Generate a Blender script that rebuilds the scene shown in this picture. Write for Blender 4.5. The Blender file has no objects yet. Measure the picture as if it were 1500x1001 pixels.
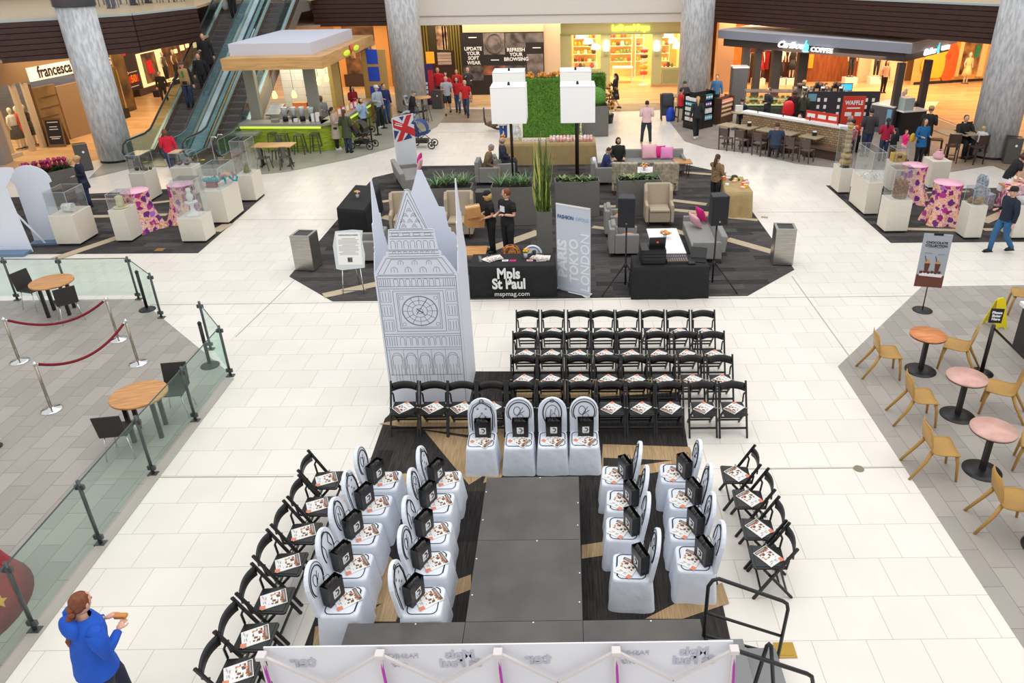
import bpy, bmesh, math, random
from mathutils import Vector, Matrix
random.seed(7)
PI=math.pi
S=bpy.context.scene; COL=S.collection
# ---------------- camera ----------------
CAMH=6.95; FPX=1080.0; PCX=834.0; PCY=450.0; PITCH=math.atan2(520,1080); ROLL=math.radians(.77)
cd=bpy.data.cameras.new('camera'); cam=bpy.data.objects.new('camera',cd); COL.objects.link(cam); S.camera=cam
cd.sensor_width=36; cd.lens=FPX/1500*36
cd.shift_x=(750-PCX)/1500; cd.shift_y=(PCY-500.5)/1500; cd.clip_end=300
F_=Vector((0,math.cos(PITCH),-math.sin(PITCH))); R0=Vector((1,0,0)); U0=R0.cross(F_)
R_=math.cos(ROLL)*R0-math.sin(ROLL)*U0; U_=math.sin(ROLL)*R0+math.cos(ROLL)*U0
cam.matrix_world=Matrix(((R_.x,U_.x,-F_.x,0),(R_.y,U_.y,-F_.y,0),(R_.z,U_.z,-F_.z,CAMH),(0,0,0,1)))
def g(px,py,z=0.0):
    "photo pixel -> point of the place on the plane at height z"
    d=F_+R_*(px-PCX)/FPX-U_*(py-PCY)/FPX
    t=(z-CAMH)/d.z
    return Vector((d.x*t,d.y*t,z))
# ---------------- view, world, large lights ----------------
S.view_settings.view_transform='Standard'; S.view_settings.look='None'; S.view_settings.gamma=1; S.view_settings.use_curve_mapping=False
S.view_settings.exposure=0.0
W=bpy.data.worlds.new('mall_daylight'); S.world=W; W.use_nodes=True
bg=W.node_tree.nodes['Background']; bg.inputs[0].default_value=(.97,.985,1,1); bg.inputs[1].default_value=.85
def area(name,loc,size,power,color=(1,1,1),rot=(0,0,0),sy=None,spread=None):
    l=bpy.data.lights.new(name,'AREA'); l.energy=power; l.color=color; l.size=size
    if sy: l.shape='RECTANGLE'; l.size_y=sy
    if spread: l.spread=spread
    o=bpy.data.objects.new(name,l); o.location=loc; o.rotation_euler=rot; COL.objects.link(o); return o
area('skylight_daylight',(-1,15,17),22,2500,(1,1,1),sy=34)
area('skylight_side_daylight',(14,4,14),9,500,(1,.96,.92),rot=(0,math.radians(38),0))
WARM=(1,.70,.40)
area('corridor_lamp_light',(-20.5,34,3.7),6,600,WARM,sy=9)
area('corridor_lamp_light',(-21,46,3.7),7,350,WARM,sy=9)
area('corridor_lamp_light',(-12,42,3.7),6,300,(1,.72,.44),sy=3)
area('corridor_lamp_light',(-1,40.8,3.7),13,420,(1,.80,.58),sy=2.4)
area('corridor_lamp_light',(14,41,3.7),12,950,(1,.70,.42),sy=4.4)
area('corridor_lamp_light',(23,37,3.7),9,950,(1,.66,.36),sy=9)
# ---------------- materials ----------------
MATS={}
def mat(name,col,rough=.6,metal=0,var=.0,scale=8,bump=0,emit=None,es=1,alpha=None,spec=None,col2=None,stretch=None,coat=0):
    if name in MATS: return MATS[name]
    m=bpy.data.materials.new(name); m.use_nodes=True; nt=m.node_tree; N=nt.nodes; L=nt.links
    b=N['Principled BSDF']; b.inputs['Base Color'].default_value=(*col,1); b.inputs['Roughness'].default_value=rough; b.inputs['Metallic'].default_value=metal
    if spec is not None: b.inputs['Specular IOR Level'].default_value=spec
    if coat: b.inputs['Coat Weight'].default_value=coat
    if var or bump or col2:
        tc=N.new('ShaderNodeTexCoord'); mp=N.new('ShaderNodeMapping'); L.new(tc.outputs['Object'],mp.inputs[0])
        if stretch: mp.inputs['Scale'].default_value=stretch
        nz=N.new('ShaderNodeTexNoise'); nz.inputs['Scale'].default_value=scale; nz.inputs['Detail'].default_value=4; L.new(mp.outputs[0],nz.inputs[0])
        rp=N.new('ShaderNodeValToRGB')
        c2=col2 or tuple(min(1,c*(1+var)) for c in col); c1=tuple(c*(1-var) for c in col) if not col2 else col
        rp.color_ramp.elements[0].position=.35; rp.color_ramp.elements[1].position=.65
        rp.color_ramp.elements[0].color=(*c1,1); rp.color_ramp.elements[1].color=(*c2,1)
        L.new(nz.outputs['Fac'],rp.inputs[0]); L.new(rp.outputs[0],b.inputs['Base Color'])
        if bump:
            bp=N.new('ShaderNodeBump'); bp.inputs['Strength'].default_value=bump; bp.inputs['Distance'].default_value=.02
            L.new(nz.outputs['Fac'],bp.inputs['Height']); L.new(bp.outputs[0],b.inputs['Normal'])
    if emit: b.inputs['Emission Color'].default_value=(*emit,1); b.inputs['Emission Strength'].default_value=es
    MATS[name]=m; return m
def clear(name,tint,gloss=.1,rough=.02,gcol=(1,1,1)):
    if name in MATS: return MATS[name]
    m=bpy.data.materials.new(name); m.use_nodes=True; nt=m.node_tree; N=nt.nodes; L=nt.links; N.clear()
    o=N.new('ShaderNodeOutputMaterial'); t=N.new('ShaderNodeBsdfTransparent'); t.inputs[0].default_value=(*tint,1)
    gl=N.new('ShaderNodeBsdfGlossy'); gl.inputs['Roughness'].default_value=rough; gl.inputs[0].default_value=(*gcol,1)
    mx=N.new('ShaderNodeMixShader'); mx.inputs[0].default_value=gloss
    L.new(t.outputs[0],mx.inputs[1]); L.new(gl.outputs[0],mx.inputs[2]); L.new(mx.outputs[0],o.inputs[0]); MATS[name]=m; return m
def brickmat(name,c1,c2,mortar,bw,bh,ms=.006,rot=0,rough=.35,off=.5,ox=0,oy=0,bias=0,noise=.0,obj=False,wall=False,spec=.5):
    if name in MATS: return MATS[name]
    m=bpy.data.materials.new(name); m.use_nodes=True; nt=m.node_tree; N=nt.nodes; L=nt.links; b=N['Principled BSDF']
    b.inputs['Roughness'].default_value=rough; b.inputs['Specular IOR Level'].default_value=spec
    tc=N.new('ShaderNodeTexCoord'); mp=N.new('ShaderNodeMapping'); L.new(tc.outputs['Object'],mp.inputs[0])
    mp.inputs['Location'].default_value=(ox,oy,0); mp.inputs['Rotation'].default_value=(PI/2 if wall else 0,0,rot)
    k=N.new('ShaderNodeTexBrick'); k.offset=off; k.inputs['Scale'].default_value=1; k.inputs['Brick Width'].default_value=bw; k.inputs['Row Height'].default_value=bh
    k.inputs['Mortar Size'].default_value=ms; k.inputs['Mortar Smooth'].default_value=.1; k.inputs['Bias'].default_value=bias
    k.inputs['Color1'].default_value=(*c1,1); k.inputs['Color2'].default_value=(*c2,1); k.inputs['Mortar'].default_value=(*mortar,1)
    L.new(mp.outputs[0],k.inputs[0])
    if noise:
        nz=N.new('ShaderNodeTexNoise'); nz.inputs['Scale'].default_value=1.2; nz.inputs['Detail'].default_value=5; L.new(tc.outputs['Object'],nz.inputs[0])
        mx=N.new('ShaderNodeMix'); mx.data_type='RGBA'; mx.blend_type='MULTIPLY'; mx.inputs[0].default_value=noise
        L.new(k.outputs[0],mx.inputs[6]); L.new(nz.outputs['Fac'],mx.inputs[7])
        rp=N.new('ShaderNodeMapRange'); rp.inputs[3].default_value=.6; rp.inputs[4].default_value=1.15; L.new(nz.outputs['Fac'],rp.inputs[0]); L.new(rp.outputs[0],mx.inputs[7])
        L.new(mx.outputs[2],b.inputs['Base Color'])
    else: L.new(k.outputs[0],b.inputs['Base Color'])
    MATS[name]=m; return m
def rgb(r,g_,b_):
    f=lambda c:(c/255/12.92 if c/255<=.04045 else ((c/255+.055)/1.055)**2.4)
    return (f(r),f(g_),f(b_))
def shade(name,r,g_,b_,rough=.65,**k): return mat(name,rgb(r,g_,b_),rough,**k)
# ---------------- mesh building ----------------
class B:
    def __init__(s,M=None): s.v=[];s.f=[];s.m=[];s.s=[];s.M=M or Matrix()
    def add(s,vs,fs,m=0,sm=False,M=None):
        n=len(s.v); T=s.M@M if M is not None else s.M
        s.v+=[T@Vector(p) for p in vs]
        for f in fs: s.f.append([i+n for i in f]); s.m.append(m); s.s.append(sm)
        return s
    def box(s,c,d,m=0,rz=0,rx=0,ry=0,taper=1):
        x,y,z=d[0]/2,d[1]/2,d[2]/2; t=taper
        vs=[(-x,-y,-z),(x,-y,-z),(x,y,-z),(-x,y,-z),(-x*t,-y*t,z),(x*t,-y*t,z),(x*t,y*t,z),(-x*t,y*t,z)]
        M=Matrix.Translation(c)
        if rz or rx or ry: M=M@Matrix.Rotation(rz,4,'Z')@Matrix.Rotation(ry,4,'Y')@Matrix.Rotation(rx,4,'X')
        return s.add(vs,[(3,2,1,0),(4,5,6,7),(0,1,5,4),(1,2,6,5),(2,3,7,6),(3,0,4,7)],m,False,M)
    def lo(s,x0,x1,y0,y1,z0,z1,m=0): return s.box(((x0+x1)/2,(y0+y1)/2,(z0+z1)/2),(abs(x1-x0),abs(y1-y0),abs(z1-z0)),m)
    def bar(s,a,b,w,h=None,m=0,up=(0,0,1)):
        a=Vector(a);b=Vector(b);h=h or w;d=b-a;L=d.length
        if L<1e-6:return s
        z=d/L;u=Vector(up)
        if abs(z.dot(u))>.98:u=Vector((0,1,0))
        x=u.cross(z).normalized();y=z.cross(x)
        vs=[]
        for e in(0,1):
            for i,j in((-1,-1),(1,-1),(1,1),(-1,1)): vs.append(a+z*L*e+x*i*w/2+y*j*h/2)
        return s.add(vs,[(3,2,1,0),(4,5,6,7),(0,1,5,4),(1,2,6,5),(2,3,7,6),(3,0,4,7)],m)
    def tube(s,pts,r,n=8,m=0,cap=True,flat=1):
        pts=[Vector(p) for p in pts];k=len(pts);rs=r if isinstance(r,(list,tuple)) else [r]*k
        vs=[];fs=[];px=None
        for i,p in enumerate(pts):
            d=(pts[min(i+1,k-1)]-pts[max(i-1,0)]);d=d.normalized() if d.length>1e-9 else Vector((0,0,1))
            if px is None:
                u=Vector((0,0,1)) if abs(d.z)<.9 else Vector((1,0,0)); px=u.cross(d).normalized()
            else:
                px=(px-d*px.dot(d)); px=px.normalized() if px.length>1e-6 else Vector((1,0,0))
            py=d.cross(px)
            for j in range(n):
                a=2*PI*j/n; vs.append(p+px*math.cos(a)*rs[i]+py*math.sin(a)*rs[i]*flat)
        for i in range(k-1):
            for j in range(n):
                fs.append((i*n+j,i*n+(j+1)%n,(i+1)*n+(j+1)%n,(i+1)*n+j))
        s.add(vs,fs,m,True)
        if cap: s.add(vs[:n],[tuple(range(n))[::-1]],m); s.add(vs[-n:],[tuple(range(n))],m)
        return s
    def cyl(s,a,b,r,r2=None,n=14,m=0): return s.tube([a,b],[r,r if r2 is None else r2],n,m)
    def lathe(s,prof,c=(0,0,0),n=16,m=0,sx=1,sy=1,sm=True):
        vs=[];fs=[];k=len(prof)
        for r,z in prof:
            for j in range(n):
                a=2*PI*j/n; vs.append((c[0]+r*math.cos(a)*sx,c[1]+r*math.sin(a)*sy,c[2]+z))
        for i in range(k-1):
            for j in range(n): fs.append((i*n+j,i*n+(j+1)%n,(i+1)*n+(j+1)%n,(i+1)*n+j))
        s.add(vs,fs,m,sm)
        if prof[0][0]>1e-4: s.add(vs[:n],[tuple(range(n))[::-1]],m)
        if prof[-1][0]>1e-4: s.add(vs[-n:],[tuple(range(n))],m)
        return s
    def ell(s,c,r,m=0,n=10,k=7,M=None):
        vs=[];fs=[]
        for i in range(k+1):
            t=-PI/2+PI*i/k
            for j in range(n):
                a=2*PI*j/n; vs.append(Vector((math.cos(t)*math.cos(a)*r[0],math.cos(t)*math.sin(a)*r[1],math.sin(t)*r[2])))
        for i in range(k):
            for j in range(n): fs.append((i*n+j,i*n+(j+1)%n,(i+1)*n+(j+1)%n,(i+1)*n+j))
        T=Matrix.Translation(c)
        if M is not None: T=T@M
        return s.add(vs,fs,m,True,T)
    def prism(s,poly,z0,z1,m=0,M=None,side=None):
        n=len(poly); vs=[(p[0],p[1],z0) for p in poly]+[(p[0],p[1],z1) for p in poly]
        s.add(vs,[tuple(range(n))[::-1],tuple(range(n,2*n))],m,False,M)
        s.add(vs,[(i,(i+1)%n,(i+1)%n+n,i+n) for i in range(n)],m if side is None else side,False,M)
        return s
    def build(s,name,mats,parent=None,bev=0,seg=2,loc=None,rz=0):
        me=bpy.data.meshes.new(name); me.from_pydata([tuple(p) for p in s.v],[],s.f)
        if not isinstance(mats,(list,tuple)): mats=[mats]
        for x in mats: me.materials.append(x)
        me.polygons.foreach_set('material_index',[min(i,len(mats)-1) for i in s.m]); me.polygons.foreach_set('use_smooth',s.s)
        bm=bmesh.new(); bm.from_mesh(me); bmesh.ops.remove_doubles(bm,verts=bm.verts,dist=1e-5); bmesh.ops.recalc_face_normals(bm,faces=bm.faces); bm.to_mesh(me); bm.free()
        o=bpy.data.objects.new(name,me); COL.objects.link(o)
        if parent: o.parent=parent
        if loc is not None: o.location=loc
        if rz: o.rotation_euler.z=rz
        if bev:
            md=o.modifiers.new('bevel','BEVEL'); md.width=bev; md.segments=seg; md.limit_method='ANGLE'
        return o
def XZ(y=0): return Matrix(((1,0,0,0),(0,0,-1,y),(0,1,0,0),(0,0,0,1)))   # (x,y,z)->(x,-z,y): a drawing stood upright, depth along -Y
def tag(o,label,cat,group=None,kind=None):
    if kind: o['kind']=kind
    if label: o['label']=label
    if cat: o['category']=cat
    if group: o['group']=group
    return o
def thing(name,label,cat,loc=(0,0,0),rz=0,group=None,kind=None):
    o=bpy.data.objects.new(name,None); COL.objects.link(o); o.empty_display_size=.1
    o.location=loc; o.rotation_euler.z=rz; return tag(o,label,cat,group,kind)
def struct(o): o['kind']='structure'; return o
KIDS={}
def copy_tree(o,parent=None):
    c=o.copy(); COL.objects.link(c)
    if parent: c.parent=parent
    for ch in o.children: copy_tree(ch,c)
    return c
def dup(o,loc,rz,label,group=None):
    c=copy_tree(o); c.location=loc; c.rotation_euler.z=rz; c['label']=label
    if group: c['group']=group
    return c
class Proto:
    "first placement uses the thing itself, later ones copies"
    def __init__(s,o): s.o=o; s.used=False
    def put(s,loc,rz,label,group=None):
        if s.used: return dup(s.o,loc,rz,label,group)
        s.used=True; s.o.location=loc; s.o.rotation_euler.z=rz; s.o['label']=label
        if group: s.o['group']=group
        return s.o
PENDING_TEXT=[]
def text(body,size,M,material,parent,name='lettering',depth=.003,align='CENTER',sx=1,bold=0,shear=0,space=1):
    cu=bpy.data.curves.new(name,'FONT'); cu.body=body; cu.size=size; cu.align_x=align; cu.align_y='CENTER'; cu.extrude=depth; cu.offset=bold; cu.shear=shear; cu.space_line=space; cu.resolution_u=3
    t=bpy.data.objects.new(name,cu); COL.objects.link(t)
    PENDING_TEXT.append((t,name,M@Matrix.Diagonal((sx,1,1,1)),material,parent))
def flush_text():
    bpy.context.view_layer.update(); dg=bpy.context.evaluated_depsgraph_get()
    for t,name,M,material,parent in PENDING_TEXT:
        me=bpy.data.meshes.new_from_object(t.evaluated_get(dg)); me.transform(M); me.materials.clear(); me.materials.append(material)
        o=bpy.data.objects.new(name,me); COL.objects.link(o)
        if parent: o.parent=parent
        cu=t.data; bpy.data.objects.remove(t); bpy.data.curves.remove(cu)
    PENDING_TEXT.clear()
def T(x,y,z): return Matrix.Translation((x,y,z))
def RX(a): return Matrix.Rotation(a,4,'X')
def RY(a): return Matrix.Rotation(a,4,'Y')
def RZ(a): return Matrix.Rotation(a,4,'Z')
ORD=['first','second','third','fourth','fifth','sixth','seventh','eighth','ninth','tenth','eleventh','twelfth']
# shared materials
BLACKP=shade('black_resin',24,23,24,.38,var=.15); BLACKC=shade('black_cloth',26,25,27,.85,var=.2,scale=14,bump=.15)
WHITEC=shade('white_cloth',226,231,240,.85,var=.03,scale=4.5,bump=.9,spec=.2); INK=shade('ink_line',28,28,34,.6)
STEEL=mat('brushed_steel',rgb(175,172,165),.28,.9,var=.12,scale=3,stretch=(1,1,14)); CHROME=mat('chrome',(.75,.75,.76),.08,1)
DKMETAL=shade('dark_metal',70,70,70,.4,metal=.6); BLKMETAL=shade('black_metal',24,23,23,.42)
PEDW=shade('pedestal_paint',222,215,200,.55,var=.02); WHITEP=shade('white_board',226,230,240,.55,var=.01)
ACRY=clear('acrylic',(.93,.945,.95),.085,.03); GLASS=clear('rail_glass',(.88,.945,.925),.045,.02,(.8,1,.95)); SHOPGLASS=clear('shop_glass',(.95,.97,.96),.05,.02)
GREYF=shade('grey_fabric',142,140,136,.85,var=.08,scale=60,bump=.1); BEIGEF=shade('beige_fabric',176,160,138,.85,var=.05,scale=60,bump=.1)
WOOD=mat('table_wood',rgb(196,140,84),.45,var=.18,scale=3,stretch=(1,9,1)); PLANTG=shade('planter_grey',112,109,104,.6,var=.05)
PAPER=shade('white_paper',238,236,232,.7); ORANGE=shade('orange_print',228,136,104,.6); TAN=shade('tan_print',196,150,104,.6); DARKP=shade('dark_print',104,80,66,.6)
LEAF=shade('leaf_green',70,98,48,.5,var=.35,scale=6); PINKH=shade('hot_pink',214,24,128,.7); PINKL=shade('pale_pink',232,176,186,.8)
# ======================= THE SETTING =======================
def wp(px,py,Y):
    "photo pixel -> point of the place on the upright plane Y"
    d=F_+R_*(px-PCX)/FPX-U_*(py-PCY)/FPX; t=Y/d.y
    return Vector((d.x*t,Y,CAMH+d.z*t))
Z2=5.1; ZF=3.75
TY=g(240,888).y
TILE=brickmat('white_floor_tile',rgb(232,225,214),rgb(238,231,221),rgb(196,188,174),.61,.61,.0045,ox=.1,oy=-(TY%.61)+.61*4,rough=.3,noise=.28,spec=.35)
GTILE=brickmat('grey_floor_tile',rgb(156,149,141),rgb(172,165,156),rgb(118,112,105),.61,.305,.004,rot=PI/2,ox=.1,rough=.45,noise=.35)
WOODF=brickmat('wood_look_tile',rgb(196,158,112),rgb(222,186,140),rgb(170,134,92),1.8,.3,.004,rough=.33,noise=.3)
BAND=brickmat('band_tile',rgb(140,122,104),rgb(158,140,120),rgb(120,104,88),.9,.3,.004,rough=.45,noise=.3)
KGREY=shade('kiosk_floor_tile',160,157,144,.35,var=.08,scale=1.5)
KGREY2=shade('cafe_floor_tile',148,138,130,.5,var=.1,scale=2)
def poly(name,pts,z,h,m,world=True):
    b=B(); b.prism([(p[0],p[1]) for p in pts],z,z+h,0); return b.build(name,m)
struct(poly('floor',[(-45,-4),(50,-4),(50,62),(-45,62)],-.12,.12,TILE))
XL,XR=g(340,550).x,g(1227,537).x
gl=[(-45,-4),(XL,-4),(XL,11.73),(-8.72,14.17),(-9.71,15.16),(-45,15.16)]
struct(poly('floor',gl,.0,.003,GTILE))
gr=[(XR,-4),(XR,11.75),(8.02,15.26),(50,15.26),(50,-4)]
struct(poly('floor',gr,.0,.003,GTILE))
# metal joint strips in the tiles
JT=shade('joint_strip',168,160,148,.5)
bj=B()
for a,b_ in (((0,449.5),(1500,432)),((1057,688),(1330,685)),((150,700),(430,698.5)),((345,494),(545,300)),((1160,405),(1300,600)),((200,322),(490,322)),((1110,311),(1240,311)),((640,194),(735,194))):
    p,q=g(*a),g(*b_); bj.bar(p+Vector((0,0,.0015)),q+Vector((0,0,.0015)),.02,.004)
struct(bj.build('trim_1',JT))
# far floors
struct(poly('floor',[(-45,24.5),(-19.2,26.0),(-17.4,29.0),(-16.4,29.5),(-16.3,37.5),(-45,62)],0,.004,WOODF))
struct(poly('floor',[(-16.3,37.6),(50,37.6),(50,62),(-45,62),(-40,57)],0,.004,WOODF))
struct(poly('floor',[tuple(g(x,y)[:2]) for x,y in ((640,180),(735,180),(735,160),(660,160))]+[],0.004,.003,BAND))
struct(poly('floor',[tuple(g(x,y)[:2]) for x,y in ((735,170),(1000,160),(1000,150),(735,157))]+[],0.0045,.003,BAND))
struct(poly('floor',[tuple(g(x,y)[:2]) for x,y in ((130,262),(230,238),(300,258),(380,256),(420,252),(515,233),(588,213),(640,186),(660,160),(560,135),(330,150),(190,200))],.008,.004,KGREY))
struct(poly('floor',[tuple(g(x,y)[:2]) for x,y in ((978,175),(1003,207),(1035,217),(1100,225),(1165,240),(1222,246),(1340,252),(1395,252),(1450,243),(1415,200),(1330,150),(985,150))],.008,.004,KGREY2))
struct(poly('floor',[tuple(g(x,y)[:2]) for x,y in ((1345,178),(1360,170),(1500,222),(1640,280),(1640,330),(1500,262),(1455,243),(1393,246))],.012,.004,BAND))
struct(poly('floor',[tuple(g(x,y)[:2]) for x,y in ((1362,168),(1440,60),(1900,60),(1800,330),(1500,221))],.014,.004,WOODF))
# carpets
def carpetmat(name,rot,a,b_,c):
    m=mat(name,a,.95,spec=.1,scale=1,col2=b_); nt=m.node_tree; N=nt.nodes; L=nt.links
    k=N.new('ShaderNodeTexBrick'); k.offset=.37; k.inputs['Scale'].default_value=1; k.inputs['Brick Width'].default_value=1.0; k.inputs['Row Height'].default_value=.25
    k.inputs['Mortar Size'].default_value=0; k.inputs['Color1'].default_value=(*a,1); k.inputs['Color2'].default_value=(*b_,1)
    tc=N['Texture Coordinate']; mp=N.new('ShaderNodeMapping'); mp.inputs['Rotation'].default_value=(0,0,rot); L.new(tc.outputs['Object'],mp.inputs[0]); L.new(mp.outputs[0],k.inputs[0])
    m2=N.new('ShaderNodeMapping'); m2.inputs['Scale'].default_value=(2.2,38,1); L.new(mp.outputs[0],m2.inputs[0])
    nz=N['Noise Texture']; nz.inputs['Scale'].default_value=1.4; L.new(m2.outputs[0],nz.inputs[0])
    mr=N.new('ShaderNodeMapRange'); mr.inputs[1].default_value=.3; mr.inputs[2].default_value=.7; mr.inputs[3].default_value=.55; mr.inputs[4].default_value=1.6; L.new(nz.outputs['Fac'],mr.inputs[0])
    mx=N.new('ShaderNodeMix'); mx.data_type='RGBA'; mx.blend_type='MULTIPLY'; mx.inputs[0].default_value=c
    L.new(k.outputs[0],mx.inputs[6]); L.new(mr.outputs[0],mx.inputs[7]); L.new(mx.outputs[2],N['Principled BSDF'].inputs['Base Color']); return m
CARP=carpetmat('carpet_plank',0,rgb(56,54,54),rgb(84,80,78),.8)
CARPV=carpetmat('carpet_plank_stage',PI/2,rgb(46,44,43),rgb(62,58,55),.8)
CBEI=shade('carpet_beige',190,172,144,.95,var=.12,scale=3,stretch=(1,12,1)); CBEIV=carpetmat('carpet_beige_stage',PI/2,rgb(160,134,100),rgb(180,152,116),.5)
def octo(x0,x1,y0,y1,c): return [(x0+c,y0),(x1-c,y0),(x1,y0+c),(x1,y1-c),(x1-c,y1),(x0+c,y1),(x0,y1-c),(x0,y0+c)]
struct(poly('floor',octo(-6.72,5.42,14.88,26.4,1.45),0,.012,CARP))
def strip(x0,y0,x1,y1,w,w2,m=CBEI,z=.012,poly_=None):
    a=Vector((x0,y0,z+.001));b_=Vector((x1,y1,z+.001)); d=(b_-a).normalized(); n=Vector((-d.y,d.x,0))
    o=B().prism([tuple((a-n*w/2)[:2]),tuple((b_-n*w2/2)[:2]),tuple((b_+n*w2/2)[:2]),tuple((a+n*w/2)[:2])],z,z+.002).build('floor',m); return struct(o)
def sp(ax,ay,bx,by,w,w2,m=CBEI,z=.012):
    p,q=g(ax,ay),g(bx,by); return strip(p.x,p.y,q.x,q.y,w,w2,m,z)
sp(474,434,560,415,.28,.28)
sp(1065,351,1150,375,.3,.28); sp(868,333,912,339,.2,.2); sp(980,336,1010,345,.25,.25); sp(870,303,905,303,.22,.22); sp(985,294,1035,300,.25,.25)
sp(985,308,1095,318,.25,.22); sp(1000,253,1042,256,.25,.2); sp(1055,318,1110,323,.18,.18); sp(560,318,680,345,.3,.3); sp(870,262,912,272,.25,.25)
sp(690,300,725,302,.2,.2); sp(560,296,590,292,.22,.22)
sp(720,365,790,340,.35,.35); sp(695,316,800,310,.22,.22); sp(640,280,690,281,.2,.2)
sp(1115,318,1125,319,.1,.1)
def pxo(pts,z=0): return [tuple(g(x,y,z)[:2]) for x,y in pts]
XCL=g(290,371).x
struct(poly('floor',pxo([(-300,375),(290,371),(388,286),(372,268),(180,282),(-200,300)]),0,.012,CARP))
struct(poly('floor',pxo([(1305,356),(1800,352),(1800,270),(1450,276),(1340,278),(1210,272)]),0,.012,CARP))
sp(80,380,180,346,.3,.3); sp(128,318,245,315,.25,.22); sp(235,330,270,318,.3,.25); sp(315,340,335,328,.35,.3); sp(215,299,250,295,.2,.2); sp(60,340,120,322,.3,.3); sp(128,293,215,290,.15,.15)
sp(1328,336,1405,338,.2,.2); sp(1440,337,1495,337,.2,.2); sp(1440,326,1480,308,.3,.3); sp(1352,294,1362,294,.2,.2); sp(1350,283,1420,281,.15,.15); sp(1450,300,1478,303,.22,.22)
# stage carpet
XSL,XSR=g(560,640).x,g(1010,665).x
CST=pxo([(640,545),(990,545),(1008,658),(1095,1010),(435,1010),(463,903),(564,614)])
CST[-3]=(g(463,903).x,4.9); CST[-4]=(g(1085,1010).x,4.9)
struct(poly('floor',CST,0,.012,CARPV))
def pp(pts,m=CBEIV): return struct(poly('floor',pxo(pts),.012,.002,m))
pp([(883,652),(1010,656),(1020,684),(880,706)]); struct(poly('floor',pxo([(884,672),(985,676),(884,690)]),.0142,.002,CARPV))
pp([(622,632),(700,645),(745,620),(752,640),(735,700),(690,715)]); struct(poly('floor',pxo([(680,716),(712,696),(700,735)]),.0142,.002,CARPV)) 
pp([(555,622),(700,640),(740,610),(640,605)]) 
pp([(590,695),(625,695),(600,722),(575,722)]); pp([(655,856),(690,843),(690,865),(657,878)]); pp([(540,780),(600,850),(580,912),(500,912)]); pp([(462,920),(560,885),(520,912),(452,1000)])
pp([(852,800),(885,795),(885,815),(852,820)]); pp([(945,908),(1000,880),(1058,855),(1068,885),(1000,908)]); pp([(975,780),(985,768),(990,790),(975,798)])
pp([(757,560),(1000,552),(1002,575),(757,590)])
# ---- columns ----
STONE=mat('column_stone',rgb(180,183,188),.55,col2=rgb(222,224,226),scale=7,stretch=(1.6,1.6,.45))
def column(x,y,r,z1,lab):
    b=B(); b.lathe([(r,.1),(r,z1)],n=40); o=b.build('column',STONE,loc=(x,y,0)); struct(o)
    c=B().lathe([(r-.03,0),(r-.03,.1)],n=40).build('column_foot',BLKMETAL,o)
    return o
c1=g(161,240); column(c1.x,c1.y+.55,.61,Z2+.35,'')
struct(B().lathe([(.66,Z2+.36),(.66,8.5)],n=40).build('column',shade('column_cap_grey',104,102,108,.6),loc=(c1.x,c1.y+.55,0)))
c2=g(601,166); column(c2.x,c2.y+.6,.76,9,''); c3=g(1017,158); column(c3.x,c3.y+.6,.78,9,''); c4=g(1462,234); column(c4.x,c4.y+.6,.76,9,'')
# ---- upper floor edge: brown slatted fascia, white bulkhead ----
SLAT=shade('brown_slat',64,36,28,.5,var=.15,scale=4); BULK=shade('bulkhead_paint',234,227,218,.6,var=.01); EDGE=shade('slab_edge',176,188,186,.4)
SLD=shade('slat_gap',34,20,17,.7)
def fascia(name,pts,z0,z1,slats=7,m=SLAT):
    b=B()
    for p,q in zip(pts[:-1],pts[1:]):
        p=Vector(p).to_3d();q=Vector(q).to_3d(); d=(q-p).normalized(); n=Vector((d.y,-d.x,0))
        if slats:
            b.bar(p-n*.0+Vector((0,0,(z0+z1)/2)),q+Vector((0,0,(z0+z1)/2)),.04,z1-z0,1)
            h=(z1-z0)/slats
            for i in range(slats):
                zc=z0+h*(i+.5); b.bar(p+n*.05+Vector((0,0,zc)),q+n*.05+Vector((0,0,zc)),.06,h*.86,0)
        else: b.bar(p+Vector((0,0,(z0+z1)/2)),q+Vector((0,0,(z0+z1)/2)),.12,z1-z0,0)
    return struct(b.build(name,[m,SLD]))
def g2(x,y,z): v=g(x,y,z); return (v.x,v.y)
FL=[g2(4,93,ZF),g2(145,82,ZF),g2(205,76,ZF),g2(296,60,ZF)]
FC=[(g2(436,47,ZF)[0],39.3),(g2(566,44,ZF)[0],39.3)]
FR=[(g2(1046,37,ZF)[0],39.3),g2(1455,65,ZF)]; e=Vector(FR[1])+(Vector(FR[1])-Vector(FR[0]))*.6; FR.append(tuple(e))
fascia('wall_left_fascia',FL,ZF,Z2-.06); fascia('wall_centre_fascia',FC,ZF,Z2+.5,9); fascia('wall_right_fascia',FR,ZF,Z2-.06)
fascia('wall_back_bulkhead',[(FC[1][0]-.1,39.3),(FR[0][0]+.1,39.3)],ZF,Z2+.5,0,BULK)
struct(B().bar((FC[1][0],39.2,ZF+.42),(FR[0][0],39.2,ZF+.42),.03,.03).build('trim_2',shade('bulkhead_groove',150,146,142,.6)))
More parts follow.
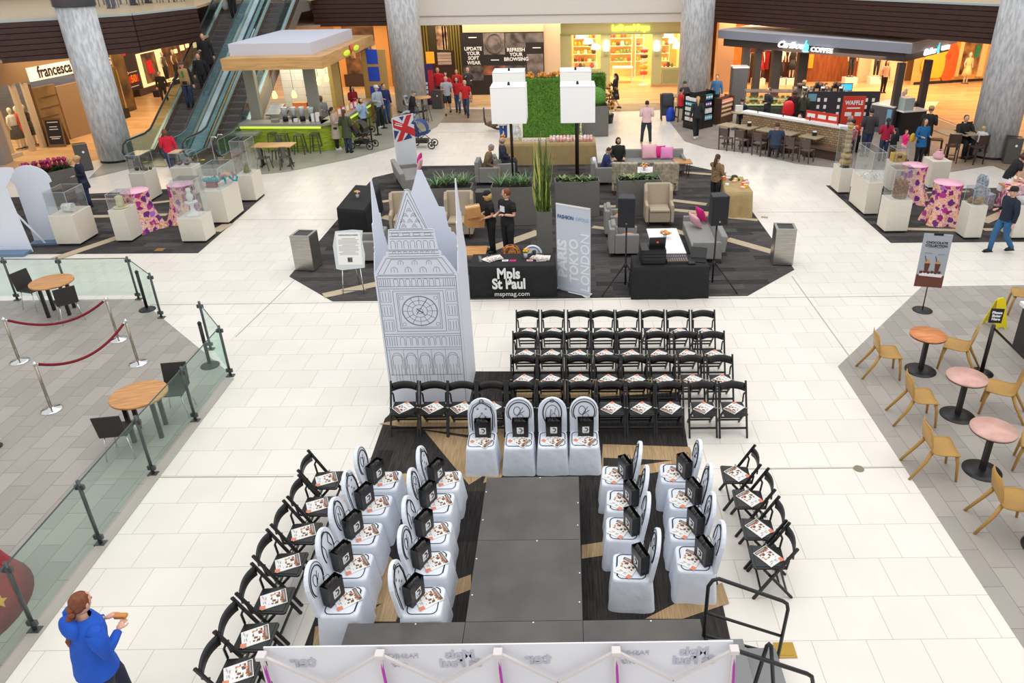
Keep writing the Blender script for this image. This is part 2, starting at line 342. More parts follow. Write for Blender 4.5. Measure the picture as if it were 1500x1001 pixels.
# pale wall end at far left
a=g(18,90,ZF); struct(B().prism([(a.x-8,a.y-5.2),(a.x-.2,a.y-.7),(a.x-.35,a.y-.2),(a.x-8,a.y-4)],ZF+.05,Z2-.1).build('wall_left_panel',shade('panel_grey',158,158,156,.6)))
UPF=shade('upper_floor_tan',206,176,136,.5,var=.08); CEIL=shade('ceiling_paint',206,180,150,.9)
def slab(pts): 
    o=B().prism(pts,Z2-.1,Z2,0).build('floor',[UPF]); struct(o)
    o=B().prism(pts,ZF+.02,ZF+.1,0).build('ceiling',[CEIL]); struct(o)
lf=[tuple(Vector(p)) for p in FL]
slab([(-60,12),(lf[0][0]-5,lf[0][1]-3),*lf,(-16.6,38.2),(-16.6,62),(-60,62)])
slab([(-16.5,38.4),(-12.2,38.4),(-12.2,39.4),(FR[0][0],39.4),FR[1],FR[2],(60,FR[2][1]-2),(60,62),(-16.5,62)])
# pale edge strip and glass balustrade of the upper floor, left
b=B()
for p,q in zip(lf[:-1],lf[1:]): b.bar((*p,Z2-.03),(*q,Z2-.03),.16,.07)
struct(b.build('trim_3',EDGE))
b=B()
for p,q in zip(lf[:-1],lf[1:]): b.bar((*p,Z2+.55),(*q,Z2+.55),.015,1.05)
struct(b.build('trim_4',SHOPGLASS))
struct(B().bar((*FR[0],Z2-.03),(*FR[2],Z2-.03),.3,.07).build('trim_5',EDGE))
# upper storefront walls
UW=shade('upper_wall_brown',112,88,66,.7,var=.2,scale=1.2)
struct(B().lo(-60,-17.5,44,44.3,Z2,9).lo(-30,-29.7,12,44,Z2,9).build('wall_upper_left',UW))
struct(B().lo(-17.5,60,50,50.3,Z2,9).build('wall_upper_back',shade('upper_wall_pale',200,190,176,.7)))
# ground floor shop walls
TANW=shade('shop_wall_tan',150,124,96,.7); DARKW=shade('shop_wall_dark',44,36,34,.5); PEACH=shade('shop_pier_peach',222,178,140,.6)
WY=43.4
def wx(px,py=100,Y=WY): return wp(px,py,Y).x
# back wall segments at Y=WY
struct(B().lo(-16.3,wx(613),WY+1.9,WY+2.1,0,ZF).build('wall_back_left',shade('wall_orange_tan',206,160,100,.7)))
struct(B().lo(wx(796.5,90,41.5)+.03,wx(821,90,41.5),41.4,42.0,0,ZF).build('wall_back_pier',shade('pier_sand',216,190,160,.6)))
struct(B().lo(wx(1038),wx(1061),41.2,41.8,0,ZF).build('wall_back_pier',PEACH))
struct(B().lo(-16,60,49.6,49.8,0,ZF).build('wall_far_back',shade('far_wall',190,140,84,.7)))
def seg(name,a,b_,m,z0=0,z1=ZF,t=.12):
    a=Vector((a[0],a[1],(z0+z1)/2)); b_=Vector((b_[0],b_[1],(z0+z1)/2)); return struct(B().bar(a,b_,t,z1-z0).build(name,m))
# ======================= SEATING AROUND THE CATWALK =======================
def make_folding_chair():
    t=thing('folding_chair','','chair')
    for s in(-1,1):
        B().bar((s*.215,.24,.80),(s*.215,-.19,0),.028,.034).build('front_leg',BLACKP,t,.004)
        B().bar((s*.18,-.10,.435),(s*.18,.27,0),.026,.032).build('rear_leg',BLACKP,t,.004)
        b=B(); b.tube([(s*.19,.145,.63),(s*.185,.17,.58),(s*.18,.155,.45)],.014,6); b.build('seat_link',BLACKP,t)
        B().cyl((s*.232,.0,.44),(s*.198,.0,.44),.011,n=8).build('bolt',STEEL,t)
    b=B(); vs=[];n=8
    for i in range(n+1):
        x=-.205+.41*i/n; k=1-(x/.205)**2; y=.205+.035*k; zt=.765+.025*k; zb=.625+.035*k
        vs+=[(x,y-.010,zb),(x,y-.010,zt),(x,y+.012,zt),(x,y+.012,zb)]
    fs=[]
    for i in range(n):
        for j in range(4): fs.append((i*4+j,i*4+(j+1)%4,i*4+4+(j+1)%4,i*4+4+j))
    fs+=[(0,1,2,3),(n*4+3,n*4+2,n*4+1,n*4)]; b.add(vs,fs,0,True); b.build('back_slat',BLACKP,t)
    b=B(); b.prism([(-.19,-.2),(-.17,-.22),(.17,-.22),(.19,-.2),(.17,.16),(-.17,.16)],.43,.455); b.prism([(-.165,-.19),(.165,-.19),(.15,.13),(-.15,.13)],.455,.462); b.build('seat',BLACKP,t,.004)
    B().bar((-.21,-.115,.14),(.21,-.115,.14),.02,.03).build('stretcher',BLACKP,t)
    B().bar((-.18,.20,.085),(.18,.20,.085),.02,.026).build('stretcher',BLACKP,t)
    B().bar((-.18,.10,.20),(.18,.10,.20),.02,.026).build('stretcher',BLACKP,t)
    return t
CHAIR=Proto(make_folding_chair())
def make_magazine(kind=0):
    b=B(); b.box((0,0,.004),(.215,.275,.008),0)
    z=.0083
    def q(x0,x1,y0,y1,m): b.lo(x0,x1,y0,y1,z,z+.0006,m)
    q(-.10,.10,.088,.13,2); q(-.085,.06,.098,.12,0)      # dark masthead at one end
    rnd=random.Random(3+kind)
    for i in range(26):
        x=rnd.uniform(-.09,.07); y=rnd.uniform(-.03,.08); w=rnd.uniform(.01,.035); h=rnd.uniform(.01,.04); q(x,min(x+w,.1),y,y+h,rnd.choice((2,3,3,1,2)))
    for i in range(8):
        x=rnd.uniform(-.1,.05); y=rnd.uniform(-.12,-.03); q(x,x+rnd.uniform(.02,.05),y,y+.006,rnd.choice((3,4)))
    o=b.build('magazine',[PAPER,ORANGE,DARKP,TAN,shade('grey_print',150,160,170)])
    B().prism([(.05,-.15),(.10,-.155),(.11,-.095),(.06,-.09)],.009,.0105).build('insert_card',ORANGE,o)
    return tag(o,'','magazine')
MAG=Proto(make_magazine()); 
BAGM=shade('bag_black',24,22,24,.3,spec=.6); TISS=shade('tissue',120,116,114,.6,var=.3,scale=20); LOGO=shade('logo_white',235,238,240,.6)
def make_bag():
    t=thing('gift_bag','','gift bag')
    w,d,h=.115,.055,.28
    b=B(); fr=[(-w,-d),(w,-d),(w,d),(-w,d)]
    for i in range(4):
        p,q=fr[i],fr[(i+1)%4]; e=1.04
        b.add([(p[0],p[1],0),(q[0],q[1],0),(q[0]*e,q[1]*e,h),(p[0]*e,p[1]*e,h)],[(0,1,2,3)]);
        e2=.985; b.add([(p[0]*e2,p[1]*e2,0.003),(q[0]*e2,q[1]*e2,.003),(q[0]*e*e2,q[1]*e*e2,h),(p[0]*e*e2,p[1]*e*e2,h)],[(3,2,1,0)])
        b.add([(p[0]*e2*e,p[1]*e2*e,h),(q[0]*e2*e,q[1]*e2*e,h),(q[0]*e,q[1]*e,h),(p[0]*e,p[1]*e,h)],[(3,2,1,0)])
    b.add([(*p,0) for p in fr],[(3,2,1,0)]); b.build('bag_body',BAGM,t)
    b=B()
    for s in(-1,1): b.tube([(-.045,s*d,h-.02),(-.04,s*d,h+.03),(-.02,s*d,h+.055),(.02,s*d,h+.055),(.04,s*d,h+.03),(.045,s*d,h-.02)],.0035,5)
    b.build('handle',BAGM,t)
    b=B(); r=random.Random(5)
    for i in range(9):
        x=-.08+.018*i; b.add([(x,-d*.8,h-.05),(x+.03,-.01,h-.02+r.random()*.05),(x+.012,d*.8,h-.06),(x-.01,0,h-.01+r.random()*.04)],[(0,1,2),(0,2,3)])
    b.build('tissue_paper',TISS,t)
    b=B(M=T(0,-d*1.022-.002,0)@XZ(0)); b.lo(-.05,.05,.08,.18,0,.0015)
    b.tube([(-.015,.16,.003),(.017,.157,.003),(.03,.132,.003),(.019,.106,.003),(-.004,.098,.003)],.008,5,1); b.lo(-.028,-.02,.095,.115,.001,.003,1)
    b.lo(-.045,.045,.068,.075,0,.0015); b.build('logo',[LOGO,INK],t); return t
BAG=Proto(make_bag())
def rrect(x0,x1,y0,y1,r,n=4):
    P=[]
    for cx,cy,a in((x1-r,y1-r,0),(x0+r,y1-r,PI/2),(x0+r,y0+r,PI),(x1-r,y0+r,1.5*PI)):
        for i in range(n+1): P.append((cx+r*math.cos(a+PI/2*i/n),cy+r*math.sin(a+PI/2*i/n)))
    return P
def make_covered(kind):
    t=thing('covered_chair','','chair')
    # skirt with soft folds
    b=B(); prof=[]; q0=rrect(-.21,.21,-.25,.2,.05,3)
    for i_,p_ in enumerate(q0):
        n_=q0[(i_+1)%len(q0)]; k_=max(1,int(math.hypot(n_[0]-p_[0],n_[1]-p_[1])/.05)); prof+=[(p_[0]+(n_[0]-p_[0])*j_/k_,p_[1]+(n_[1]-p_[1])*j_/k_) for j_ in range(k_)]
    n=len(prof); lev=[(.0,1.2),(.12,1.15),(.3,1.07),(.44,1.01),(.475,.97)]; vs=[];rd=random.Random(kind+1)
    ph=[rd.uniform(0,6) for _ in range(3)]
    for z,e in lev:
        for i,p in enumerate(prof):
            f=1+.03*math.sin(i*1.15+ph[0])*math.sin(i*.31+ph[1])*(1-z/.48)**.7
            vs.append((p[0]*e*f,(p[1]+.02)*e*f-.02,z))
    fs=[]
    for k in range(len(lev)-1):
        for i in range(n): fs.append((k*n+i,k*n+(i+1)%n,(k+1)*n+(i+1)%n,(k+1)*n+i))
    b.add(vs,fs,0,True); b.add(vs[-n:],[tuple(range(n))],0,False); b.build('skirt',WHITEC,t)
    # seat cushion top and outline
    b=B(); q=rrect(-.2,.2,-.215,.14,.07,4); b.prism(q,.47,.482); b.build('seat_cover',WHITEC,t,.004)
    b=B(); q2=[(x*.93,(y+.03)*.93-.03,.484) for x,y in q]; b.tube(q2+[q2[0]],.0065,5,flat=.6); 
    if kind%2==0:
        b.tube([(x*.97,(y+.03)*.97-.03,.484) for x,y in q2_ if False] if False else [(-.15,-.2,.4845),(0,-.206,.4845),(.15,-.2,.4845)],.009,5,flat=.5)
    b.build('seat_outline',INK,t)
    # arched back, leaning slightly
    Mb=T(0,.17,.46)@RX(math.radians(-9)); arc=[(-.215,0),(-.215,.30)]
    for i in range(1,12): a=PI-PI*i/12; arc.append((.215*math.cos(a),.33+.235*math.sin(a)))
    arc+=[(.215,.30),(.215,0)]
    b=B(M=Mb@XZ(.035)); b.prism(arc[::-1],0,.05); b.build('back_cover',WHITEC,t,.012,3)
    b=B(M=Mb@XZ(-.017)); 
    def ring(rx,rz,c,a0,a1,r,n=18): b.tube([(c[0]+rx*math.cos(a0+(a1-a0)*i/n),c[1]+rz*math.sin(a0+(a1-a0)*i/n),.001) for i in range(n+1)],r,5,flat=1)
    if kind==0:
        ring(.16,.17,(0,.33),-.7,PI+.7,.008); ring(.185,.2,(0,.34),-.5,PI+.5,.004)
        ring(.05,.07,(-.03,.36),0,2*PI,.004); b.tube([(-.02,.30,.001),(.06,.42,.001)],.004,5); b.tube([(.02,.32,.001),(.08,.36,.001)],.004,5)
    elif kind==1:
        b.tube([(-.15,.05,.001),(-.15,.3,.001),(-.12,.42,.001),(-.05,.48,.001),(0,.5,.001)],.008,5); b.tube([(.15,.05,.001),(.16,.3,.001),(.13,.42,.001),(.05,.48,.001),(0,.5,.001)],.009,5)
        b.tube([(-.18,.1,.001),(-.185,.32,.001),(-.13,.46,.001),(0,.53,.001),(.13,.46,.001),(.185,.32,.001),(.18,.1,.001)],.004,5); ring(.03,.03,(0,.525),0,2*PI,.005,10)
        for x,z in((-.06,.4),(.06,.4),(0,.33),(-.05,.26),(.05,.27)): b.tube([(x-.015,z-.01,.001),(x+.015,z+.01,.001)],.003,5); b.tube([(x-.012,z+.012,.001),(x+.012,z-.012,.001)],.003,5)
    elif kind==2:
        ring(.14,.2,(0,.32),-.9,PI+.9,.009); ring(.10,.15,(0,.3),-.6,PI+.6,.004); ring(.03,.025,(0,.52),0,2*PI,.004,10); b.tube([(-.04,.22,.001),(-.02,.38,.001),(.03,.3,.001),(.05,.4,.001)],.004,5)
    else:
        ring(.155,.21,(0,.3),-.4,PI+.4,.008); b.tube([(-.1,.44,.001),(-.06,.34,.001),(-.09,.24,.001)],.004,5); b.tube([(.1,.44,.001),(.05,.36,.001),(.1,.26,.001)],.005,5)
        ring(.05,.03,(0,.5),0,PI,.005,8); b.tube([(-.02,.2,.001),(.0,.28,.001),(.04,.24,.001)],.004,5)
    b.build('back_drawing',INK,t); return t
COV=[Proto(make_covered(k)) for k in range(4)]
def at(p,rz,dx,dy,z): 
    c,s=math.cos(rz),math.sin(rz); return (p[0]+c*dx-s*dy,p[1]+s*dx+c*dy,z)
# black folding chairs: four rows facing the catwalk
rows=[('back row',454,[755,792,830,865,901,938,975,1012]),('second row from back',484.8,[750,788,826,865,903,944,985,1024]),
      ('third row from back',519.5,[747,786,827.5,869,909,950,992,1034]),('front row',558,[571,614,655,698,742,785,830,873,916.5,959,1007,1051])]
rr=random.Random(11)
for rn,py,xs in rows:
    for i,px in enumerate(xs):
        v=g(px,py,.80); x,y=v.x+.232,v.y-.24; w=f'the {rn}'
        extra=', before the clock tower' if rn=='front row' and i<3 else ''
        CHAIR.put((x,y,0),0,f'black folding chair, {ORD[i]} from the left in {w}{extra}','black folding chairs in rows facing the catwalk')
        a=-.75+rr.uniform(-.15,.15)
        MAG.put((x+.0,y-.04,.463),PI+a,f'magazine on the {ORD[i]} folding chair from the left in {w}','magazines on the black folding chairs')
Lm=[(475,702),(462,740),(441,780),(418,825),(397,878),(370,932),(345,985)]
for i,(px,py) in enumerate(Lm):
    v=g(px,py,.47); w='black folding chairs in the left side row'
    nm='nearest the camera' if i==6 else ('farthest from the camera' if i==0 else f'{ORD[i]} from the far end')
    CHAIR.put((v.x-.0,v.y,0),PI/2,f'black folding chair facing right in the left side row, {nm}','black folding chairs in the left side row')
    MAG.put((*at(v,PI/2,0,-.03,.463),),PI/2+PI+.42,f'magazine on the side row chair left of the catwalk, {nm}','magazines on the left side row')
Rm=[(1079,694),(1097.7,730),(1111.8,774),(1125.5,815)]
for i,(px,py) in enumerate(Rm):
    v=g(px,py,.47); nm=['farthest from the camera','second from the far end','third from the far end','nearest the camera'][i]
    CHAIR.put((v.x+.02,v.y,0),-PI/2-.06,f'black folding chair facing left in the right side row, {nm}','black folding chairs in the right side row')
    MAG.put((v.x,v.y,.463),.62,f'magazine on the side row chair right of the catwalk, {nm}','magazines on the right side row')
# white covered chairs
def covered(x,y,rz,k,where,mr,brz=0,col=''):
    COV[k].put((x,y,0),rz,f'white covered chair, {where}',f'covered chairs {col}')
    BAG.put(at((x,y),rz,.02,.065,.483),rz+brz,f'black gift bag, chair {where}',f'gift bags {col}')
    MAG.put(at((x,y),rz,.02,-.085,.4845),rz+mr,f'magazine, covered chair {where}',f'magazines {col}')
for i,(px,k) in enumerate(((706,1),(761,0),(810,2),(857,0))):
    v=g(px,698); covered(v.x,8.99,0,k,f'{ORD[i]} from the left at the head of the catwalk',PI+1.0,.0,'at the head of the catwalk')
for col,pts,rz,s in (('outer column left of the runway',[(568,703),(553,740),(537,782),(522,829),(509.5,879.5)],PI/2,1),('inner column left of the runway',[(656.6,703),(645.5,737),(640.7,780),(637.5,825),(628,879.5)],PI/2,1),
   ('inner column right of the runway',[(899,696),(906.7,733),(906.7,774),(918,830)],-PI/2,-1),('outer column right of the runway',[(984.6,693),(997.6,730),(999.4,774),(1010.6,818)],-PI/2,-1)):
    for i,(px,py) in enumerate(pts):
        v=g(px,py,.49); x=v.x-s*.09; y=v.y; n=len(pts)
        nm='farthest in the ' if i==0 else ('nearest the camera in the ' if i==n-1 else f'{ORD[i]} from the far end, ')
        covered(x,y,rz+(.0 if s>0 else -.06),(i+(1 if 'inner' in col else 0))%4,nm+col,(PI+.45+.05*i) if s>0 else (.95+.05*i),-.45*s,'in the '+col)
# ---------------- stage ----------------
DECK=mat('deck_top',rgb(66,62,59),.5,col2=rgb(84,80,76),scale=1.6,spec=.6); nt=DECK.node_tree
DEDGE=shade('deck_edge',30,28,27,.5); ZS=.41
def deck(x0,x1,y0,y1,label):
    t=thing('stage_deck',label,'stage deck',((x0+x1)/2,(y0+y1)/2,0),0,'stage deck panels'); hx,hy=(x1-x0)/2-.002,(y1-y0)/2-.002
    B().lo(-hx,hx,-hy,hy,ZS-.03,ZS).build('deck_top',DECK,t,.003)
    b=B(); 
    for s in(-1,1): b.lo(-hx,hx,s*hy-.02*(s>0),s*hy+.02*(s<0),ZS-.11,ZS-.031); b.lo(s*hx-.02*(s>0),s*hx+.02*(s<0),-hy+.021,hy-.021,ZS-.11,ZS-.031)
    b.build('frame',DEDGE,t)
    for sx in(-1,1):
        for sy in(-1,1): B().cyl((sx*(hx-.09),sy*(hy-.09),.013),(sx*(hx-.09),sy*(hy-.09),ZS-.035),.02,n=10).build('leg',DKMETAL,t)
    b=B()
    for u,w in ((-hx+.02,hy*.5),(-hx+.03,-hy*.4),(hx-.02,hy*.1),(hx-.03,-hy*.6),(0.1,hy-.02)): b.cyl((u,w,ZS),(u,w,ZS+.004),.009,n=8)
    b.build('corner_bolt',LOGO,t); return t
SX0,SX1=g(712,700,ZS).x-.0,g(847,700,ZS).x+.01; YA=g(780,699,ZS).y; YB=g(780,791,ZS).y; YC=g(780,910,ZS).y; YD=g(780,1040,ZS).y
SX0=(g(712,700,ZS).x+g(683,912,ZS).x)/2; SX1=(g(847,700,ZS).x+g(855,908,ZS).x)/2; SW=SX1-SX0
deck(SX0,SX1,YB,YA,'dark catwalk deck panel at the far end before the covered chair row')
deck(SX0,SX1,YC,YB,'dark scuffed catwalk deck panel with a pale stain, middle of the runway')
deck(SX0,SX1,YC-SW*.98,YC,'dark stage deck panel at the centre of the cross stage')
deck(SX0-SW,SX0,YC-SW*.98,YC,'dark stage deck panel at the left of the cross stage')
deck(SX1,SX1+SW,YC-SW*.98,YC,'dark stage deck panel at the right of the cross stage')
# worn patch on the middle panel (dried paint)
# ---------------- banner at the back of the stage, seen from behind ----------------
t=thing('backdrop_banner','white fabric backdrop banner on a folding truss frame, seen from behind','banner',(0,0,0)); BY=3.95
tl,tr=g(378,966,2.2),g(1078,956,2.2); FAB=mat('banner_fabric',rgb(226,226,232),.7,var=.03,scale=2); MAG_=shade('magenta_strap',176,48,170,.5); POLE=shade('truss_pole',214,206,204,.35); FADE=shade('print_through',190,190,202,.8)
b=B(); b.lo(tl.x,tr.x,BY,BY+.012,.45,2.2); b.build('fabric',FAB,t)
n=4; W_=(tr.x-tl.x)/n
for i in range(n+1):
    x=tl.x+W_*i
    B().box((x,BY-.05,2.17),(.07,.07,.04)).build('hub',POLE,t,.006)
    b=B(); b.tube([(x,BY-.05,2.15),(x+.02,BY-.07,1.8),(x+.01,BY-.05,1.4)],.011,6); b.build('strap',MAG_,t)
for i in range(n):
    x=tl.x+W_*i
    for (a,c) in (((x,2.17),(x+W_/2,1.84)),((x+W_/2,1.84),(x+W_,2.17)),((x,1.45),(x+W_/2,1.7)),((x+W_/2,1.7),(x+W_,1.45))): B().bar((a[0],BY-.05,a[1]),(c[0],BY-.05,c[1]),.022,.022).build('truss_bar',POLE,t)
for i in range(n+1): B().bar((tl.x+W_*i,BY-.05,.0),(tl.x+W_*i,BY-.05,2.15),.028,.028).build('post',POLE,t)
def back_text(s,x,z,size,**k): text(s,size,T(x,BY-.004,z)@RX(PI/2)@Matrix.Diagonal((-1,1,1,1)),FADE,t,**k)
bx=lambda px: g(px,980,2.05).x
for px in (1020,672): back_text('Mpls\nSt Paul',bx(px),2.05,.12,bold=.005,space=.8)
for px in (925,583): back_text('FASHION',bx(px),2.09,.07)
for px in (925,583): back_text('olis',bx(px),2.0,.09,shear=.4)
for px in (788,440): back_text('ter',bx(px),2.04,.16,bold=.006)
# ---------------- stage steps ----------------
t=thing('stage_steps','grey metal steps with black tube handrails at the right end of the stage','steps',(SX1+SW,YC-.55,0)); ALU=shade('tread_grey',128,128,128,.4,metal=.3)
for i,(x,z) in enumerate(((.24,.39),(.6,.25))):
    B().lo(x-.2,x+.17,-.42,.3,z-.03,z).build('tread',ALU,t,.004)
b=B()
for y in(-.4,.28): b.bar((.05,y,.36),(.75,y,.0),.03,.06)
b.build('stringer',BLKMETAL,t)
for y in(.33,-.52):
    b=B(); b.tube([(-.0,y,.15),(.0,y,1.12),(.04,y,1.2),(.1,y,1.22),(.78,y,.90),(.83,y,.86),(.85,y,.78),(.82,y,.0)],.02,8)
    b.tube([(0,y,.75),(.84,y,.38)],.016,8); b.tube([(0,y,.42),(.83,y,.1)],.016,8); b.build('handrail',BLKMETAL,t)
t=thing('folded_rail','black folded tube rail leaning up beside the stage steps','rail',(g(1103,1001,.3).x,4.75,0))
B().tube([(-.16,0,.0),(-.02,0,1.17),(0,0,1.2),(.02,0,1.17),(.19,0,0)],.02,8).build('tube_frame',BLKMETAL,t); B().bar((-.1,0,.5),(.11,0,.5),.025,.025).build('cross_tube',BLKMETAL,t)
v=g(1150,953); BR=shade('brass_plate',176,140,56,.35,metal=.6)
for (px,py) in((1150,953),(434-200,366)):
    v=g(px,py,.004 if py>900 else .014); o=B().lo(-.11,.11,-.1,.1,0,.006).lo(-.08,.08,-.07,.07,.006,.009).build('floor_box_cover',BR,None,.003,loc=v)
    tag(o,'square brass floor box cover in the white tiles right of the stage steps' if py>900 else 'square brass floor box cover in the left display carpet','floor cover')
v=g(1258,687,.003); o=B().cyl((0,0,0),(0,0,.008),.075,n=20).build('floor_drain_cover',shade('dull_brass',140,132,110,.4,metal=.4),None,.002,loc=v); tag(o,'round dull metal floor cover on a tile joint right of the chairs','floor cover')
# ======================= CLOCK TOWER CUTOUT =======================
t=thing('clock_tower_cutout','tall white cardboard clock tower with printed line drawing behind the front row','clock tower',(-2.4,11.2,0))
PR=[(-.655,0),(-.655,2.43),(-.47,2.73),(-.43,2.73),(-.43,2.80),(-.39,2.82),(-.35,3.17),(-.26,3.18),(-.035,3.80),(.035,3.80),(.26,3.18),(.35,3.17),(.39,2.82),(.43,2.80),(.43,2.73),(.47,2.73),(.655,2.43),(.655,0)]
LINE=shade('tower_line',92,92,104,.7)
front=None
for k,(M,nm) in enumerate(((T(0,-.54,0)@XZ(0),'front_panel'),(T(0,.54,0)@XZ(0),'rear_panel'),(T(-.655,0,0)@RZ(PI/2)@XZ(0),'side_panel'),(T(.655,0,0)@RZ(PI/2)@XZ(0),'side_panel'))):
    sc=Matrix.Diagonal((1 if k<2 else .8,1,1,1)); o=B(M=M@sc).prism(PR,-.006,.006).build(nm,WHITEP,t); front=front or o
b=B(M=T(0,-.547,0)@XZ(0))
def ln(*p,w=.006):
    for a,c in zip(p[:-1],p[1:]): b.bar((a[0],a[1],0),(c[0],c[1],0),w,.002)
def rc(x0,x1,z0,z1,w=.006): ln((x0,z0),(x1,z0),(x1,z1),(x0,z1),(x0,z0),w=w)
def arch(x,z0,z1,hw,w=.005):
    ln((x-hw,z0),(x-hw,z1-hw),w=w); ln((x+hw,z0),(x+hw,z1-hw),w=w); ln(*[(x+hw*math.cos(PI*i/8),z1-hw+hw*math.sin(PI*i/8)) for i in range(9)],w=w)
for z in(2.40,2.36,2.22,2.18,1.37,1.33,1.12,1.08): ln((-.61,z),(.61,z))
ln((-.62,.02),(-.62,2.40),w=.007); ln((.62,.02),(.62,2.40),w=.007)
for i in range(8): arch(-.33+.094*i,2.22,2.35,.033)
for s in(-1,1):
    for x in(.42,.455,.49,.525,.56,.59): ln((s*x,2.22),(s*x,2.35))
    for z0 in(1.43,1.70,1.95):
        rc(s*.44,s*.60,z0,z0+.2,.004)
        for x in(.47,.52,.565): ln((s*x,z0+.02),(s*x,z0+.17))
rc(-.40,.40,1.42,2.14); rc(-.34,.34,1.47,2.10); rc(-.315,.315,1.495,2.075,.004)
C0=(0,1.785)
def circ(r,w=.006,n=48): ln(*[(C0[0]+r*math.cos(2*PI*i/n),C0[1]+r*.93*math.sin(2*PI*i/n)) for i in range(n+1)],w=w)
for r in(.285,.275,.20,.12): circ(r)
circ(.05,.005,20)
for i in range(12):
    a=2*PI*i/12; ln((.12*math.cos(a),C0[1]+.112*math.sin(a)),(.275*math.cos(a),C0[1]+.256*math.sin(a)))
ln((-.06,1.72),(.13,1.99),w=.01); ln((-.05,1.83),(.08,1.71),w=.012); ln((-.03,1.8),(.06,1.76),w=.01)
for sx in(-1,1):
    for z in(1.55,2.02): ln(*[(sx*.27+.03*math.cos(PI*i/4),z+.03*math.sin(PI*i/4)) for i in range(9)],w=.004)
for i in range(8): arch(-.34+.097*i,1.16,1.31,.036)
for s in(-1,1):
    for x in(.43,.47,.51,.55,.59): ln((s*x,1.15),(s*x,1.31))
for i in range(5):
    x=-.46+.23*i; arch(x,.72,1.02,.075); arch(x,.60,.98,.10,.004); ln((x-.115,.6),(x-.115,1.08),w=.004)
    for d in(-.05,0,.05): ln((x+d,.45),(x+d,.8),w=.004)
ln((-.6,.6),(.6,.6)); ln((-.6,.42),(.6,.42))
ln((-.60,2.43),(-.43,2.70),(.43,2.70),(.60,2.43)); ln((-.5,2.44),(-.36,2.68),(.36,2.68),(.5,2.44)); ln((-.6,2.42),(.6,2.42))
for x in(-.33,-.11,.12,.33): arch(x,2.46,2.55,.05); ln((x,2.46),(x,2.54),w=.004)
for x in(-.22,0,.22): arch(x,2.59,2.66,.04); ln((x,2.59),(x,2.65),w=.004)
for z in(2.735,2.775,2.82,2.84): ln((-.39,z),(.39,z))
for i in range(7): arch(-.30+.1*i,2.86,2.99,.034)
for i in range(8): arch(-.3+.086*i,2.78,2.815,.02,.004)
for z in(3.02,3.06,3.12,3.16): ln((-.34,z),(.34,z))
for x in(-.25,-.08,.08,.25): rc(x-.05,x+.05,3.07,3.11,.004)
ln((-.23,3.18),(-.0,3.74),(.23,3.18)); ln((-.18,3.18),(0,3.64),(.18,3.18),(-.18,3.18)); ln((-.25,3.18),(-.03,3.79),(.03,3.79),(.25,3.18))
for z,xs in((3.22,(-.10,.06)),(3.30,(-.11,0,.11)),(3.39,(-.06,.06)),(3.47,(0,))):
    for x in xs: ln((x-.04,z-.02),(x-.015,z+.03),(x,z+.04),(x+.015,z+.03),(x+.04,z-.02),w=.005); ln((x-.02,z-.02),(x,z+.015),(x+.02,z-.02),w=.004)
b.build('line_drawing',LINE,front)
# ======================= DISPLAYS, LOUNGE, BARRIERS, CAFE TABLES =======================
def drape(name,quad,z,m,label,cat,flare=.06,folds=10,amp=.02,group=None,hem=0):
    "cloth over a table: quad = world corners of the top"
    c=sum((Vector((p[0],p[1],0)) for p in quad),Vector())/len(quad); t=thing(name,label,cat,(c.x,c.y,0),0,group)
    P=[]; n=len(quad); N=14
    for i in range(n):
        a=Vector((quad[i][0]-c.x,quad[i][1]-c.y)); b_=Vector((quad[(i+1)%n][0]-c.x,quad[(i+1)%n][1]-c.y))
        for j in range(N): P.append(a.lerp(b_,j/N))
    k=len(P); vs=[];fs=[]; rd=random.Random(len(label)); L=6
    for l in range(L+1):
        u=l/L
        for i,p in enumerate(P):
            f=flare*u+amp*u*math.sin(i*2*PI*folds/k+math.sin(i*.7)*1.3); d=p.normalized(); vs.append((p.x+d.x*f,p.y+d.y*f,z*(1-u)+hem*u+.012*u*0))
    for l in range(L):
        for i in range(k): fs.append((l*k+i,(l+1)*k+i,(l+1)*k+(i+1)%k,l*k+(i+1)%k))
    b=B(); b.add(vs,fs,0,True); b.add(vs[:k],[tuple(range(k))],0); b.build('table_cloth',m,t)
    b=B(); b.box((0,0,z-.05),((max(p.x for p in P)-min(p.x for p in P))*.6,(max(p.y for p in P)-min(p.y for p in P))*.6,.03)); 
    b.build('table_top',WOOD,t); return t
def q4(*p,z): return [tuple(g(x,y,z)[:2]) for x,y in p]
def rectq(a,b_,depth):
    a=Vector(a[:2]);b_=Vector(b_[:2]);d=(b_-a).normalized();n=Vector((-d.y,d.x)); return [tuple(a),tuple(b_),tuple(b_+n*depth),tuple(a+n*depth)]
# magazine table
a,b_=g(689,438),g(815,436); q=rectq((a.x+.03,a.y+.04),(b_.x-.03,a.y+.04),.74)
MT=drape('draped_table',q,.76,BLACKC,'black cloth table with white magazine lettering, beside the clock tower','table',folds=9,flare=.04)
cx=(a.x+b_.x)/2; yf=-.37-.075
LW=shade('cloth_print_white',228,228,226,.8)
text('Mpls\nSt Paul',.34,T(-.08,yf,.48)@RX(PI/2),LW,MT,bold=.012,space=.72,sx=.80); text('mspmag.com',.15,T(-.02,yf,.12)@RX(PI/2),LW,MT,space=1)
mc=Vector(MT.location)
def on(base,dx,dy,z): return (base.x+dx,base.y+dy,z)
for i,(dx,w) in enumerate(((-.55,1),(-.45,1),(-.36,1),(.62,1),(.72,1),(.52,1))):
    MAG.put(on(mc,dx,.02+.03*(i%3),.763+.012*(i%3)),PI+.9-.25*i,f'magazine fanned on the {"left" if i<3 else "right"} end of the lettered black table, {ORD[i%3]} of its fan','magazines on the lettered table')
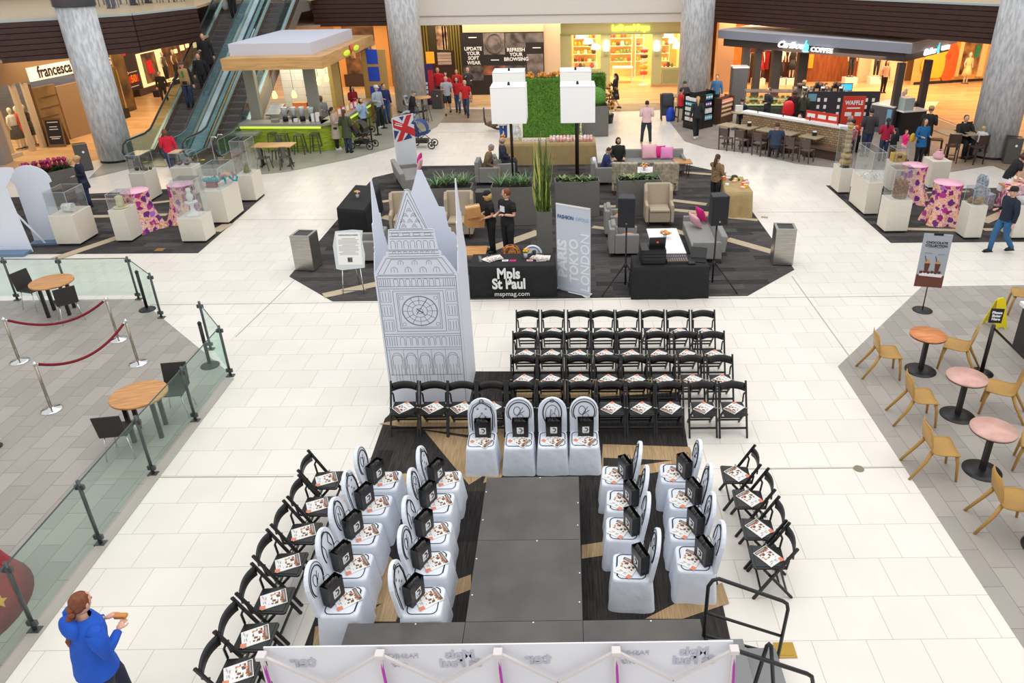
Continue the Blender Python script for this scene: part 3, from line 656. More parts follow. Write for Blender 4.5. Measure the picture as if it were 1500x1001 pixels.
def flowers(loc,label,cols,r=.1,vase=shade('pale_vase',200,206,210,.4),h=.12):
    t=thing('flower_arrangement',label,'flowers',loc); B().lathe([(.035,0),(.045,h*.6),(.04,h)],n=12).build('vase',vase,t)
    rd=random.Random(len(label)*3)
    for i,cm in enumerate(cols):
        b=B()
        for k in range(4):
            a=rd.uniform(0,6.28);rr_=rd.uniform(0,r); c=(rr_*math.cos(a),rr_*math.sin(a),h+rd.uniform(.02,.09)); b.ell(c,(.034,.034,.026),0,7,5)
        b.build('blossom',cm,t)
    b=B()
    for k in range(8):
        a=k*.8; b.add([(0,0,h*.8),(r*1.1*math.cos(a),r*1.1*math.sin(a),h+.03),(r*.8*math.cos(a+.35),r*.8*math.sin(a+.35),h+.05)],[(0,1,2)])
    b.build('leaf',LEAF,t); return t
YEL=shade('flower_yellow',240,190,50,.6); OFL=shade('flower_orange',236,130,80,.6); PFL=shade('flower_pink',216,70,130,.6); WFL=shade('flower_white',236,228,222,.7)
flowers(on(mc,.28,.1,.762),'yellow and orange flowers in a pale vase on the lettered black table',[YEL,OFL,YEL],.07)
def card(loc,label,m,s=(.14,.09)):
    tag(B().lo(-s[0]/2,s[0]/2,-s[1]/2,s[1]/2,0,.006).lo(-s[0]*.3,s[0]*.3,-.012,.012,.006,.0066,1).build('card',[m,INK],None,loc=loc),label,'card')
card(on(mc,-.17,-.05,.762),'small white card left of the pink card on the lettered table',PAPER); card(on(mc,.0,-.06,.762),'small pink card left of the flowers on the lettered table',PINKH)
card(on(mc,.36+.02,-.06,.762),'small pink card right of the flowers on the lettered table',PINKL)
def glass_cup(loc,label,m): tag(B().lathe([(.035,0),(.045,.13),(.042,.13),(.032,.01)],n=12).build('cup',m,None,loc=loc),label,'cup')
glass_cup(on(mc,-.72,-.1,.762),'clear plastic cup at the left end of the lettered table',ACRY); glass_cup(on(mc,.47,.2,.762),'dark drink cup standing behind the flowers on the lettered table',BLKMETAL)
# chairs with patterned round backs behind that table
def roundback(x,y,m,m2,label):
    t=thing('covered_chair',label,'chair',(x,y,0),PI); b=B(M=T(0,.2,.45)@XZ(0)); pts=[(-.22,0),(-.22,.25)]+[(.22*math.cos(PI-PI*i/12),.25+.22*math.sin(PI-PI*i/12)) for i in range(1,12)]+[(.22,.25),(.22,0)]
    b.prism(pts[::-1],0,.05); b.build('back_cover',m,t,.01); B().lo(-.23,.23,-.22,.2,0,.47).build('skirt',m,t,.02)
    b=B(M=T(0,.2-.052,.45)@XZ(0)); b.tube([(.16*math.cos(i*PI/8),.28+.15*math.sin(i*PI/8),0) for i in range(17)],.008,5); b.tube([(-.05,.2,0),(0,.33,0),(.06,.22,0)],.008,5); b.build('back_drawing',m2,t)
    b=B(M=T(0,.2+.002,.45)@XZ(0)); b.tube([(.16*math.cos(i*PI/8),.28+.15*math.sin(i*PI/8),0) for i in range(17)],.008,5); b.tube([(-.05,.2,0),(0,.33,0),(.06,.22,0)],.008,5); b.build('back_drawing',m2,t)
    return t
FLOR=mat('floral_chair_print',rgb(222,140,70),.7,col2=rgb(88,36,60),scale=16)
roundback(mc.x-.08,mc.y+.72,FLOR,YEL,'round backed chair in orange and purple floral print behind the lettered table'); roundback(mc.x+.42,mc.y+.66,WHITEC,INK,'round backed white chair with black line drawing behind the lettered table')
# roll-up banner FASHIONOPOLIS
a,b_=g(817,425),g(865,436); d=(b_-a); ang=math.atan2(d.y,d.x); L=d.length
t=thing('roll_up_banner','white roll up banner reading Fashionopolis and Paris Tokyo London, right of the black table','banner',((a+b_)/2),ang)
B().lo(-L/2,L/2,-.008,.004,.05,2.05).build('banner_sheet',shade('banner_grey_white',196,202,214,.6),t); B().lo(-L/2-.02,L/2+.02,-.09,.09,0,.07).build('base_cassette',CHROME,t,.02); B().lo(-L/2,L/2,-.015,.015,2.04,2.07).build('top_rail',CHROME,t)
NAVY=shade('banner_blue',52,92,140,.6); PALE=shade('banner_pale_text',226,230,236,.6)
text('FASHION',.115,T(-L*.22,-.0125,1.78)@RX(PI/2),NAVY,t,bold=.003,sx=.85); text('OPOLIS',.115,T(L*.26,-.0125,1.78)@RX(PI/2),shade('banner_light_blue',150,176,206,.6),t,sx=.85)
for s,x,w,b0 in(('PARIS',-.23,1.22,.014),('TOKYO',0.02,1.0,.008),('LONDON',.26,1.05,.003)): text(s,.31,T(x*L/.72,-.0125,.80)@RX(PI/2)@RZ(PI/2),PALE,t,sx=w*.95,bold=b0)
# DJ table
a,b_=g(925,440),g(1037,437); q=rectq((a.x+.04,a.y+.05),(b_.x-.02,a.y+.05),.72); DJ=drape('draped_table',q,.76,BLACKC,'black cloth table carrying sound gear between two speaker stands','table',folds=7,flare=.05); dc=Vector(DJ.location)
def lap(loc,rz,label,red=False):
    t=thing('laptop',label,'laptop',loc,rz); B().lo(-.18,.18,-.12,.12,0,.018).build('keyboard_deck',BLKMETAL,t,.003); B(M=T(0,.12,.018)@RX(math.radians(-12 if red else -35))).lo(-.18,.18,-.006,.006,0,.24).build('screen',BLACKP,t)
    if red: B(M=T(0,.135,.02)@RX(math.radians(-12))).box((0,.0,.12),(.04,.006,.04)).build('logo',shade('red_logo',200,40,34,.4,emit=(1,.1,.08),es=.5),t)
    return t
t=thing('equipment_rack','black sound equipment rack case on the left of the gear table','rack case',(dc.x-.38,dc.y+.02,.762)); B().lo(-.27,.27,-.24,.24,0,.34).build('case',BLACKP,t,.01)
for i in range(4): B().lo(-.24,.24,-.255,-.241,.02+.078*i,.088+.078*i).build('rack_unit',shade('rack_face',34,34,36,.3),t)
lap((dc.x-.3,dc.y+.05,1.105),PI+.02,'black laptop with red logo opened on top of the rack case',True)
lap((dc.x+.62,dc.y+.0,.762),-.25,'open black laptop at the right end of the gear table')
t=thing('mixing_desk','small mixing desk with coloured knobs and cables in the middle of the gear table','mixer',(dc.x+.16,dc.y-.02,.762)); b=B(); b.lo(-.24,.24,-.17,.2,0,.06); b.build('desk',shade('mixer_body',60,60,64,.4),t,.005)
for i,cm in enumerate((YEL,OFL,WFL,LEAF,PINKH,LOGO)):
    b=B()
    for k in range(9): b.cyl((-.21+.05*k,-.14+.055*i,.06),(-.21+.05*k,-.14+.055*i,.075),.008,n=6)
    b.build('knob_row',cm,t)
t=thing('keypad_controller','small dark controller with cables beside the right laptop','controller',(dc.x+.45,dc.y-.2,.762)); B().lo(-.08,.08,-.06,.06,0,.04).build('body',BLACKP,t,.004); 
b=B(); b.tube([(0,.06,.02),(.1,.12,.012),(.05,.2,.012),(-.1,.14,.012),(-.2,.1,.012)],.006,5); b.build('cable',BLKMETAL,t)
def speaker(px,py,label,lab2,rz=0):
    v=g(px,py)+Vector((0,.3,0)); t=thing('speaker_stand',label,'speaker stand',(v.x,v.y,0),rz); 
    B().cyl((0,0,.2),(0,0,1.6),.02,n=10).build('pole',BLKMETAL,t); B().cyl((0,0,.62),(0,0,.72),.035,n=10).build('collar',BLKMETAL,t)
    for k in range(3):
        a=PI/2+2*PI*k/3; c,s_=math.cos(a),math.sin(a); B().bar((c*.03,s_*.03,.68),(c*.58,s_*.58,.015),.02,.025).build('leg',BLKMETAL,t); B().bar((0,0,.25),(c*.33,s_*.33,.31),.015,.015).build('brace',BLKMETAL,t)
    s=thing('loudspeaker',lab2,'loudspeaker',(v.x,v.y,1.6),rz); 
    b=B(); b.prism([(-.19,-.17),(.19,-.17),(.15,.16),(-.15,.16)],0,.66); b.build('cabinet',shade('speaker_black',34,36,42,.5),s,.02,3)
    B().lo(-.165,.165,-.185,-.171,.03,.63).build('grille',shade('grille_black',28,29,34,.8),s,.004); B(M=T(0,-.187,.1)@XZ(0)).cyl((0,0,-.003),(0,0,.003),.022,n=12).build('badge',STEEL,s)
    B().lo(-.03,.03,-.03,.03,-.04,0.0).build('pole_cup',BLKMETAL,s)
speaker(917,437,'black tripod speaker stand at the left end of the gear table','black loudspeaker on the stand at the left end of the gear table',-.12)
speaker(1046,434,'black tripod speaker stand at the right end of the gear table','black loudspeaker on the stand at the right end of the gear table',.12)
# side table left
drape('draped_table',q4((493,305),(533,308),(556,273),(521,271),z=.75),.75,BLACKC,'long black cloth table at the left edge of the lounge carpet','table',folds=8,flare=.05)
flowers(g(524,290,.755),'small orange and pink flowers on the long black table at left',[OFL,YEL,PINKL],.08)
# easel sign
v=g(518,432); t=thing('easel_sign','white text sign in a plastic sleeve on a metal easel left of the clock tower','sign',(v.x,v.y,0),.0)
EP=shade('easel_plastic',206,214,214,.35)
Me=T(0,.1,.62)@RX(math.radians(-12))
b=B(M=Me@XZ(0)); b.prism([(-.33,-.02),(-.2,-.05),(.31,.0),(.34,.3),(.30,.62),(.33,.84),(.1,.86),(-.28,.83),(-.36,.5)],-.006,.006); b.build('plastic_sleeve',EP,t)
B(M=Me@XZ(-.008)).lo(-.27,.27,.07,.8,0,.003).build('sheet',PAPER,t)
text('FASHIONOPOLIS AWARDS',.036,Me@T(0,-.014,.74)@RX(PI/2),INK,t); b=B(M=Me@XZ(-.0115))
rd=random.Random(2)
for i in range(13): w=.23 if i%5 else .15; b.lo(-w,w*rd.uniform(.8,1),.66-.03*i,.668-.03*i,0,.001)
b.lo(-.055,.055,.13,.24,0,.001); b.build('printed_lines',shade('print_grey',120,120,126,.7),t)
b=B(M=Me@XZ(-.0128)); b.lo(-.04,-.01,.15,.22,0,.001); b.tube([(0,.21,0),(.035,.2,0),(.03,.16,0),(-.0,.155,0)],.008,5); b.build('logo',INK,t)
for s in(-1,1): B().tube([(s*.2,.12,.62),(s*.24,.02,0)],.011,6).build('leg',CHROME,t)
B().tube([(0,.28,1.1),(0,.55,0)],.011,6).build('rear_leg',CHROME,t); B().bar((-.28,.06,.3-.22),(.28,.06,.3-.22),.02,.02).build('cross_bar',CHROME,t)
# litter bins
def bin_(px0,py0,px1,py1,h,m,label,open_=True,rz=0):
    a,b_=g(px0,py0),g(px1,py1); d=b_-a; w=d.length; ang=math.atan2(d.y,d.x); c=(a+b_)/2+Vector((-d.y,d.x,0)).normalized()*w/2
    t=thing('litter_bin',label,'bin',(c.x,c.y,0),ang); hw=w/2; b=B(); b.lo(-hw,hw,-hw,hw,0.03,h-.02); b.build('body',m,t,.012)
    b=B(); r=.06
    for s in(-1,1): b.lo(-hw,hw,s*hw-r*(s>0),s*hw+r*(s<0),h-.02,h); b.lo(s*hw-r*(s>0),s*hw+r*(s<0),-hw+r,hw-r,h-.02,h)
    b.build('rim',m if open_ else DKMETAL,t); B().lo(-hw+r,hw-r,-hw+r,hw-r,h-.019,h-.012).build('liner',BLACKP if open_ else DKMETAL,t)
    B().lo(-hw+.02,hw-.02,-hw+.02,hw-.02,0,.03).build('plinth',BLKMETAL,t)
    if not open_: B(M=T(hw*.2,-hw-.001,h*.72)@XZ(0)).cyl((0,0,0),(0,0,.003),.04,n=14).build('recycling_mark',LOGO,t)
    return t
bin_(433,398,461,399,.92,STEEL,'square stainless steel litter bin at the left corner of the lounge carpet')
bin_(1131,390,1161,391,.95,STEEL,'square stainless steel litter bin at the right corner of the lounge carpet')
DBIN=shade('bin_dark',86,82,78,.5,metal=.2)
bin_(1469,240.5,1491,242,.92,DBIN,'dark square litter bin right of the right hand stone column',False)
bin_(633,160,648,160.3,.9,DBIN,'grey litter bin behind the stone column left of the red shirted group',False)
bin_(118,252,138,249,.95,DBIN,'dark square litter bin at the foot of the left stone column',False)
# grey planters with plants
def planter(a,b_,depth,h,label,kind='spiky',back=None,n=18,seed=1):
    "a,b_: world front corners"
    a=Vector((*a[:2],0));b_=Vector((*b_[:2],0)); d=b_-a; w=d.length; ang=math.atan2(d.y,d.x); c=(a+b_)/2+Vector((-d.y,d.x,0)).normalized()*depth/2
    t=thing('planter',label,'planter',(c.x,c.y,0),ang); hw,hd=w/2,depth/2; b=B()
    b.lo(-hw,hw,-hd,-hd+.03,.02,h); b.lo(-hw,hw,hd-.03,hd,.02,h); b.lo(-hw,-hw+.03,-hd+.03,hd-.03,.02,h); b.lo(hw-.03,hw,-hd+.03,hd-.03,.02,h); b.build('box',PLANTG,t)
    B().lo(-hw+.03,hw-.03,-hd+.03,hd-.03,h-.09,h-.06).build('soil',shade('soil',52,40,32,.95),t); B().lo(-hw+.04,hw-.04,-hd+.04,hd-.04,0,.02).build('foot',BLKMETAL,t)
    rd=random.Random(seed)
    def blade(b,x,y,z,an,l,w,droop,m=0,k=4):
        vs=[];c_,s_=math.cos(an),math.sin(an)
        for i in range(k+1):
            u=i/k; r=l*(u*.55+.25*u*u*droop*2); zz=z+l*(u*.95-droop*u*u*.9); ww=w*(1-u**1.8)+.002
            vs+=[(x+c_*r-s_*ww,y+s_*r+c_*ww,zz),(x+c_*r+s_*ww,y+s_*r-c_*ww,zz)]
        b.add(vs,[(2*i,2*i+1,2*i+3,2*i+2) for i in range(k)],m,True)
    for i in range(n):
        x=-hw+.12+(w-.24)*(i+.5)/n+rd.uniform(-.04,.04); y=rd.uniform(-hd*.5,hd*.5); b=B()
        if kind=='spiky':
            for k in range(48): blade(b,x,y,h-.07,rd.uniform(0,6.28),rd.uniform(.32,.6),.02,rd.uniform(.15,.6),rd.choice((0,0,1)))
            b.build('spiky_plant',[shade('spiky_green',74,112,70,.5,var=.25,scale=5),shade('spiky_pale',150,172,120,.5)],t)
        elif kind=='low':
            for k in range(44): blade(b,x,y,h-.07,rd.uniform(0,6.28),rd.uniform(.14,.32),.04,rd.uniform(.3,.8),rd.choice((0,0,1)),3)
            b.build('leafy_plant',[shade('low_green',58,92,42,.45,var=.3,scale=7),shade('low_pale',150,160,100,.5)],t)
        elif kind=='guzmania':
            for k in range(30): blade(b,x,y,h-.07,rd.uniform(0,6.28),rd.uniform(.24,.42),.024,rd.uniform(.2,.7),0)
            b.build('bromeliad_leaves',shade('brom_green',72,104,42,.45,var=.3,scale=7),t); b=B()
            for k in range(12): a_=rd.uniform(0,6.28); blade(b,x,y,h+.16,a_,rd.uniform(.12,.2),.035,.1,0,2)
            b.tube([(x,y,h),(x,y,h+.34)],.045,6); b.build('flower_spike',shade('brom_magenta',168,24,86,.5),t)
        elif kind=='tall':
            for k in range(170):
                a_=rd.uniform(0,6.28); r0=rd.uniform(0,.15); l=.35+1.75*rd.random()**1.3; z0=h-.05; r1=r0*.6+rd.uniform(.02,.2); vs=[]
                for q_ in range(5):
                    u=q_/4; r=r0+(r1-r0)*u+(.05*math.sin(u*3+k) if u else 0); ww=.021*(1-u**2)+.003; px_=x+r*math.cos(a_);py_=y*.5+r*math.sin(a_); vs+=[(px_-math.sin(a_+k)*ww,py_+math.cos(a_+k)*ww,z0+l*u),(px_+math.sin(a_+k)*ww,py_-math.cos(a_+k)*ww,z0+l*u)]
                b.add(vs,[(2*q_,2*q_+1,2*q_+3,2*q_+2) for q_ in range(4)],k%3==0,True)
            b.build('sword_leaf_plant',[shade('tall_green',84,112,44,.5,var=.45,scale=9),shade('tall_yellow',206,200,110,.5)],t)
        elif kind=='ball':
            b.ell((0,0,h+.28),(.62*hw/.66,.62*hw/.66,.42),0,24,16); o=b.build('clipped_bush',mat('clipped_green',rgb(60,112,38),.8,col2=rgb(110,164,64),scale=26,bump=.8),t); break
    return t
pa,pb=g(636,340),g(696,338); PY=19.75
xa=[wp(x,330,PY).x for x in (632,694)]; planter((xa[0],PY),(xa[1],PY),.55,1.12,'long grey planter with spiky plants behind the clock tower spire',n=4,seed=4)
xa=[wp(x,330,PY).x for x in (722,787)]; planter((xa[0],PY),(xa[1],PY),.55,1.12,'long grey planter with spiky plants behind the man in black',n=4,seed=9)
a,b_=g(814,320),g(878,318); planter(a,b_,.5,1.07,'long grey planter with low leafy plants right of the tall plant','low',n=7,seed=5)
a,b_=g(905,318),g(967,316); planter(a,b_,.5,1.07,'long grey planter with low leafy plants behind the tan armchair','low',n=7,seed=6)
a,b_=g(788,373),g(810,372); planter(a,b_,.42,1.12,'tall slim grey planter holding an upright sword leaved plant','tall',n=1,seed=7)
a,b_=g(57,310),g(125,293); planter(a,b_,.6,1.07,'long grey planter of magenta bromeliads near the left column','guzmania',n=11,seed=8)
a,b_=g(868,201),g(891,200); planter((a.x-.35,a.y),(b_.x,b_.y),1.1,1.25,'large grey planter with a clipped round bush right of the hedge wall','ball')
# green hedge walls
GRASS=mat('artificial_grass',rgb(48,92,24),.9,col2=rgb(104,148,48),scale=34,bump=1.0)
def hedge(x0,x1,y0,y1,h,label,rz=0):
    t=thing('hedge_wall',label,'hedge wall',((x0+x1)/2,(y0+y1)/2,0)); hx,hy=(x1-x0)/2,(y1-y0)/2; b=B(); rd=random.Random(3); nx=int(hx*2/.1); nz=int(h/.1)
    B().lo(-hx,hx,-hy,hy,.12,h).build('grass_panel',GRASS,t,.05,3); B().lo(-hx-.02,hx+.02,-hy-.02,hy+.02,0,.12).build('base',BLACKP,t)
    for i in range(1500):
        f=rd.random(); 
        if f<.75: x,y,z,n_=rd.uniform(-hx,hx),-hy,rd.uniform(.14,h),(0,-1,0)
        elif f<.87: x,y,z,n_=hx,rd.uniform(-hy,hy),rd.uniform(.14,h),(1,0,0)
        else: x,y,z,n_=rd.uniform(-hx,hx),rd.uniform(-hy,hy),h,(0,0,1)
        n_=Vector(n_); u=Vector((rd.uniform(-1,1),rd.uniform(-1,1),rd.uniform(-1,1)))*.05; p=Vector((x,y,z)); b.add([p-u*.5,p+u*.5,p+n_*.06+u*.3],[(0,1,2)],i%2)
    o=b.build('grass_tuft',[shade('tuft_dark',56,100,30,.8),shade('tuft_light',116,160,60,.8)],t); o['kind']='stuff'; return t
a=g(768,206); b_=g(846,206); hedge(a.x-.05,b_.x+.1,a.y,a.y+.5,2.45,'tall green artificial grass wall behind the floor lamps'); a=g(868,180); hedge(wp(866,150,32.6).x,wp(886,150,32.6).x,32.3,32.9,2.25,'narrow green artificial grass wall behind the right hand lamps')
rd=random.Random(9)
t=thing('orange_plant_row','row of orange flowering plants on top of the hedge wall','plants',(g(808,206).x-.35,g(800,206).y+.25,2.45))
for i in range(9):
    b=B(); 
    for k in range(5): b.ell((-1.0+.22*i+rd.uniform(-.1,.1),rd.uniform(-.1,.1),rd.uniform(.03,.2)),(.06,.06,.07),0,6,4)
    b.build('orange_bloom',shade('bloom_amber',214,140,44,.7,var=.3,scale=12),t)
a=g(886,212); t=thing('orange_plant','orange leaved plant in a dark pot right of the clipped bush','plant',(wp(891,165,33.5).x,33.5,0)); B().lathe([(.2,0),(.26,.4),(.24,.42)],n=14).build('pot',BLACKP,t)
b=B(); 
for k in range(60): an=rd.uniform(0,6.28);r=rd.uniform(.05,.38); b.ell((r*math.cos(an),r*math.sin(an),rd.uniform(.5,1.7)),(.07,.07,.05),k%2,5,4)
b.tube([(0,0,.4),(.05,0,1.2)],.03,6,1); b.build('foliage',[shade('amber_leaf',206,150,60,.6),shade('brown_leaf',120,80,40,.6)],t)
# four cube floor lamps
SHADE=mat('lamp_shade_white',rgb(250,248,244),.8,emit=(1,.99,.97),es=.12)
for px,py,bx,lab in((746,305,0,'white cube floor lamp with black pole, front left of the four'),(848,307,0,'white cube floor lamp with black pole, front right of the four'),(745,265,0,'white cube floor lamp standing behind the front left lamp'),(842,262,0,'white cube floor lamp standing behind the front right lamp')):
    yy=22.1 if 'front' in lab[:60] and 'behind' not in lab else 25.0
    tx,ty=({(746):(746,145),(848):(846,145),(745):(746,112+3),(842):(843,112+3)}[px]); v=wp(tx,ty,yy); t=thing('floor_lamp',lab,'floor lamp',(v.x,v.y,0))
    s=.50; z1=3.5 if yy<23 else 3.5; z0=z1-1.02
    B().cyl((0,0,.02),(0,0,z1+.02),.032,n=10).build('pole',shade('lamp_pole',36,26,24,.4),t); B().lathe([(.3,0),(.3,.02)],n=20).build('base',BLKMETAL,t); B().lathe([(.045,0),(.03,.07),(.005,.09)],c=(0,0,z1),n=8).build('finial',BLKMETAL,t)
    b=B(); b.lo(-s,s,-s,-s+.01,z0,z1); b.lo(-s,s,s-.01,s,z0,z1); b.lo(-s,-s+.01,-s+.01,s-.01,z0,z1); b.lo(s-.01,s,-s+.01,s-.01,z0,z1); b.lo(-s+.01,s-.01,-s+.01,s-.01,z1-.02,z1-.01); b.build('shade',SHADE,t)
    b=B(); b.bar((-s,-s,z1-.002),(s,-s,z1-.002),.012,.012); b.bar((-s,s,z1),(s,s,z1),.012,.012);b.bar((-s,-s,z1),(-s,s,z1),.012,.012);b.bar((s,-s,z1),(s,s,z1),.012,.012); b.build('shade_frame',shade('shade_trim',214,212,214,.6),t)
# gold tables
GOLD=shade('gold_cloth',178,152,104,.7,var=.06,scale=5)
a,b_=g(732,244),g(873,244); q=rectq((a.x,a.y+.1),(b_.x,a.y+.1),.95); GT=drape('draped_table',q,.8,GOLD,'long gold cloth table of pink favours in front of the hedge wall','table',folds=12,flare=.05,amp=.03); gc=Vector(GT.location)
q=q4((1063,281),(1103,281),(1088,259),(1056,257),z=.76); GR=drape('draped_table',q,.76,GOLD,'gold cloth table at the right edge of the lounge carpet','table',folds=14,flare=.07,amp=.04)
t=thing('glass_vase','large clear glass vase on the left of the long gold table','vase',on(gc,-1.15,.1,.802)); B().lathe([(.13,0),(.2,.2),(.19,.4),(.12,.5),(.16,.58)],n=18).build('vase_body',clear('vase_glass',(.85,.9,.92),.3,.1),t)
flowers(on(gc,-1.62,.05,.802),'small orange flower cluster at the left end of the long gold table',[OFL,YEL,OFL],.1)
PK=[shade('favour_pink',238,172,180,.6),shade('favour_peach',244,196,160,.6),shade('favour_white',238,226,226,.6),shade('favour_mint',168,206,176,.6)]
fav=Proto(tag(B().lathe([(.03,0),(.055,.06),(.05,.07)],n=8).ell((0,0,.085),(.06,.06,.045),0,8,5).build('party_favour',PK[0]),'','party favour'))
favs=[fav]+[Proto(tag(B().lathe([(.03,0),(.055,.06),(.05,.07)],n=8).ell((0,0,.085),(.06,.06,.045),0,8,5).build('party_favour',PK[k]),'','party favour')) for k in(1,2,3)]
rd=random.Random(21); k=0
for i in range(13):
    for j in range(4):
        z=.802+(.11 if (j==2 and i%3==1) else 0)
        favs[rd.choice((0,0,0,1,2,2,3))].put(on(gc,.12+.123*i+rd.uniform(-.02,.02),-.3+.17*j,.802),0,'pink and white wrapped favour in the cluster on the right of the gold table','pink favours on the long gold table')
for i in range(7): 
    o=B().lo(-.06,.06,-.05,.05,0,.1).lo(-.02,.02,-.052,-.05,.02,.08,1).build('small_box',[PAPER,PK[0]],None,loc=on(gc,-.85+.13*i,-.2,.802)); tag(o,'small white box in the row left of the pink favours on the gold table','box','small boxes on the long gold table')
grc=Vector(GR.location); rd=random.Random(5)
t=thing('hat','dark green and brown felt hat lying on the right gold table','hat',on(grc,.05,.4,.765)); B().lathe([(.17,0),(.17,.015),(.1,.02),(.09,.12),(.04,.14),(0,.14)],n=16).build('crown',shade('felt_green',70,66,40,.8),t)
for i in range(10):
    cm=[PK[1],YEL,OFL,PAPER,PK[0],TAN][i%6]; o=B().lo(-.07,.07,-.05,.05,0,.05+.03*(i%3)).lo(-.05,.05,-.03,.03,.05+.03*(i%3),.056+.03*(i%3),1).build('craft_supply',[cm,PAPER],None,.008,loc=on(grc,rd.uniform(-.3,.35),-.5+.11*i,.765),rz=rd.uniform(0,3)); tag(o,'small craft supply box in the pile on the right gold table','craft box','craft supplies on the right gold table')
# pedestals with acrylic covers
def pedestal(fl,fr,depth,h,label,box=None,boxlabel=None,rz=None):
    a,b_=g(*fl),g(*fr); d=b_-a; w=d.length; c=Vector(((a.x+b_.x)/2,(a.y+b_.y)/2+depth/2,0)); t=thing('pedestal',label,'pedestal',c,0,None)
    B().lo(-w/2,w/2,-depth/2,depth/2,.07,h).build('plinth_body',PEDW,t,.004); B().lo(-w/2+.03,w/2-.03,-depth/2+.03,depth/2-.03,0,.07).build('toe_kick',BLKMETAL,t)
    if box:
        v=thing('acrylic_cover',boxlabel,'display cover',(c.x,c.y,h)); hw,hd=w/2-.03,depth/2-.03; b=B(); e=.006
        b.lo(-hw,hw,-hd,-hd+e,0,box); b.lo(-hw,hw,hd-e,hd,0,box); b.lo(-hw,-hw+e,-hd+e,hd-e,0,box); b.lo(hw-e,hw,-hd+e,hd-e,0,box); b.lo(-hw,hw,-hd,hd,box,box+e); b.build('cover_panes',ACRY,v)
        b=B(); 
        for p,q_ in (((-hw,-hd),(hw,-hd)),((hw,-hd),(hw,hd)),((hw,hd),(-hw,hd)),((-hw,hd),(-hw,-hd))): b.bar((*p,box+.003),(*q_,box+.003),.007,.007); b.bar((*p,0),(*p,box),.006,.006)
        b.build('cover_edges',shade('acrylic_edge',190,200,206,.3),v)
    return c,h
TOP={}
TOP[1]=pedestal((85,361),(118.7,361),.85,.86,'cream pedestal holding a white mug shape, nearest the white cutouts',.62,'clear acrylic cover over the white mug shape')
TOP[2]=pedestal((172,356),(194,356.3),.6,.92,'cream pedestal holding a yellow cup on a plate, left display',.42,'clear acrylic cover over the yellow cup and plate')
TOP[3]=pedestal((199,297),(222,296.5),.75,.93,'cream pedestal holding dark pots at the back of the left display',.55,'clear acrylic cover over the dark pots')
TOP[4]=pedestal((268,357),(302.6,357),.62,.71,'low cream pedestal holding a white figurine, front of the left display',1.0,'tall clear acrylic cover over the white figurine')
TOP[5]=pedestal((304,329.5),(335.8,329.5),1.1,1.0,'large cream pedestal holding the teal dish, left display',.62,'clear acrylic cover over the teal dish')
TOP[6]=pedestal((352,296.6),(376,296.6),.75,.86,'cream pedestal holding a small green figure, right end of the left display',1.05,'tall clear acrylic cover over the small green figure')
TOP[7]=pedestal((259,287),(290,287),.6,.92,'cream pedestal behind the teal dish, back of the left display',.45,'clear acrylic cover at the back of the left display')
TOP[8]=pedestal((1226.5,285),(1244,285),.7,.82,'cream pedestal holding a stacked bead totem, left end of the right display',1.15,'tall clear acrylic cover over the stacked bead totem')
TOP[9]=pedestal((1264.6,316.7),(1285.5,316.7),1.25,.98,'long cream pedestal holding a wire bicycle, right display',.85,'clear acrylic cover over the wire bicycle')
TOP[10]=pedestal((1294.5,342.2),(1328.4,342.2),.55,.92,'cream pedestal holding a rough brown sculpture, front of the right display',.82,'clear acrylic cover over the rough brown sculpture')
TOP[11]=pedestal((1410.8,351.9),(1436,351.9),.5,.93,'cream pedestal holding gourds, right display',.42,'clear acrylic cover over the gourds')
TOP[12]=pedestal((1480,351.9),(1512,352),.5,.92,'cream pedestal holding a white bowl at the right frame edge',.4,'clear acrylic cover over the white bowl')
TOP[13]=pedestal((1359,277.8),(1386.6,277.8),.7,.9,'cream pedestal holding a pink pot at the back of the right display')
TOP[14]=pedestal((1302,282),(1322,282),.6,.93,'cream pedestal holding a wicker box, back of the right display',.42,'clear acrylic cover over the wicker box')
def tp(i,dx=0,dy=0): c,h=TOP[i]; return (c.x+dx,c.y+dy,h+.001)
WPOR=shade('porcelain',236,234,230,.3); TEAL=shade('teal_glaze',20,150,160,.35); PKG=shade('pink_glaze',196,40,110,.4); RUST=shade('brick_pink',150,70,90,.5)
t=thing('mug_sculpture','white mug shaped sculpture lying on the pedestal nearest the cutouts','sculpture',tp(1,.05,-.1)); b=B(); b.tube([(-.12,0,.12),(.14,.02,.12)],[.11,.12],14); b.build('mug_body',WPOR,t); B().tube([(-.05,-.1,.15),(-.05,-.17,.2),(.03,-.17,.22),(.05,-.11,.15)],.02,6).build('handle',WPOR,t)
t=thing('cup_sculpture','yellow and cream cup standing on a plate inside the small cover','sculpture',tp(2,.02,-.05)); B().lathe([(0,0),(.17,.0),(.2,.03),(.19,.035),(0,.02)],n=18).build('plate',shade('glaze_cream',214,206,150,.4),t); B().lathe([(.07,.03),(.1,.12),(.09,.2),(.1,.3),(.05,.33),(0,.33)],n=14).build('cup_body',shade('glaze_yellow',222,214,160,.4),t)
t=thing('pot_group','dark brown pots with a small cactus shape at the back of the left display','sculpture',tp(3)); b=B()
for x,y,r,h in((-.15,0,.07,.1),(.0,.05,.08,.14),(.14,-.02,.07,.09),(.22,.1,.05,.08)): B().lathe([(r*.7,0),(r,h*.6),(r*.8,h)],c=(x,y,0),n=12).build('pot',shade('pot_brown',90,72,58,.6),t)
B().lathe([(.04,.1),(.05,.2),(.02,.32),(0,.34)],c=(0,.05,0),n=8).build('cactus_shape',shade('pot_dark',60,56,44,.7),t)
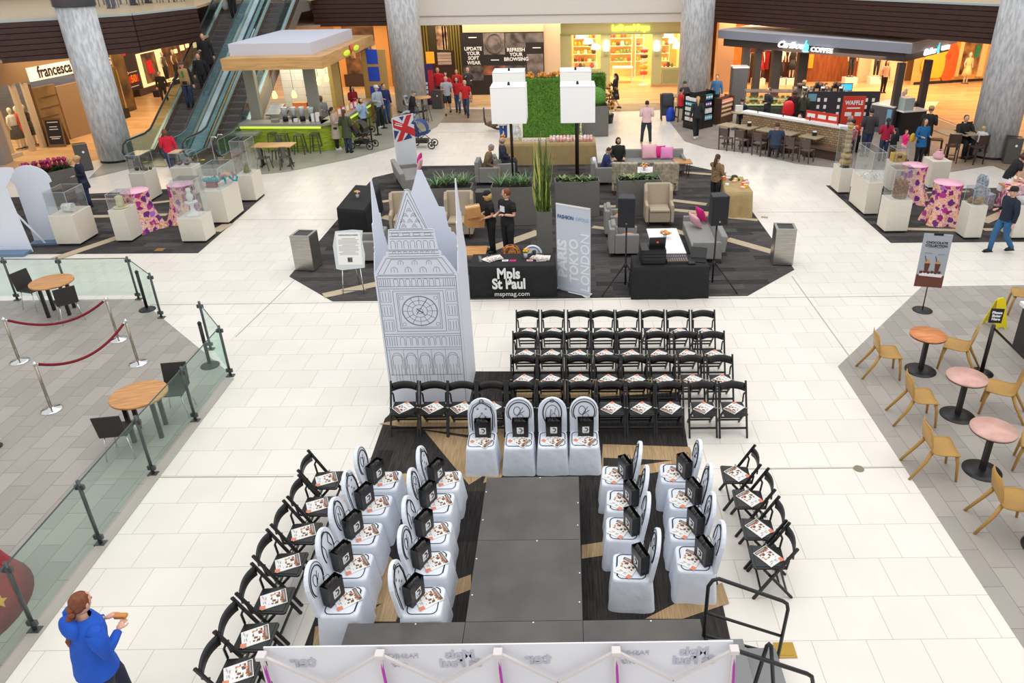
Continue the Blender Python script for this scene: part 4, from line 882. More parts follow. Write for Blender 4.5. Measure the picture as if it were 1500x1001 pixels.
t=thing('figurine','white stacked ceramic figurine with a wavy bowl and round base','figurine',tp(4)); B().lathe([(.2,0),(.2,.03),(.12,.06),(.05,.14),(.045,.26),(.09,.32),(.16,.35),(.15,.37),(.05,.37),(.06,.42),(.09,.47),(.1,.53),(.06,.58),(.05,.63),(.07,.68),(.05,.73),(0,.74)],n=20).build('figurine_body',WPOR,t)
b=B(); 
for i in range(6): a=i*1.05; b.ell((.12*math.cos(a),.12*math.sin(a),.36),(.06,.06,.02),0,8,5)
b.build('bowl_petal',WPOR,t)
t=thing('fish_dish','teal fish shaped dish on a pink brick base on the large left pedestal','sculpture',tp(5,-.12,-.15)); B().ell((0,0,.22),(.28,.13,.07),0,18,8).build('dish',TEAL,t); B().lo(-.14,.14,-.08,.08,0,.16).build('brick_base',RUST,t,.01); B().tube([(-.06,-.1,.3),(0,-.13,.34),(.06,-.1,.3)],.015,6).build('dish_rim',WPOR,t)
t=thing('octopus_sculpture','pink curly octopus sculpture behind the teal dish','sculpture',tp(5,.15,.2)); B().ell((0,0,.26),(.14,.11,.08),0,12,8).build('body',shade('tan_glaze',206,160,130,.5),t)
for i in range(5):
    a=i*1.25; c,s_=math.cos(a),math.sin(a); B().tube([(c*.1,s_*.1,.24),(c*.2,s_*.2,.1),(c*.3,s_*.25,.08),(c*.34,s_*.3,.2),(c*.28,s_*.3,.28),(c*.24,s_*.26,.22)],[.03,.03,.028,.025,.02,.015],7).build('arm',PKG if i%2 else TEAL,t)
t=thing('green_figure','small olive green seated figure on the right end pedestal of the left display','figurine',tp(6)); B().lathe([(.1,0),(.12,.05),(.08,.14),(.04,.2),(.05,.24),(.03,.29),(0,.3)],n=10).build('figure_body',shade('olive_glaze',120,128,60,.5,var=.3,scale=20),t); B().box((0,0,-.0+.01),(.22,.18,.02)).build('base',shade('olive_base',200,200,160,.5),t)
t=thing('curled_shapes','dark curled shapes on the rear pedestal of the left display','sculpture',tp(7)); 
for x in(-.15,.1): B().tube([(x-.1,0,.05),(x,0,.04),(x+.1,0,.1),(x+.06,0,.18),(x,0,.14)],.03,7).build('curl',shade('curl_brown',120,84,90,.6),t)
t=thing('bead_totem','tall totem of stacked wooden beads and rings on the leftmost right display pedestal','totem',tp(8,.0,-.12)); z=.04; GLD=shade('bead_gold',184,152,94,.45); B().lathe([(.15,0),(.12,.06),(0,.07)],n=14).build('foot',BLACKP,t)
for i,r in enumerate((.19,.17,.13,.14,.11,.12,.09,.08,.09,.06)): B().ell((0,0,z+r*.62),(r,r,r*.62),0,14,8).build('bead',GLD,t); z+=r*1.12
t=thing('wire_bicycle','small silver wire bicycle sculpture inside the long acrylic cover','sculpture',tp(9,0,-.25)); 
for y,x in((-.12,.1),(.15,-.1)): B().tube([(x+.09*math.cos(i*PI/8),y+.09*math.sin(i*PI/8)*.3,.12+.09*math.sin(i*PI/8)) for i in range(17)],.008,5).build('wheel',CHROME,t)
B().tube([(.1,-.12,.12),(.0,.0,.24),(-.1,.15,.12)],.01,5).tube([(0,0,.24),(-.3,.05,.06)],.02,5).build('wire_frame',CHROME,t)
t=thing('rough_sculpture','rough brown woven column sculpture on the front right display pedestal','sculpture',tp(10,.05,0)); rd=random.Random(2); 
b=B(); b.lathe([(.16,0),(.18,.15),(.17,.35),(.14,.46),(0,.48)],n=14); b.build('core',mat('rough_brown',rgb(110,66,48),.9,col2=rgb(170,120,88),scale=18,bump=1),t)
b=B(); 
for i in range(70): a=rd.uniform(0,6.28);z=rd.uniform(0,.46); b.ell((.17*math.cos(a),.17*math.sin(a),z),(.03,.03,.025),0,5,4)
b.build('rough_lump',MATS['rough_brown'],t)
for i,(dx,dy,r) in enumerate(((-.1,.05,.09),(.08,-.05,.11),(-.02,-.1,.07),(.1,.12,.07))):
    o=B().lathe([(0,0),(r,r*.5),(r,r*.9),(r*.4,r*1.5),(r*.15,r*1.9),(0,r*1.9)],n=12).build('gourd',shade('gourd_tan',156,128,80,.5,var=.3,scale=12),None,loc=tp(11,dx,dy)); tag(o,['small tan gourd at the back left of the gourd pedestal','largest tan gourd at the front right of the gourd pedestal','smallest tan gourd at the front of the gourd pedestal','small tan gourd at the back right of the gourd pedestal'][i],'gourd')
tag(B().lathe([(.08,0),(.16,.08),(.18,.16),(.16,.16),(.06,.04),(0,.04)],n=18).build('bowl',WPOR,None,loc=tp(12,-.05)),'white bowl on the pedestal at the right frame edge','bowl')
t=thing('pink_pot','rounded pink and white pot on the uncovered back pedestal','pot',tp(13)); B().lathe([(.08,0),(.16,.06),(.17,.14),(.1,.2),(.11,.23)],n=16).build('pot_body',PINKL,t); B().tube([(-.08,0,.2),(-.04,0,.3),(.05,0,.3),(.09,0,.2)],.012,6).build('handle',PINKL,t)
t=thing('wicker_box','tan wicker box with an open front under a small cover','box',tp(14)); B().lo(-.2,.2,-.14,.14,0,.26).build('box_body',shade('wicker',206,168,90,.7,var=.15,scale=20),t,.02); B().lo(-.07,.07,-.145,-.141,.12,.2).build('opening',INK,t)
# floral cocktail tables
def florals():
    m=mat('floral_print',(.6,.2,.5),.7,scale=1); nt=m.node_tree; N=nt.nodes; L=nt.links; b=N['Principled BSDF']; tc=N.new('ShaderNodeTexCoord')
    nz=N.new('ShaderNodeTexNoise'); nz.inputs['Scale'].default_value=9; nz.inputs['Detail'].default_value=3; L.new(tc.outputs['Object'],nz.inputs[0])
    ma=N.new('ShaderNodeVectorMath'); ma.operation='MULTIPLY_ADD'; ma.inputs[1].default_value=(.16,.16,.16); L.new(nz.outputs['Color'],ma.inputs[0]); L.new(tc.outputs['Object'],ma.inputs[2])
    v=N.new('ShaderNodeTexVoronoi'); v.inputs['Scale'].default_value=5.2; L.new(ma.outputs[0],v.inputs[0])
    n2=N.new('ShaderNodeTexNoise'); n2.inputs['Scale'].default_value=11; n2.inputs['Detail'].default_value=2; L.new(tc.outputs['Object'],n2.inputs[0])
    def ramp(src,stops):
        r=N.new('ShaderNodeValToRGB'); r.color_ramp.interpolation='CONSTANT'; e=r.color_ramp.elements; e[0].position=0; e[0].color=(*stops[0][1],1); e[1].position=stops[1][0]; e[1].color=(*stops[1][1],1)
        for q_,c in stops[2:]: x=e.new(q_); x.color=(*c,1)
        L.new(src,r.inputs[0]); return r
    back=ramp(n2.outputs['Fac'],[(0,rgb(240,150,90)),(.40,rgb(244,186,150)),(.47,rgb(246,222,206)),(.53,rgb(232,140,180)),(.60,rgb(244,206,130))])
    fl=ramp(v.outputs['Color'],[(0,rgb(150,24,116)),(.35,rgb(110,40,130)),(.6,rgb(186,50,140)),(.8,rgb(176,110,196))])
    k=N.new('ShaderNodeMath'); k.operation='LESS_THAN'; k.inputs[1].default_value=.44; L.new(v.outputs['Distance'],k.inputs[0])
    mx=N.new('ShaderNodeMix'); mx.data_type='RGBA'; L.new(k.outputs[0],mx.inputs[0]); L.new(back.outputs[0],mx.inputs[6]); L.new(fl.outputs[0],mx.inputs[7]); L.new(mx.outputs[2],b.inputs['Base Color']); return m
FLO=florals(); PTOP=shade('pink_top',244,186,206,.5,var=.1,scale=6)
def cocktail(px,py,label,h=1.1,r=.36):
    v=g(px,py,h); t=thing('cocktail_table',label,'table',(v.x,v.y,0)); n=56; lev=8; vs=[];fs=[]
    for l in range(lev+1):
        u=l/lev
        for i in range(n):
            a=2*PI*i/n; rr_=r*(1+.0*u)+(.16*u**1.6)*(1+.55*math.sin(a*5+1)+.3*math.sin(a*9)) -.05*math.sin(PI*u); vs.append((rr_*math.cos(a),rr_*math.sin(a),h*(1-u)+.01))
    for l in range(lev):
        for i in range(n): fs.append((l*n+i,(l+1)*n+i,(l+1)*n+(i+1)%n,l*n+(i+1)%n))
    B().add(vs,fs,0,True).build('floral_cloth',FLO,t); B().lathe([(r,h-.0),(r,h+.02),(0,h+.02)],n=40).build('table_top',PTOP,t); return t
cocktail(197,280,'tall round table in pink and purple floral cloth, left in the left display'); cocktail(264,270,'tall round table in pink floral cloth beside the large left pedestal')
cocktail(1341,242,'tall round table in floral cloth at the back of the right display'); cocktail(1390,268,'tall round table in floral cloth at the front of the right display',1.12,.38); 
q=q4((1478,283),(1530,283),(1520,262),(1470,262),z=.78); drape('draped_table',q,.78,FLO,'floral cloth table at the right frame edge beside the bending woman','table')
t=thing('covered_chair','pale patterned chair cover with tall rounded back beside the bending woman','chair',(g(1437,305).x,g(1437,305).y,0),PI/2+.3); PAT=mat('chair_pattern',rgb(120,140,156),.8,col2=rgb(200,206,210),scale=18)
b=B(M=T(0,.2,.45)@XZ(0)); b.prism([(-.2,0),(-.2,.4)]+[(.2*math.cos(PI-PI*i/10),.4+.2*math.sin(PI-PI*i/10)) for i in range(1,10)]+[(.2,.4),(.2,0)],0,.06); b.build('back_cover',PAT,t,.01); B().lo(-.22,.22,-.22,.2,0,.47).build('skirt',PAT,t,.02)
# white cutouts at far left
t=thing('white_cutout','large white rounded panel cutout at the left frame edge','cutout',(g(-10,370).x,g(10,370).y,0)); e=g(48,370).x-g(-10,370).x
o=[(-1.2,0),(e,0),(e-.12,1.75),(e-.02,1.86),(e+.22,2.16),(e+.22,2.26),(e+.05,2.27)]+[(-.25+.75*math.cos(a),2.25+.5*math.sin(a)) for a in [i*PI/10 for i in range(0,11)]]+[(-1.2,2.2)]
B(M=XZ(0)).prism(o,-.012,.012).build('panel',WHITEP,t); B().lo(-1.2,e-.02,-.35,-.02,0,.08).build('base_board',shade('blue_grey_base',104,130,158,.6),t)
B().bar((e-.2,.02,1.2),(e+.0,.55,0),.02,.05).build('prop',WHITEP,t)
v=g(72,356); t=thing('white_cutout','smaller white arch shaped panel cutout behind the mug pedestal','cutout',(v.x,v.y+.1,0),.1)
o=[(-.42,0),(.42,0),(.42,1.62),(.5,1.66)]+[(-.0+.5*math.cos(a),1.7+.42*math.sin(a)) for a in [i*PI/12 for i in range(0,13)]]+[(-.42,1.62)]
B(M=XZ(0)).prism(o,-.012,.012).build('panel',WHITEP,t); B().lo(-.42,.42,-.3,-.02,0,.06).build('base_board',shade('blue_grey_base',104,130,158,.6),t); B().bar((-.3,.02,.9),(-.2,.5,0),.02,.05).build('prop',WHITEP,t)
# -------- lounge seats --------
LEGW=shade('chair_leg',92,62,44,.5)
def wing(px,py,rz,label,m,h=1.12,w=.78,legs=.15):
    v=g(px,py); t=thing('wing_armchair',label,'armchair',(v.x,v.y+.35,0),rz); hw=w/2
    b=B(); b.lo(-hw+.1,hw-.1,-.33,.3,legs,.44); b.build('seat_base',m,t,.02); B().lo(-hw+.11,hw-.11,-.36,.2,.44,.52).build('seat_cushion',m,t,.03,3)
    B(M=T(0,.25,.4)@RX(-.14)).lo(-hw+.03,hw-.03,-.05,.09,0,h-.42).build('backrest',m,t,.04,3)
    for s in(-1,1):
        B(M=T(s*(hw-.05),0,0)@XZ(0)).prism([(-.0,0)],0,0) if False else None
        b=B(M=T(s*(hw-.04),0,0)@RZ(PI/2)@XZ(0)); P=[(-.34,legs),(.3,legs),(.36,h-.06),(.26,h-.03),(.1,h-.2),(.06,.66),(-.3,.63)]
        b.prism(P,-.045,.045); b.build('side_wing',m,t,.02,2)
        for y in(-.28,.26): B().cyl((s*(hw-.09),y,legs+.02),(s*(hw-.07),y,0),.022,.014,8).build('leg',LEGW,t)
    return t
wing(966,334,0,'tan wing back armchair facing the camera behind the white coffee table',BEIGEF)
wing(592,348,.1,'tan wing back armchair with a floral cushion left of the clock tower',BEIGEF)
wing(672,352,0,'tan wing back armchair seen behind the clock tower right spire',BEIGEF,1.2)
PATF=mat('wing_pattern',rgb(196,184,160),.85,col2=rgb(150,140,120),scale=11)
wing(916,288,PI-.1,'patterned cream armchair seen from behind, left of the pair near the rear sofa',PATF); wing(974,288,PI+.05,'patterned cream armchair seen from behind, right of the pair near the rear sofa',PATF)
def club(px,py,rz,label,w=.72,cush=True,m=GREYF,h=.76,cm=None):
    v=g(px,py); t=thing('club_chair',label,'armchair',(v.x,v.y,0),rz); hw=w/2
    B().lo(-hw+.1,hw-.1,-.34,.28,.1,.42).build('seat',m,t,.025); B().lo(-hw,hw,.24,.38,.1,h).build('backrest',m,t,.03)
    for s in(-1,1): B().lo(s*(hw-.12),s*hw,-.36,.24,.1,.6).build('arm',m,t,.02)
    for s in(-1,1):
        for y in(-.3,.32): B().cyl((s*(hw-.06),y,.1),(s*(hw-.06),y,0),.025,n=8).build('leg',BLKMETAL,t)
    B(M=T(0,.2,.42)@RX(-.2)).lo(-hw+.13,hw-.13,-.07,.05,0,.42).build('back_cushion',GREYF if not cm else cm,t,.04,3); return t
club(913,370,PI/2,'grey club chair facing the coffee table, nearer of the two'); club(905,342,PI/2,'grey club chair with an orange cushion, farther of the two')
def cushion(loc,rot,m,label,s=(.45,.14,.42)):
    n=10; b=B(); vs=[];fs=[]
    for k in(0,1):
        for i in range(n+1):
            for j in range(n+1):
                u,w=i/n*2-1,j/n*2-1; th=(1-u*u)*(1-w*w); pin=1-.08*(abs(u)*abs(w))*0-.06*(1-abs(u*w)); vs.append((u*s[0]/2*(1-.05*(1-w*w)),(1 if k else -1)*s[1]/2*th**.6,w*s[2]/2*(1-.05*(1-u*u))))
    N2=(n+1)**2
    for k in(0,1):
        for i in range(n):
            for j in range(n): a=k*N2+i*(n+1)+j; fs.append((a,a+1,a+n+2,a+n+1))
    b.add(vs,fs,0,True); o=b.build('cushion',m); o.location=loc; o.rotation_euler=rot; tag(o,label,'cushion'); return o
v=g(907,342); FC=mat('floral_cushion',rgb(236,214,200),.8,col2=rgb(226,120,80),scale=14)
cushion((v.x+.02,v.y,.52),(1.3,.1,1.2),OFL,'peach orange cushion lying on the farther grey club chair',(.42,.14,.36)); cushion((g(913,372).x+.1,g(913,372).y,.5),(1.45,0,.2),OFL,'orange cushion lying on the nearer grey club chair',(.4,.1,.34))
v=g(592,342); cushion((v.x+.15,v.y+.38,.72),(-.3,.1,.1),FC,'white cushion with orange flowers on the left tan armchair')
def sofa(x,y,rz,w,label,m=GREYF,h=.74):
    t=thing('sofa',label,'sofa',(x,y,0),rz); hw=w/2; B().lo(-hw+.1,hw-.1,-.4,.3,.14,.38).build('seat_base',m,t,.02)
    B().lo(-hw+.11,hw-.11,-.42,.24,.38,.46).build('seat_cushion',m,t,.03,3)
    B(M=T(0,.28,.3)@RX(-.12)).lo(-hw,hw,-.06,.1,0,h-.3).build('backrest',m,t,.04,3)
    for s in(-1,1):
        B().lo(s*(hw-.1),s*hw,-.4,.3,.14,.58).build('arm',m,t,.02)
        for yy in(-.34,.3): B().cyl((s*(hw-.07),yy,.14),(s*(hw-.05),yy,0),.024,.014,8).build('leg',LEGW,t)
    return t
sf=q4((1010,330),(1045,385),(1065,380),z=.45); sofa(3.45,17.75,-PI/2-.02,2.05,'grey sofa with pink cushions at the right of the coffee table'); 
cushion((3.5,18.55,.68),(.35,.0,-1.2),PINKH,'hot pink cushion at the back of the right grey sofa'); cushion((3.28,18.12,.66),(.5,.2,-1.0),PINKL,'pale pink cushion in front on the right grey sofa')
v=g(944,262); sofa(v.x,v.y+.4,PI,2.6,'long grey sofa at the back of the lounge, seen behind patterned chairs') if False else sofa(wp(945,240,25.2).x,25.2,0,2.7,'long grey sofa at the back of the lounge behind the patterned armchairs')
cushion((wp(950,240,25.3).x,25.2,.72),(-.3,0,.1),PINKL,'pale pink furry cushion on the rear grey sofa',(.55,.16,.5)); cushion((wp(964,240,25.3).x,25.25,.7),(-.3,0,0),PINKH,'hot pink cushion on the rear grey sofa'); cushion((wp(973,240,25.3).x+.05,25.15,.68),(-.35,0,-.1),shade('orchid_pink',224,140,190,.8),'orchid pink cushion at the right end of the rear sofa')
# rear-left sofa near the Union Jack sign
a=wp(618,250,24.0); sofa(a.x-.35,23.6,PI/2+.35,2.0,'grey sofa with pink cushions beside the flag sign at the back left of the lounge',h=.8)
cushion((a.x-.1,24.3,.82),(.4,.3,1.8),PINKH,'hot pink cushion on the sofa beside the flag sign'); cushion((a.x-.02,23.8,.72),(.35,.1,1.6),PINKL,'pale pink cushion on the sofa beside the flag sign',(.5,.15,.5))
# sofa backs between planters
club(882,268,-PI/2+PI+.0,'grey club chair where the child in blue sits',cm=WHITEC); club(715,268,PI/2,'grey club chair where the elderly man in a brown coat sits',h=.8)
club(738,262,PI/2+.2,'grey patterned club chair where the elderly man in a navy coat sits',m=GREYF)
x0,x1=[wp(x,300,20.4).x for x in(697,722)]; t=thing('low_cabinet','dark grey low cabinet between the two spiky planters','cabinet',((x0+x1)/2,20.6,0)); B().lo((x0-x1)/2,(x1-x0)/2,-.2,.2,.1,.8).build('cabinet_body',shade('cabinet_grey',92,88,84,.6),t,.01); B().lo((x0-x1)/2+.05,(x1-x0)/2-.05,-.15,.15,0,.1).build('foot',BLKMETAL,t)
def ctable(x,y,w,d,h,top,leg,label,rz=0):
    t=thing('side_table',label,'table',(x,y,0),rz); B().lo(-w/2,w/2,-d/2,d/2,h-.035,h).build('table_top',top,t,.004)
    for s in(-1,1): B().tube([(s*(w/2-.08),-d/2+.08,h-.03),(s*(w/2-.12),-d/2+.1,0),(s*(w/2-.12),d/2-.1,0),(s*(w/2-.08),d/2-.08,h-.03)],.014,6).build('leg_frame',leg,t)
    return t
WTOP=shade('white_table_top',240,238,236,.35); v=g(975,352,.45); t=ctable(v.x,v.y+.0,.78,1.75,.45,WTOP,CHROME,'long white coffee table between the club chairs and the right sofa'); flowers((v.x,v.y+.15,.452),'orange flowers in a small vase on the white coffee table',[OFL,YEL,OFL],.13,h=.1)
v=g(943,248,.45); ctable(v.x,23.9,.9,.7,.45,WTOP,CHROME,'small white table between the two patterned armchairs'); flowers((v.x,23.8,.452),'peach flowers on the small white table by the rear sofa',[OFL,PK[1],YEL],.15)
v=g(1000,236,.5); ctable(v.x,v.y,.6,.6,.5,WOOD,BLKMETAL,'wood topped side table right of the rear sofa'); v=g(1017,314,.5); ctable(3.6,18.95,.6,.45,.5,WOOD,BLKMETAL,'wood topped side table at the far end of the right sofa')
v=g(690,367,.5); ctable(v.x,v.y,.75,.6,.5,WOOD,BLKMETAL,'wood topped table beside the clock tower and the woman carrying boxes'); v=g(766,315); ctable(v.x,v.y,.5,.5,.5,shade('dark_brown_top',62,46,44,.5),BLKMETAL,'dark brown side table behind the man in black')
v=g(549,385); club(546,380,-PI/2,'grey chair mostly hidden behind the easel sign and tower')
# Union flag sign
v=g(583,252); b_=g(612,243); ang=math.atan2(b_.y-v.y,b_.x-v.x); t=thing('flag_sign','tall sign with a red and white flag graphic above a blank lower panel','sign',((v+b_)/2),ang); W2=(b_-v).length/2
B().lo(-W2,W2,-.02,.02,.06,1.88).build('board',shade('sign_white',222,226,232,.5),t); RED=shade('flag_red',206,38,48,.5); BLU=shade('flag_blue',52,56,120,.5)
b=B(M=T(0,-.024,1.05)@XZ(0)); hh=.8
def band(b,x0,y0,x1,y1,w,m,z): b.prism([(x0-w,y0),(x0+w,y0),(x1+w,y1),(x1-w,y1)],z,z+.002,m)
b.prism([(-W2,.08),(-W2,.42),(-W2*.5,.34)],0,.002,1); b.prism([(-W2*.2,0),(W2*.7,0),(W2*.4,.22),(W2*.1,.1)],0,.002,1); b.prism([(-W2*.4,.82),(W2*.1,.82),(-W2*.1,.66)],0,.002,1); b.prism([(W2,.45),(W2,.62),(W2*.7,.5)],0,.002,1)
band(b,-W2*.55,0,W2*.6,.82,W2*.26,0,.003); b.prism([(-W2,.80),(-W2,.52),(W2,.02),(W2,.3)],.004,.006,0); b.build('flag_graphic',[RED,BLU],t)
B(M=T(-W2*.5,-.032,1.62)@RX(PI/2)@RZ(-.35)).lo(-.16,.16,.02,.045,0,.002).lo(-.18,.18,-.05,-.015,0,.002).build('white_lettering',LOGO,t); B().lo(-W2,W2,-.15,.15,0,.05).build('sign_base',BLKMETAL,t)
# ---- glass barriers ----
RAILM=shade('rail_post',84,88,88,.35,metal=.5)
PSTS=[g(26,440),g(104,440),g(203.6,438.7),g(236.8,465.7)]; PST2=[g(309,512+0),g(338,551),g(287,617),g(225,695),g(148,797),g(52,924),g(-90,1110)]
def post(v,label,h=1.04):
    t=thing('barrier_post',label,'post',(v.x,v.y,0)); B().cyl((0,0,.02),(0,0,h),.024,n=10).build('tube',RAILM,t); B().lo(-.07,.07,-.05,.05,0,.02).build('foot_plate',RAILM,t,.004)
    for z in(.12,h-.1): B().lo(-.06,.06,-.02,.02,z-.035,z+.035).build('clamp',RAILM,t,.006)
names=['leftmost in the run behind the round table','second from the left behind the round table','at the corner behind the black stanchion','at the end of the short angled pane']
for v,n_ in zip(PSTS,names): post(v,'grey metal glass barrier post '+n_)
names=['at the far end of the right hand barrier','at the sharp corner of the barrier','beside the near round table','in the middle of the long barrier run','above the woman in blue','beside the red counter','']
for v,n_ in zip(PST2[:-1],names): post(v,'grey metal glass barrier post '+n_)
def pane(a,b_,label,h=1.0):
    d=(b_-a).normalized(); a=a+d*.03; b_=b_-d*.03; t=thing('glass_barrier',label,'glass panel',((a+b_)/2)); p,q_=a-(a+b_)/2,b_-(a+b_)/2
    B().bar(p+Vector((0,0,.55)),q_+Vector((0,0,.55)),.012,h-.12).build('glass',GLASS,t); B().bar(p+Vector((0,0,h+.0)),q_+Vector((0,0,h)),.013,.014).build('top_edge',shade('glass_edge',58,74,72,.3),t)
p0=g(-60,441); L_=[(p0,PSTS[0],'glass barrier pane at the far left frame edge'),(PSTS[0],PSTS[1],'glass barrier pane behind the far round table'),(PSTS[1],PSTS[2],'glass barrier pane right of the far round table'),(PSTS[2],PSTS[3],'short angled glass pane beside the black stanchion'),
 (PST2[0],PST2[1],'short angled glass pane at the far end of the right hand barrier'),(PST2[1],PST2[2],'glass barrier pane between the sharp corner and the near round table'),(PST2[2],PST2[3],'glass barrier pane in front of the near round table'),(PST2[3],PST2[4],'glass barrier pane left of the side chair row'),(PST2[4],PST2[5],'glass barrier pane beside the woman in blue'),(PST2[5],PST2[6],'glass barrier pane at the bottom left frame corner')]
for a,b_,n_ in L_: pane(a,b_,n_)
KERB=shade('grey_kerb',172,166,156,.5); struct(B().bar(PST2[1]+Vector((.02,-.1,.006)),PST2[6]+Vector((.02,0,.006)),.16,.012).build('trim_6',KERB))
# stanchions with velvet ropes
def stanchion(px,py,label,m=CHROME,h=.93,r=.17,tm=None):
    v=g(px,py); t=thing('stanchion',label,'stanchion',(v.x,v.y,0)); B().lathe([(r,0),(r,.015),(r*.85,.03),(.05,.045),(.03,.06)],n=28).build('base',m,t); B().cyl((0,0,.05),(0,0,h-.03),.025 if tm is None else .032,n=12).build('pole',tm or mat('satin_pole',rgb(170,160,146),.25,.8),t); B().lathe([(.032,h-.05),(.038,h-.02),(.03,h),(.012,h+.015),(0,h+.03)],n=12).build('cap',m,t); return v
s1=stanchion(174,498,'chrome stanchion at the back, holding the far velvet rope'); s2=stanchion(29,530,'chrome stanchion at the left end of the far velvet rope'); s3=stanchion(203,533,'chrome stanchion at the right end of the near velvet rope'); s4=stanchion(76,601,'chrome stanchion nearest the camera, left end of the near velvet rope')
VEL=shade('velvet_rope',122,18,36,.9,var=.1,scale=30)
def rope(a,b_,label):
    t=thing('velvet_rope',label,'rope',((a+b_)/2)); p=(a-b_)/2; P=[]
    for i in range(17):
        u=-1+2*i/16; P.append((-p.x*u*.93,-p.y*u*.93,.87-.26*(1-u*u)))
    B().tube(P,.024,10).build('rope',VEL,t)
    for s in(0,-1): B().tube([P[s],Vector(P[s])*1+Vector((p.x*.05*(1 if s==0 else -1),p.y*.05*(1 if s==0 else -1),.025))],.018,8).build('hook_end',CHROME,t)
rope(s2,s1,'dark red velvet rope between the two far chrome stanchions'); rope(s4,s3,'dark red velvet rope between the two near chrome stanchions')
stanchion(216,454,'black retractable belt stanchion behind the short angled glass pane',BLACKP,.92,.17,BLACKP); stanchion(308,536,'black retractable belt stanchion seen through the right hand glass pane',BLACKP,.92,.17,BLACKP)
# round wood tables and dark shell chairs
def round_table(px,py,label,r=.42,h=.75,top=WOOD):
    v=g(px,py,h); t=thing('round_table',label,'table',(v.x,v.y,0),.3); B().lathe([(r,h-.035),(r,h-.003),(r-.01,h),(0,h)],n=44).build('table_top',top,t)
    for k in range(4):
        a=PI/4+k*PI/2; B().lo(-.03,.03,-.03,.03,0,h-.036).build('leg',BLKMETAL,t,loc=(r*.66*math.cos(a),r*.66*math.sin(a),0))
    return v
r1=round_table(75,412,'round wooden table by the far glass barrier'); r2=round_table(203,577,'round wooden table beside the long glass barrier')
def shell(x,y,rz,label):
    t=thing('shell_chair',label,'chair',(x,y,0),rz); m=shade('shell_dark',50,46,46,.45); B(M=T(0,.21,.43)@RX(-.16)).prism([(-.2,0),(.2,0),(.21,.40),(-.21,.40)],0,.0) if False else None
    B(M=T(0,.2,.46)@RX(-.16)).lo(-.2,.2,-.01,.01,-.02,.38).build('backrest',m,t,.006); B().lo(-.2,.2,-.2,.21,.435,.455).build('seat',m,t,.008)
    for sx in(-1,1):
        for sy in(-1,1): B().cyl((sx*.15,sy*.15,.435),(sx*.21,sy*.2,0),.01,n=6).build('leg',CHROME,t)
shell(g(57,450).x,g(57,450).y,PI/2-.3,'dark shell chair left of the far round table') ; shell(g(106,469).x,g(106,469).y,-2.4,'dark shell chair at the near right of the far round table')
shell(r2.x+.2,r2.y+.58,0.15,'dark shell chair on the far side of the near round table'); shell(r2.x-.12,r2.y-.52,3.3,'dark shell chair on the near side of the near round table')
# red counter bottom left
v=g(0,900); t=thing('red_counter','dark red rounded counter with gold stars and a yellow top, bottom left corner','counter',(g(-10,880).x-.5,g(0,905).y,0)); B().lathe([(.98,0),(.86,.25),(.62,.95),(.6,1.0)],n=36).build('skirt',shade('counter_red',150,20,34,.5),t); B().lathe([(.62,1.0),(.66,1.03),(.66,1.1),(.5,1.5),(0,1.55)],n=36).build('yellow_top',shade('counter_yellow',232,180,30,.5),t)
for a,z in((-.35,.45),(-.05,.3),(.3,.6)):
    rr_=1.0-.1*z/.25 if z<.25 else .9-.28*(z-.25)/.7+.012; b=B(M=T(rr_*math.cos(a),rr_*math.sin(a),z)@RZ(a)@RY(PI/2-.38)); P=[((.09 if i%2==0 else .04)*math.cos(i*PI/5),(.09 if i%2==0 else .04)*math.sin(i*PI/5)) for i in range(10)]; b.prism(P,0,.008); b.build('star',shade('star_gold',226,170,40,.5),t)
t=thing('dark_post','dark brown post end at the left frame edge','post',(g(0,655).x-.07,g(0,655).y,0)); B().cyl((0,0,0),(0,0,.55),.06,n=12).build('post_body',shade('post_dark',40,28,26,.5),t); B().cyl((0,0,0),(0,0,.02),.1,n=16).build('post_foot',BLKMETAL,t)
# ---- tan chairs and small tables on the right ----
TANC=mat('tan_plastic',rgb(178,136,66),.4,var=.05,scale=4)
def make_tan():
    t=thing('moulded_chair','','chair'); n=9;vs=[];fs=[]; k=8
    # one shell: seat then back, curved
    prof=[(-.22,.425),(-.2,.445),(-.1,.45),(.05,.445),(.14,.455),(.19,.50),(.225,.60),(.25,.74),(.268,.86)]; wid=[.2,.235,.245,.24,.23,.225,.235,.225,.16]
    for (y,z),w in zip(prof,wid):
        for i in range(k+1): u=i/k*2-1; vs.append((u*w,y-(.03*u*u if z>.5 else 0),z+(.018*u*u if z<.5 else 0)))
    m=len(vs); vs+=[(x,y+(.012 if z>.5 else 0),z-(.014 if z<=.5 else .004)) for x,y,z in vs]
    for j in range(len(prof)-1):
        for i in range(k): a=j*(k+1)+i; fs.append((a,a+1,a+k+2,a+k+1)); fs.append((m+a,m+a+k+1,m+a+k+2,m+a+1))
    for j in range(len(prof)-1):
        for i in(0,k): a=j*(k+1)+i; fs.append((a,a+k+1,m+a+k+1,m+a))
    for j in(0,len(prof)-1):
        for i in range(k): a=j*(k+1)+i; fs.append((a,m+a,m+a+1,a+1))
    B().add(vs,fs,0,True).build('seat_shell',TANC,t)
    for s in(-1,1):
        B().tube([(s*.18,-.17,.435),(s*.2,-.2,.3),(s*.215,-.23,0)],[.028,.025,.018],8).build('leg',TANC,t); B().tube([(s*.17,.17,.46),(s*.2,.24,.3),(s*.23,.42,0)],[.03,.026,.019],8).build('leg',TANC,t)
    return t
TCH=Proto(make_tan()); RWOOD=mat('red_wood_top',rgb(196,116,66),.35,col2=rgb(226,150,90),scale=3,stretch=(1,8,1)); RTOP=mat('rose_top',rgb(200,152,140),.35,col2=rgb(220,176,164),scale=4)
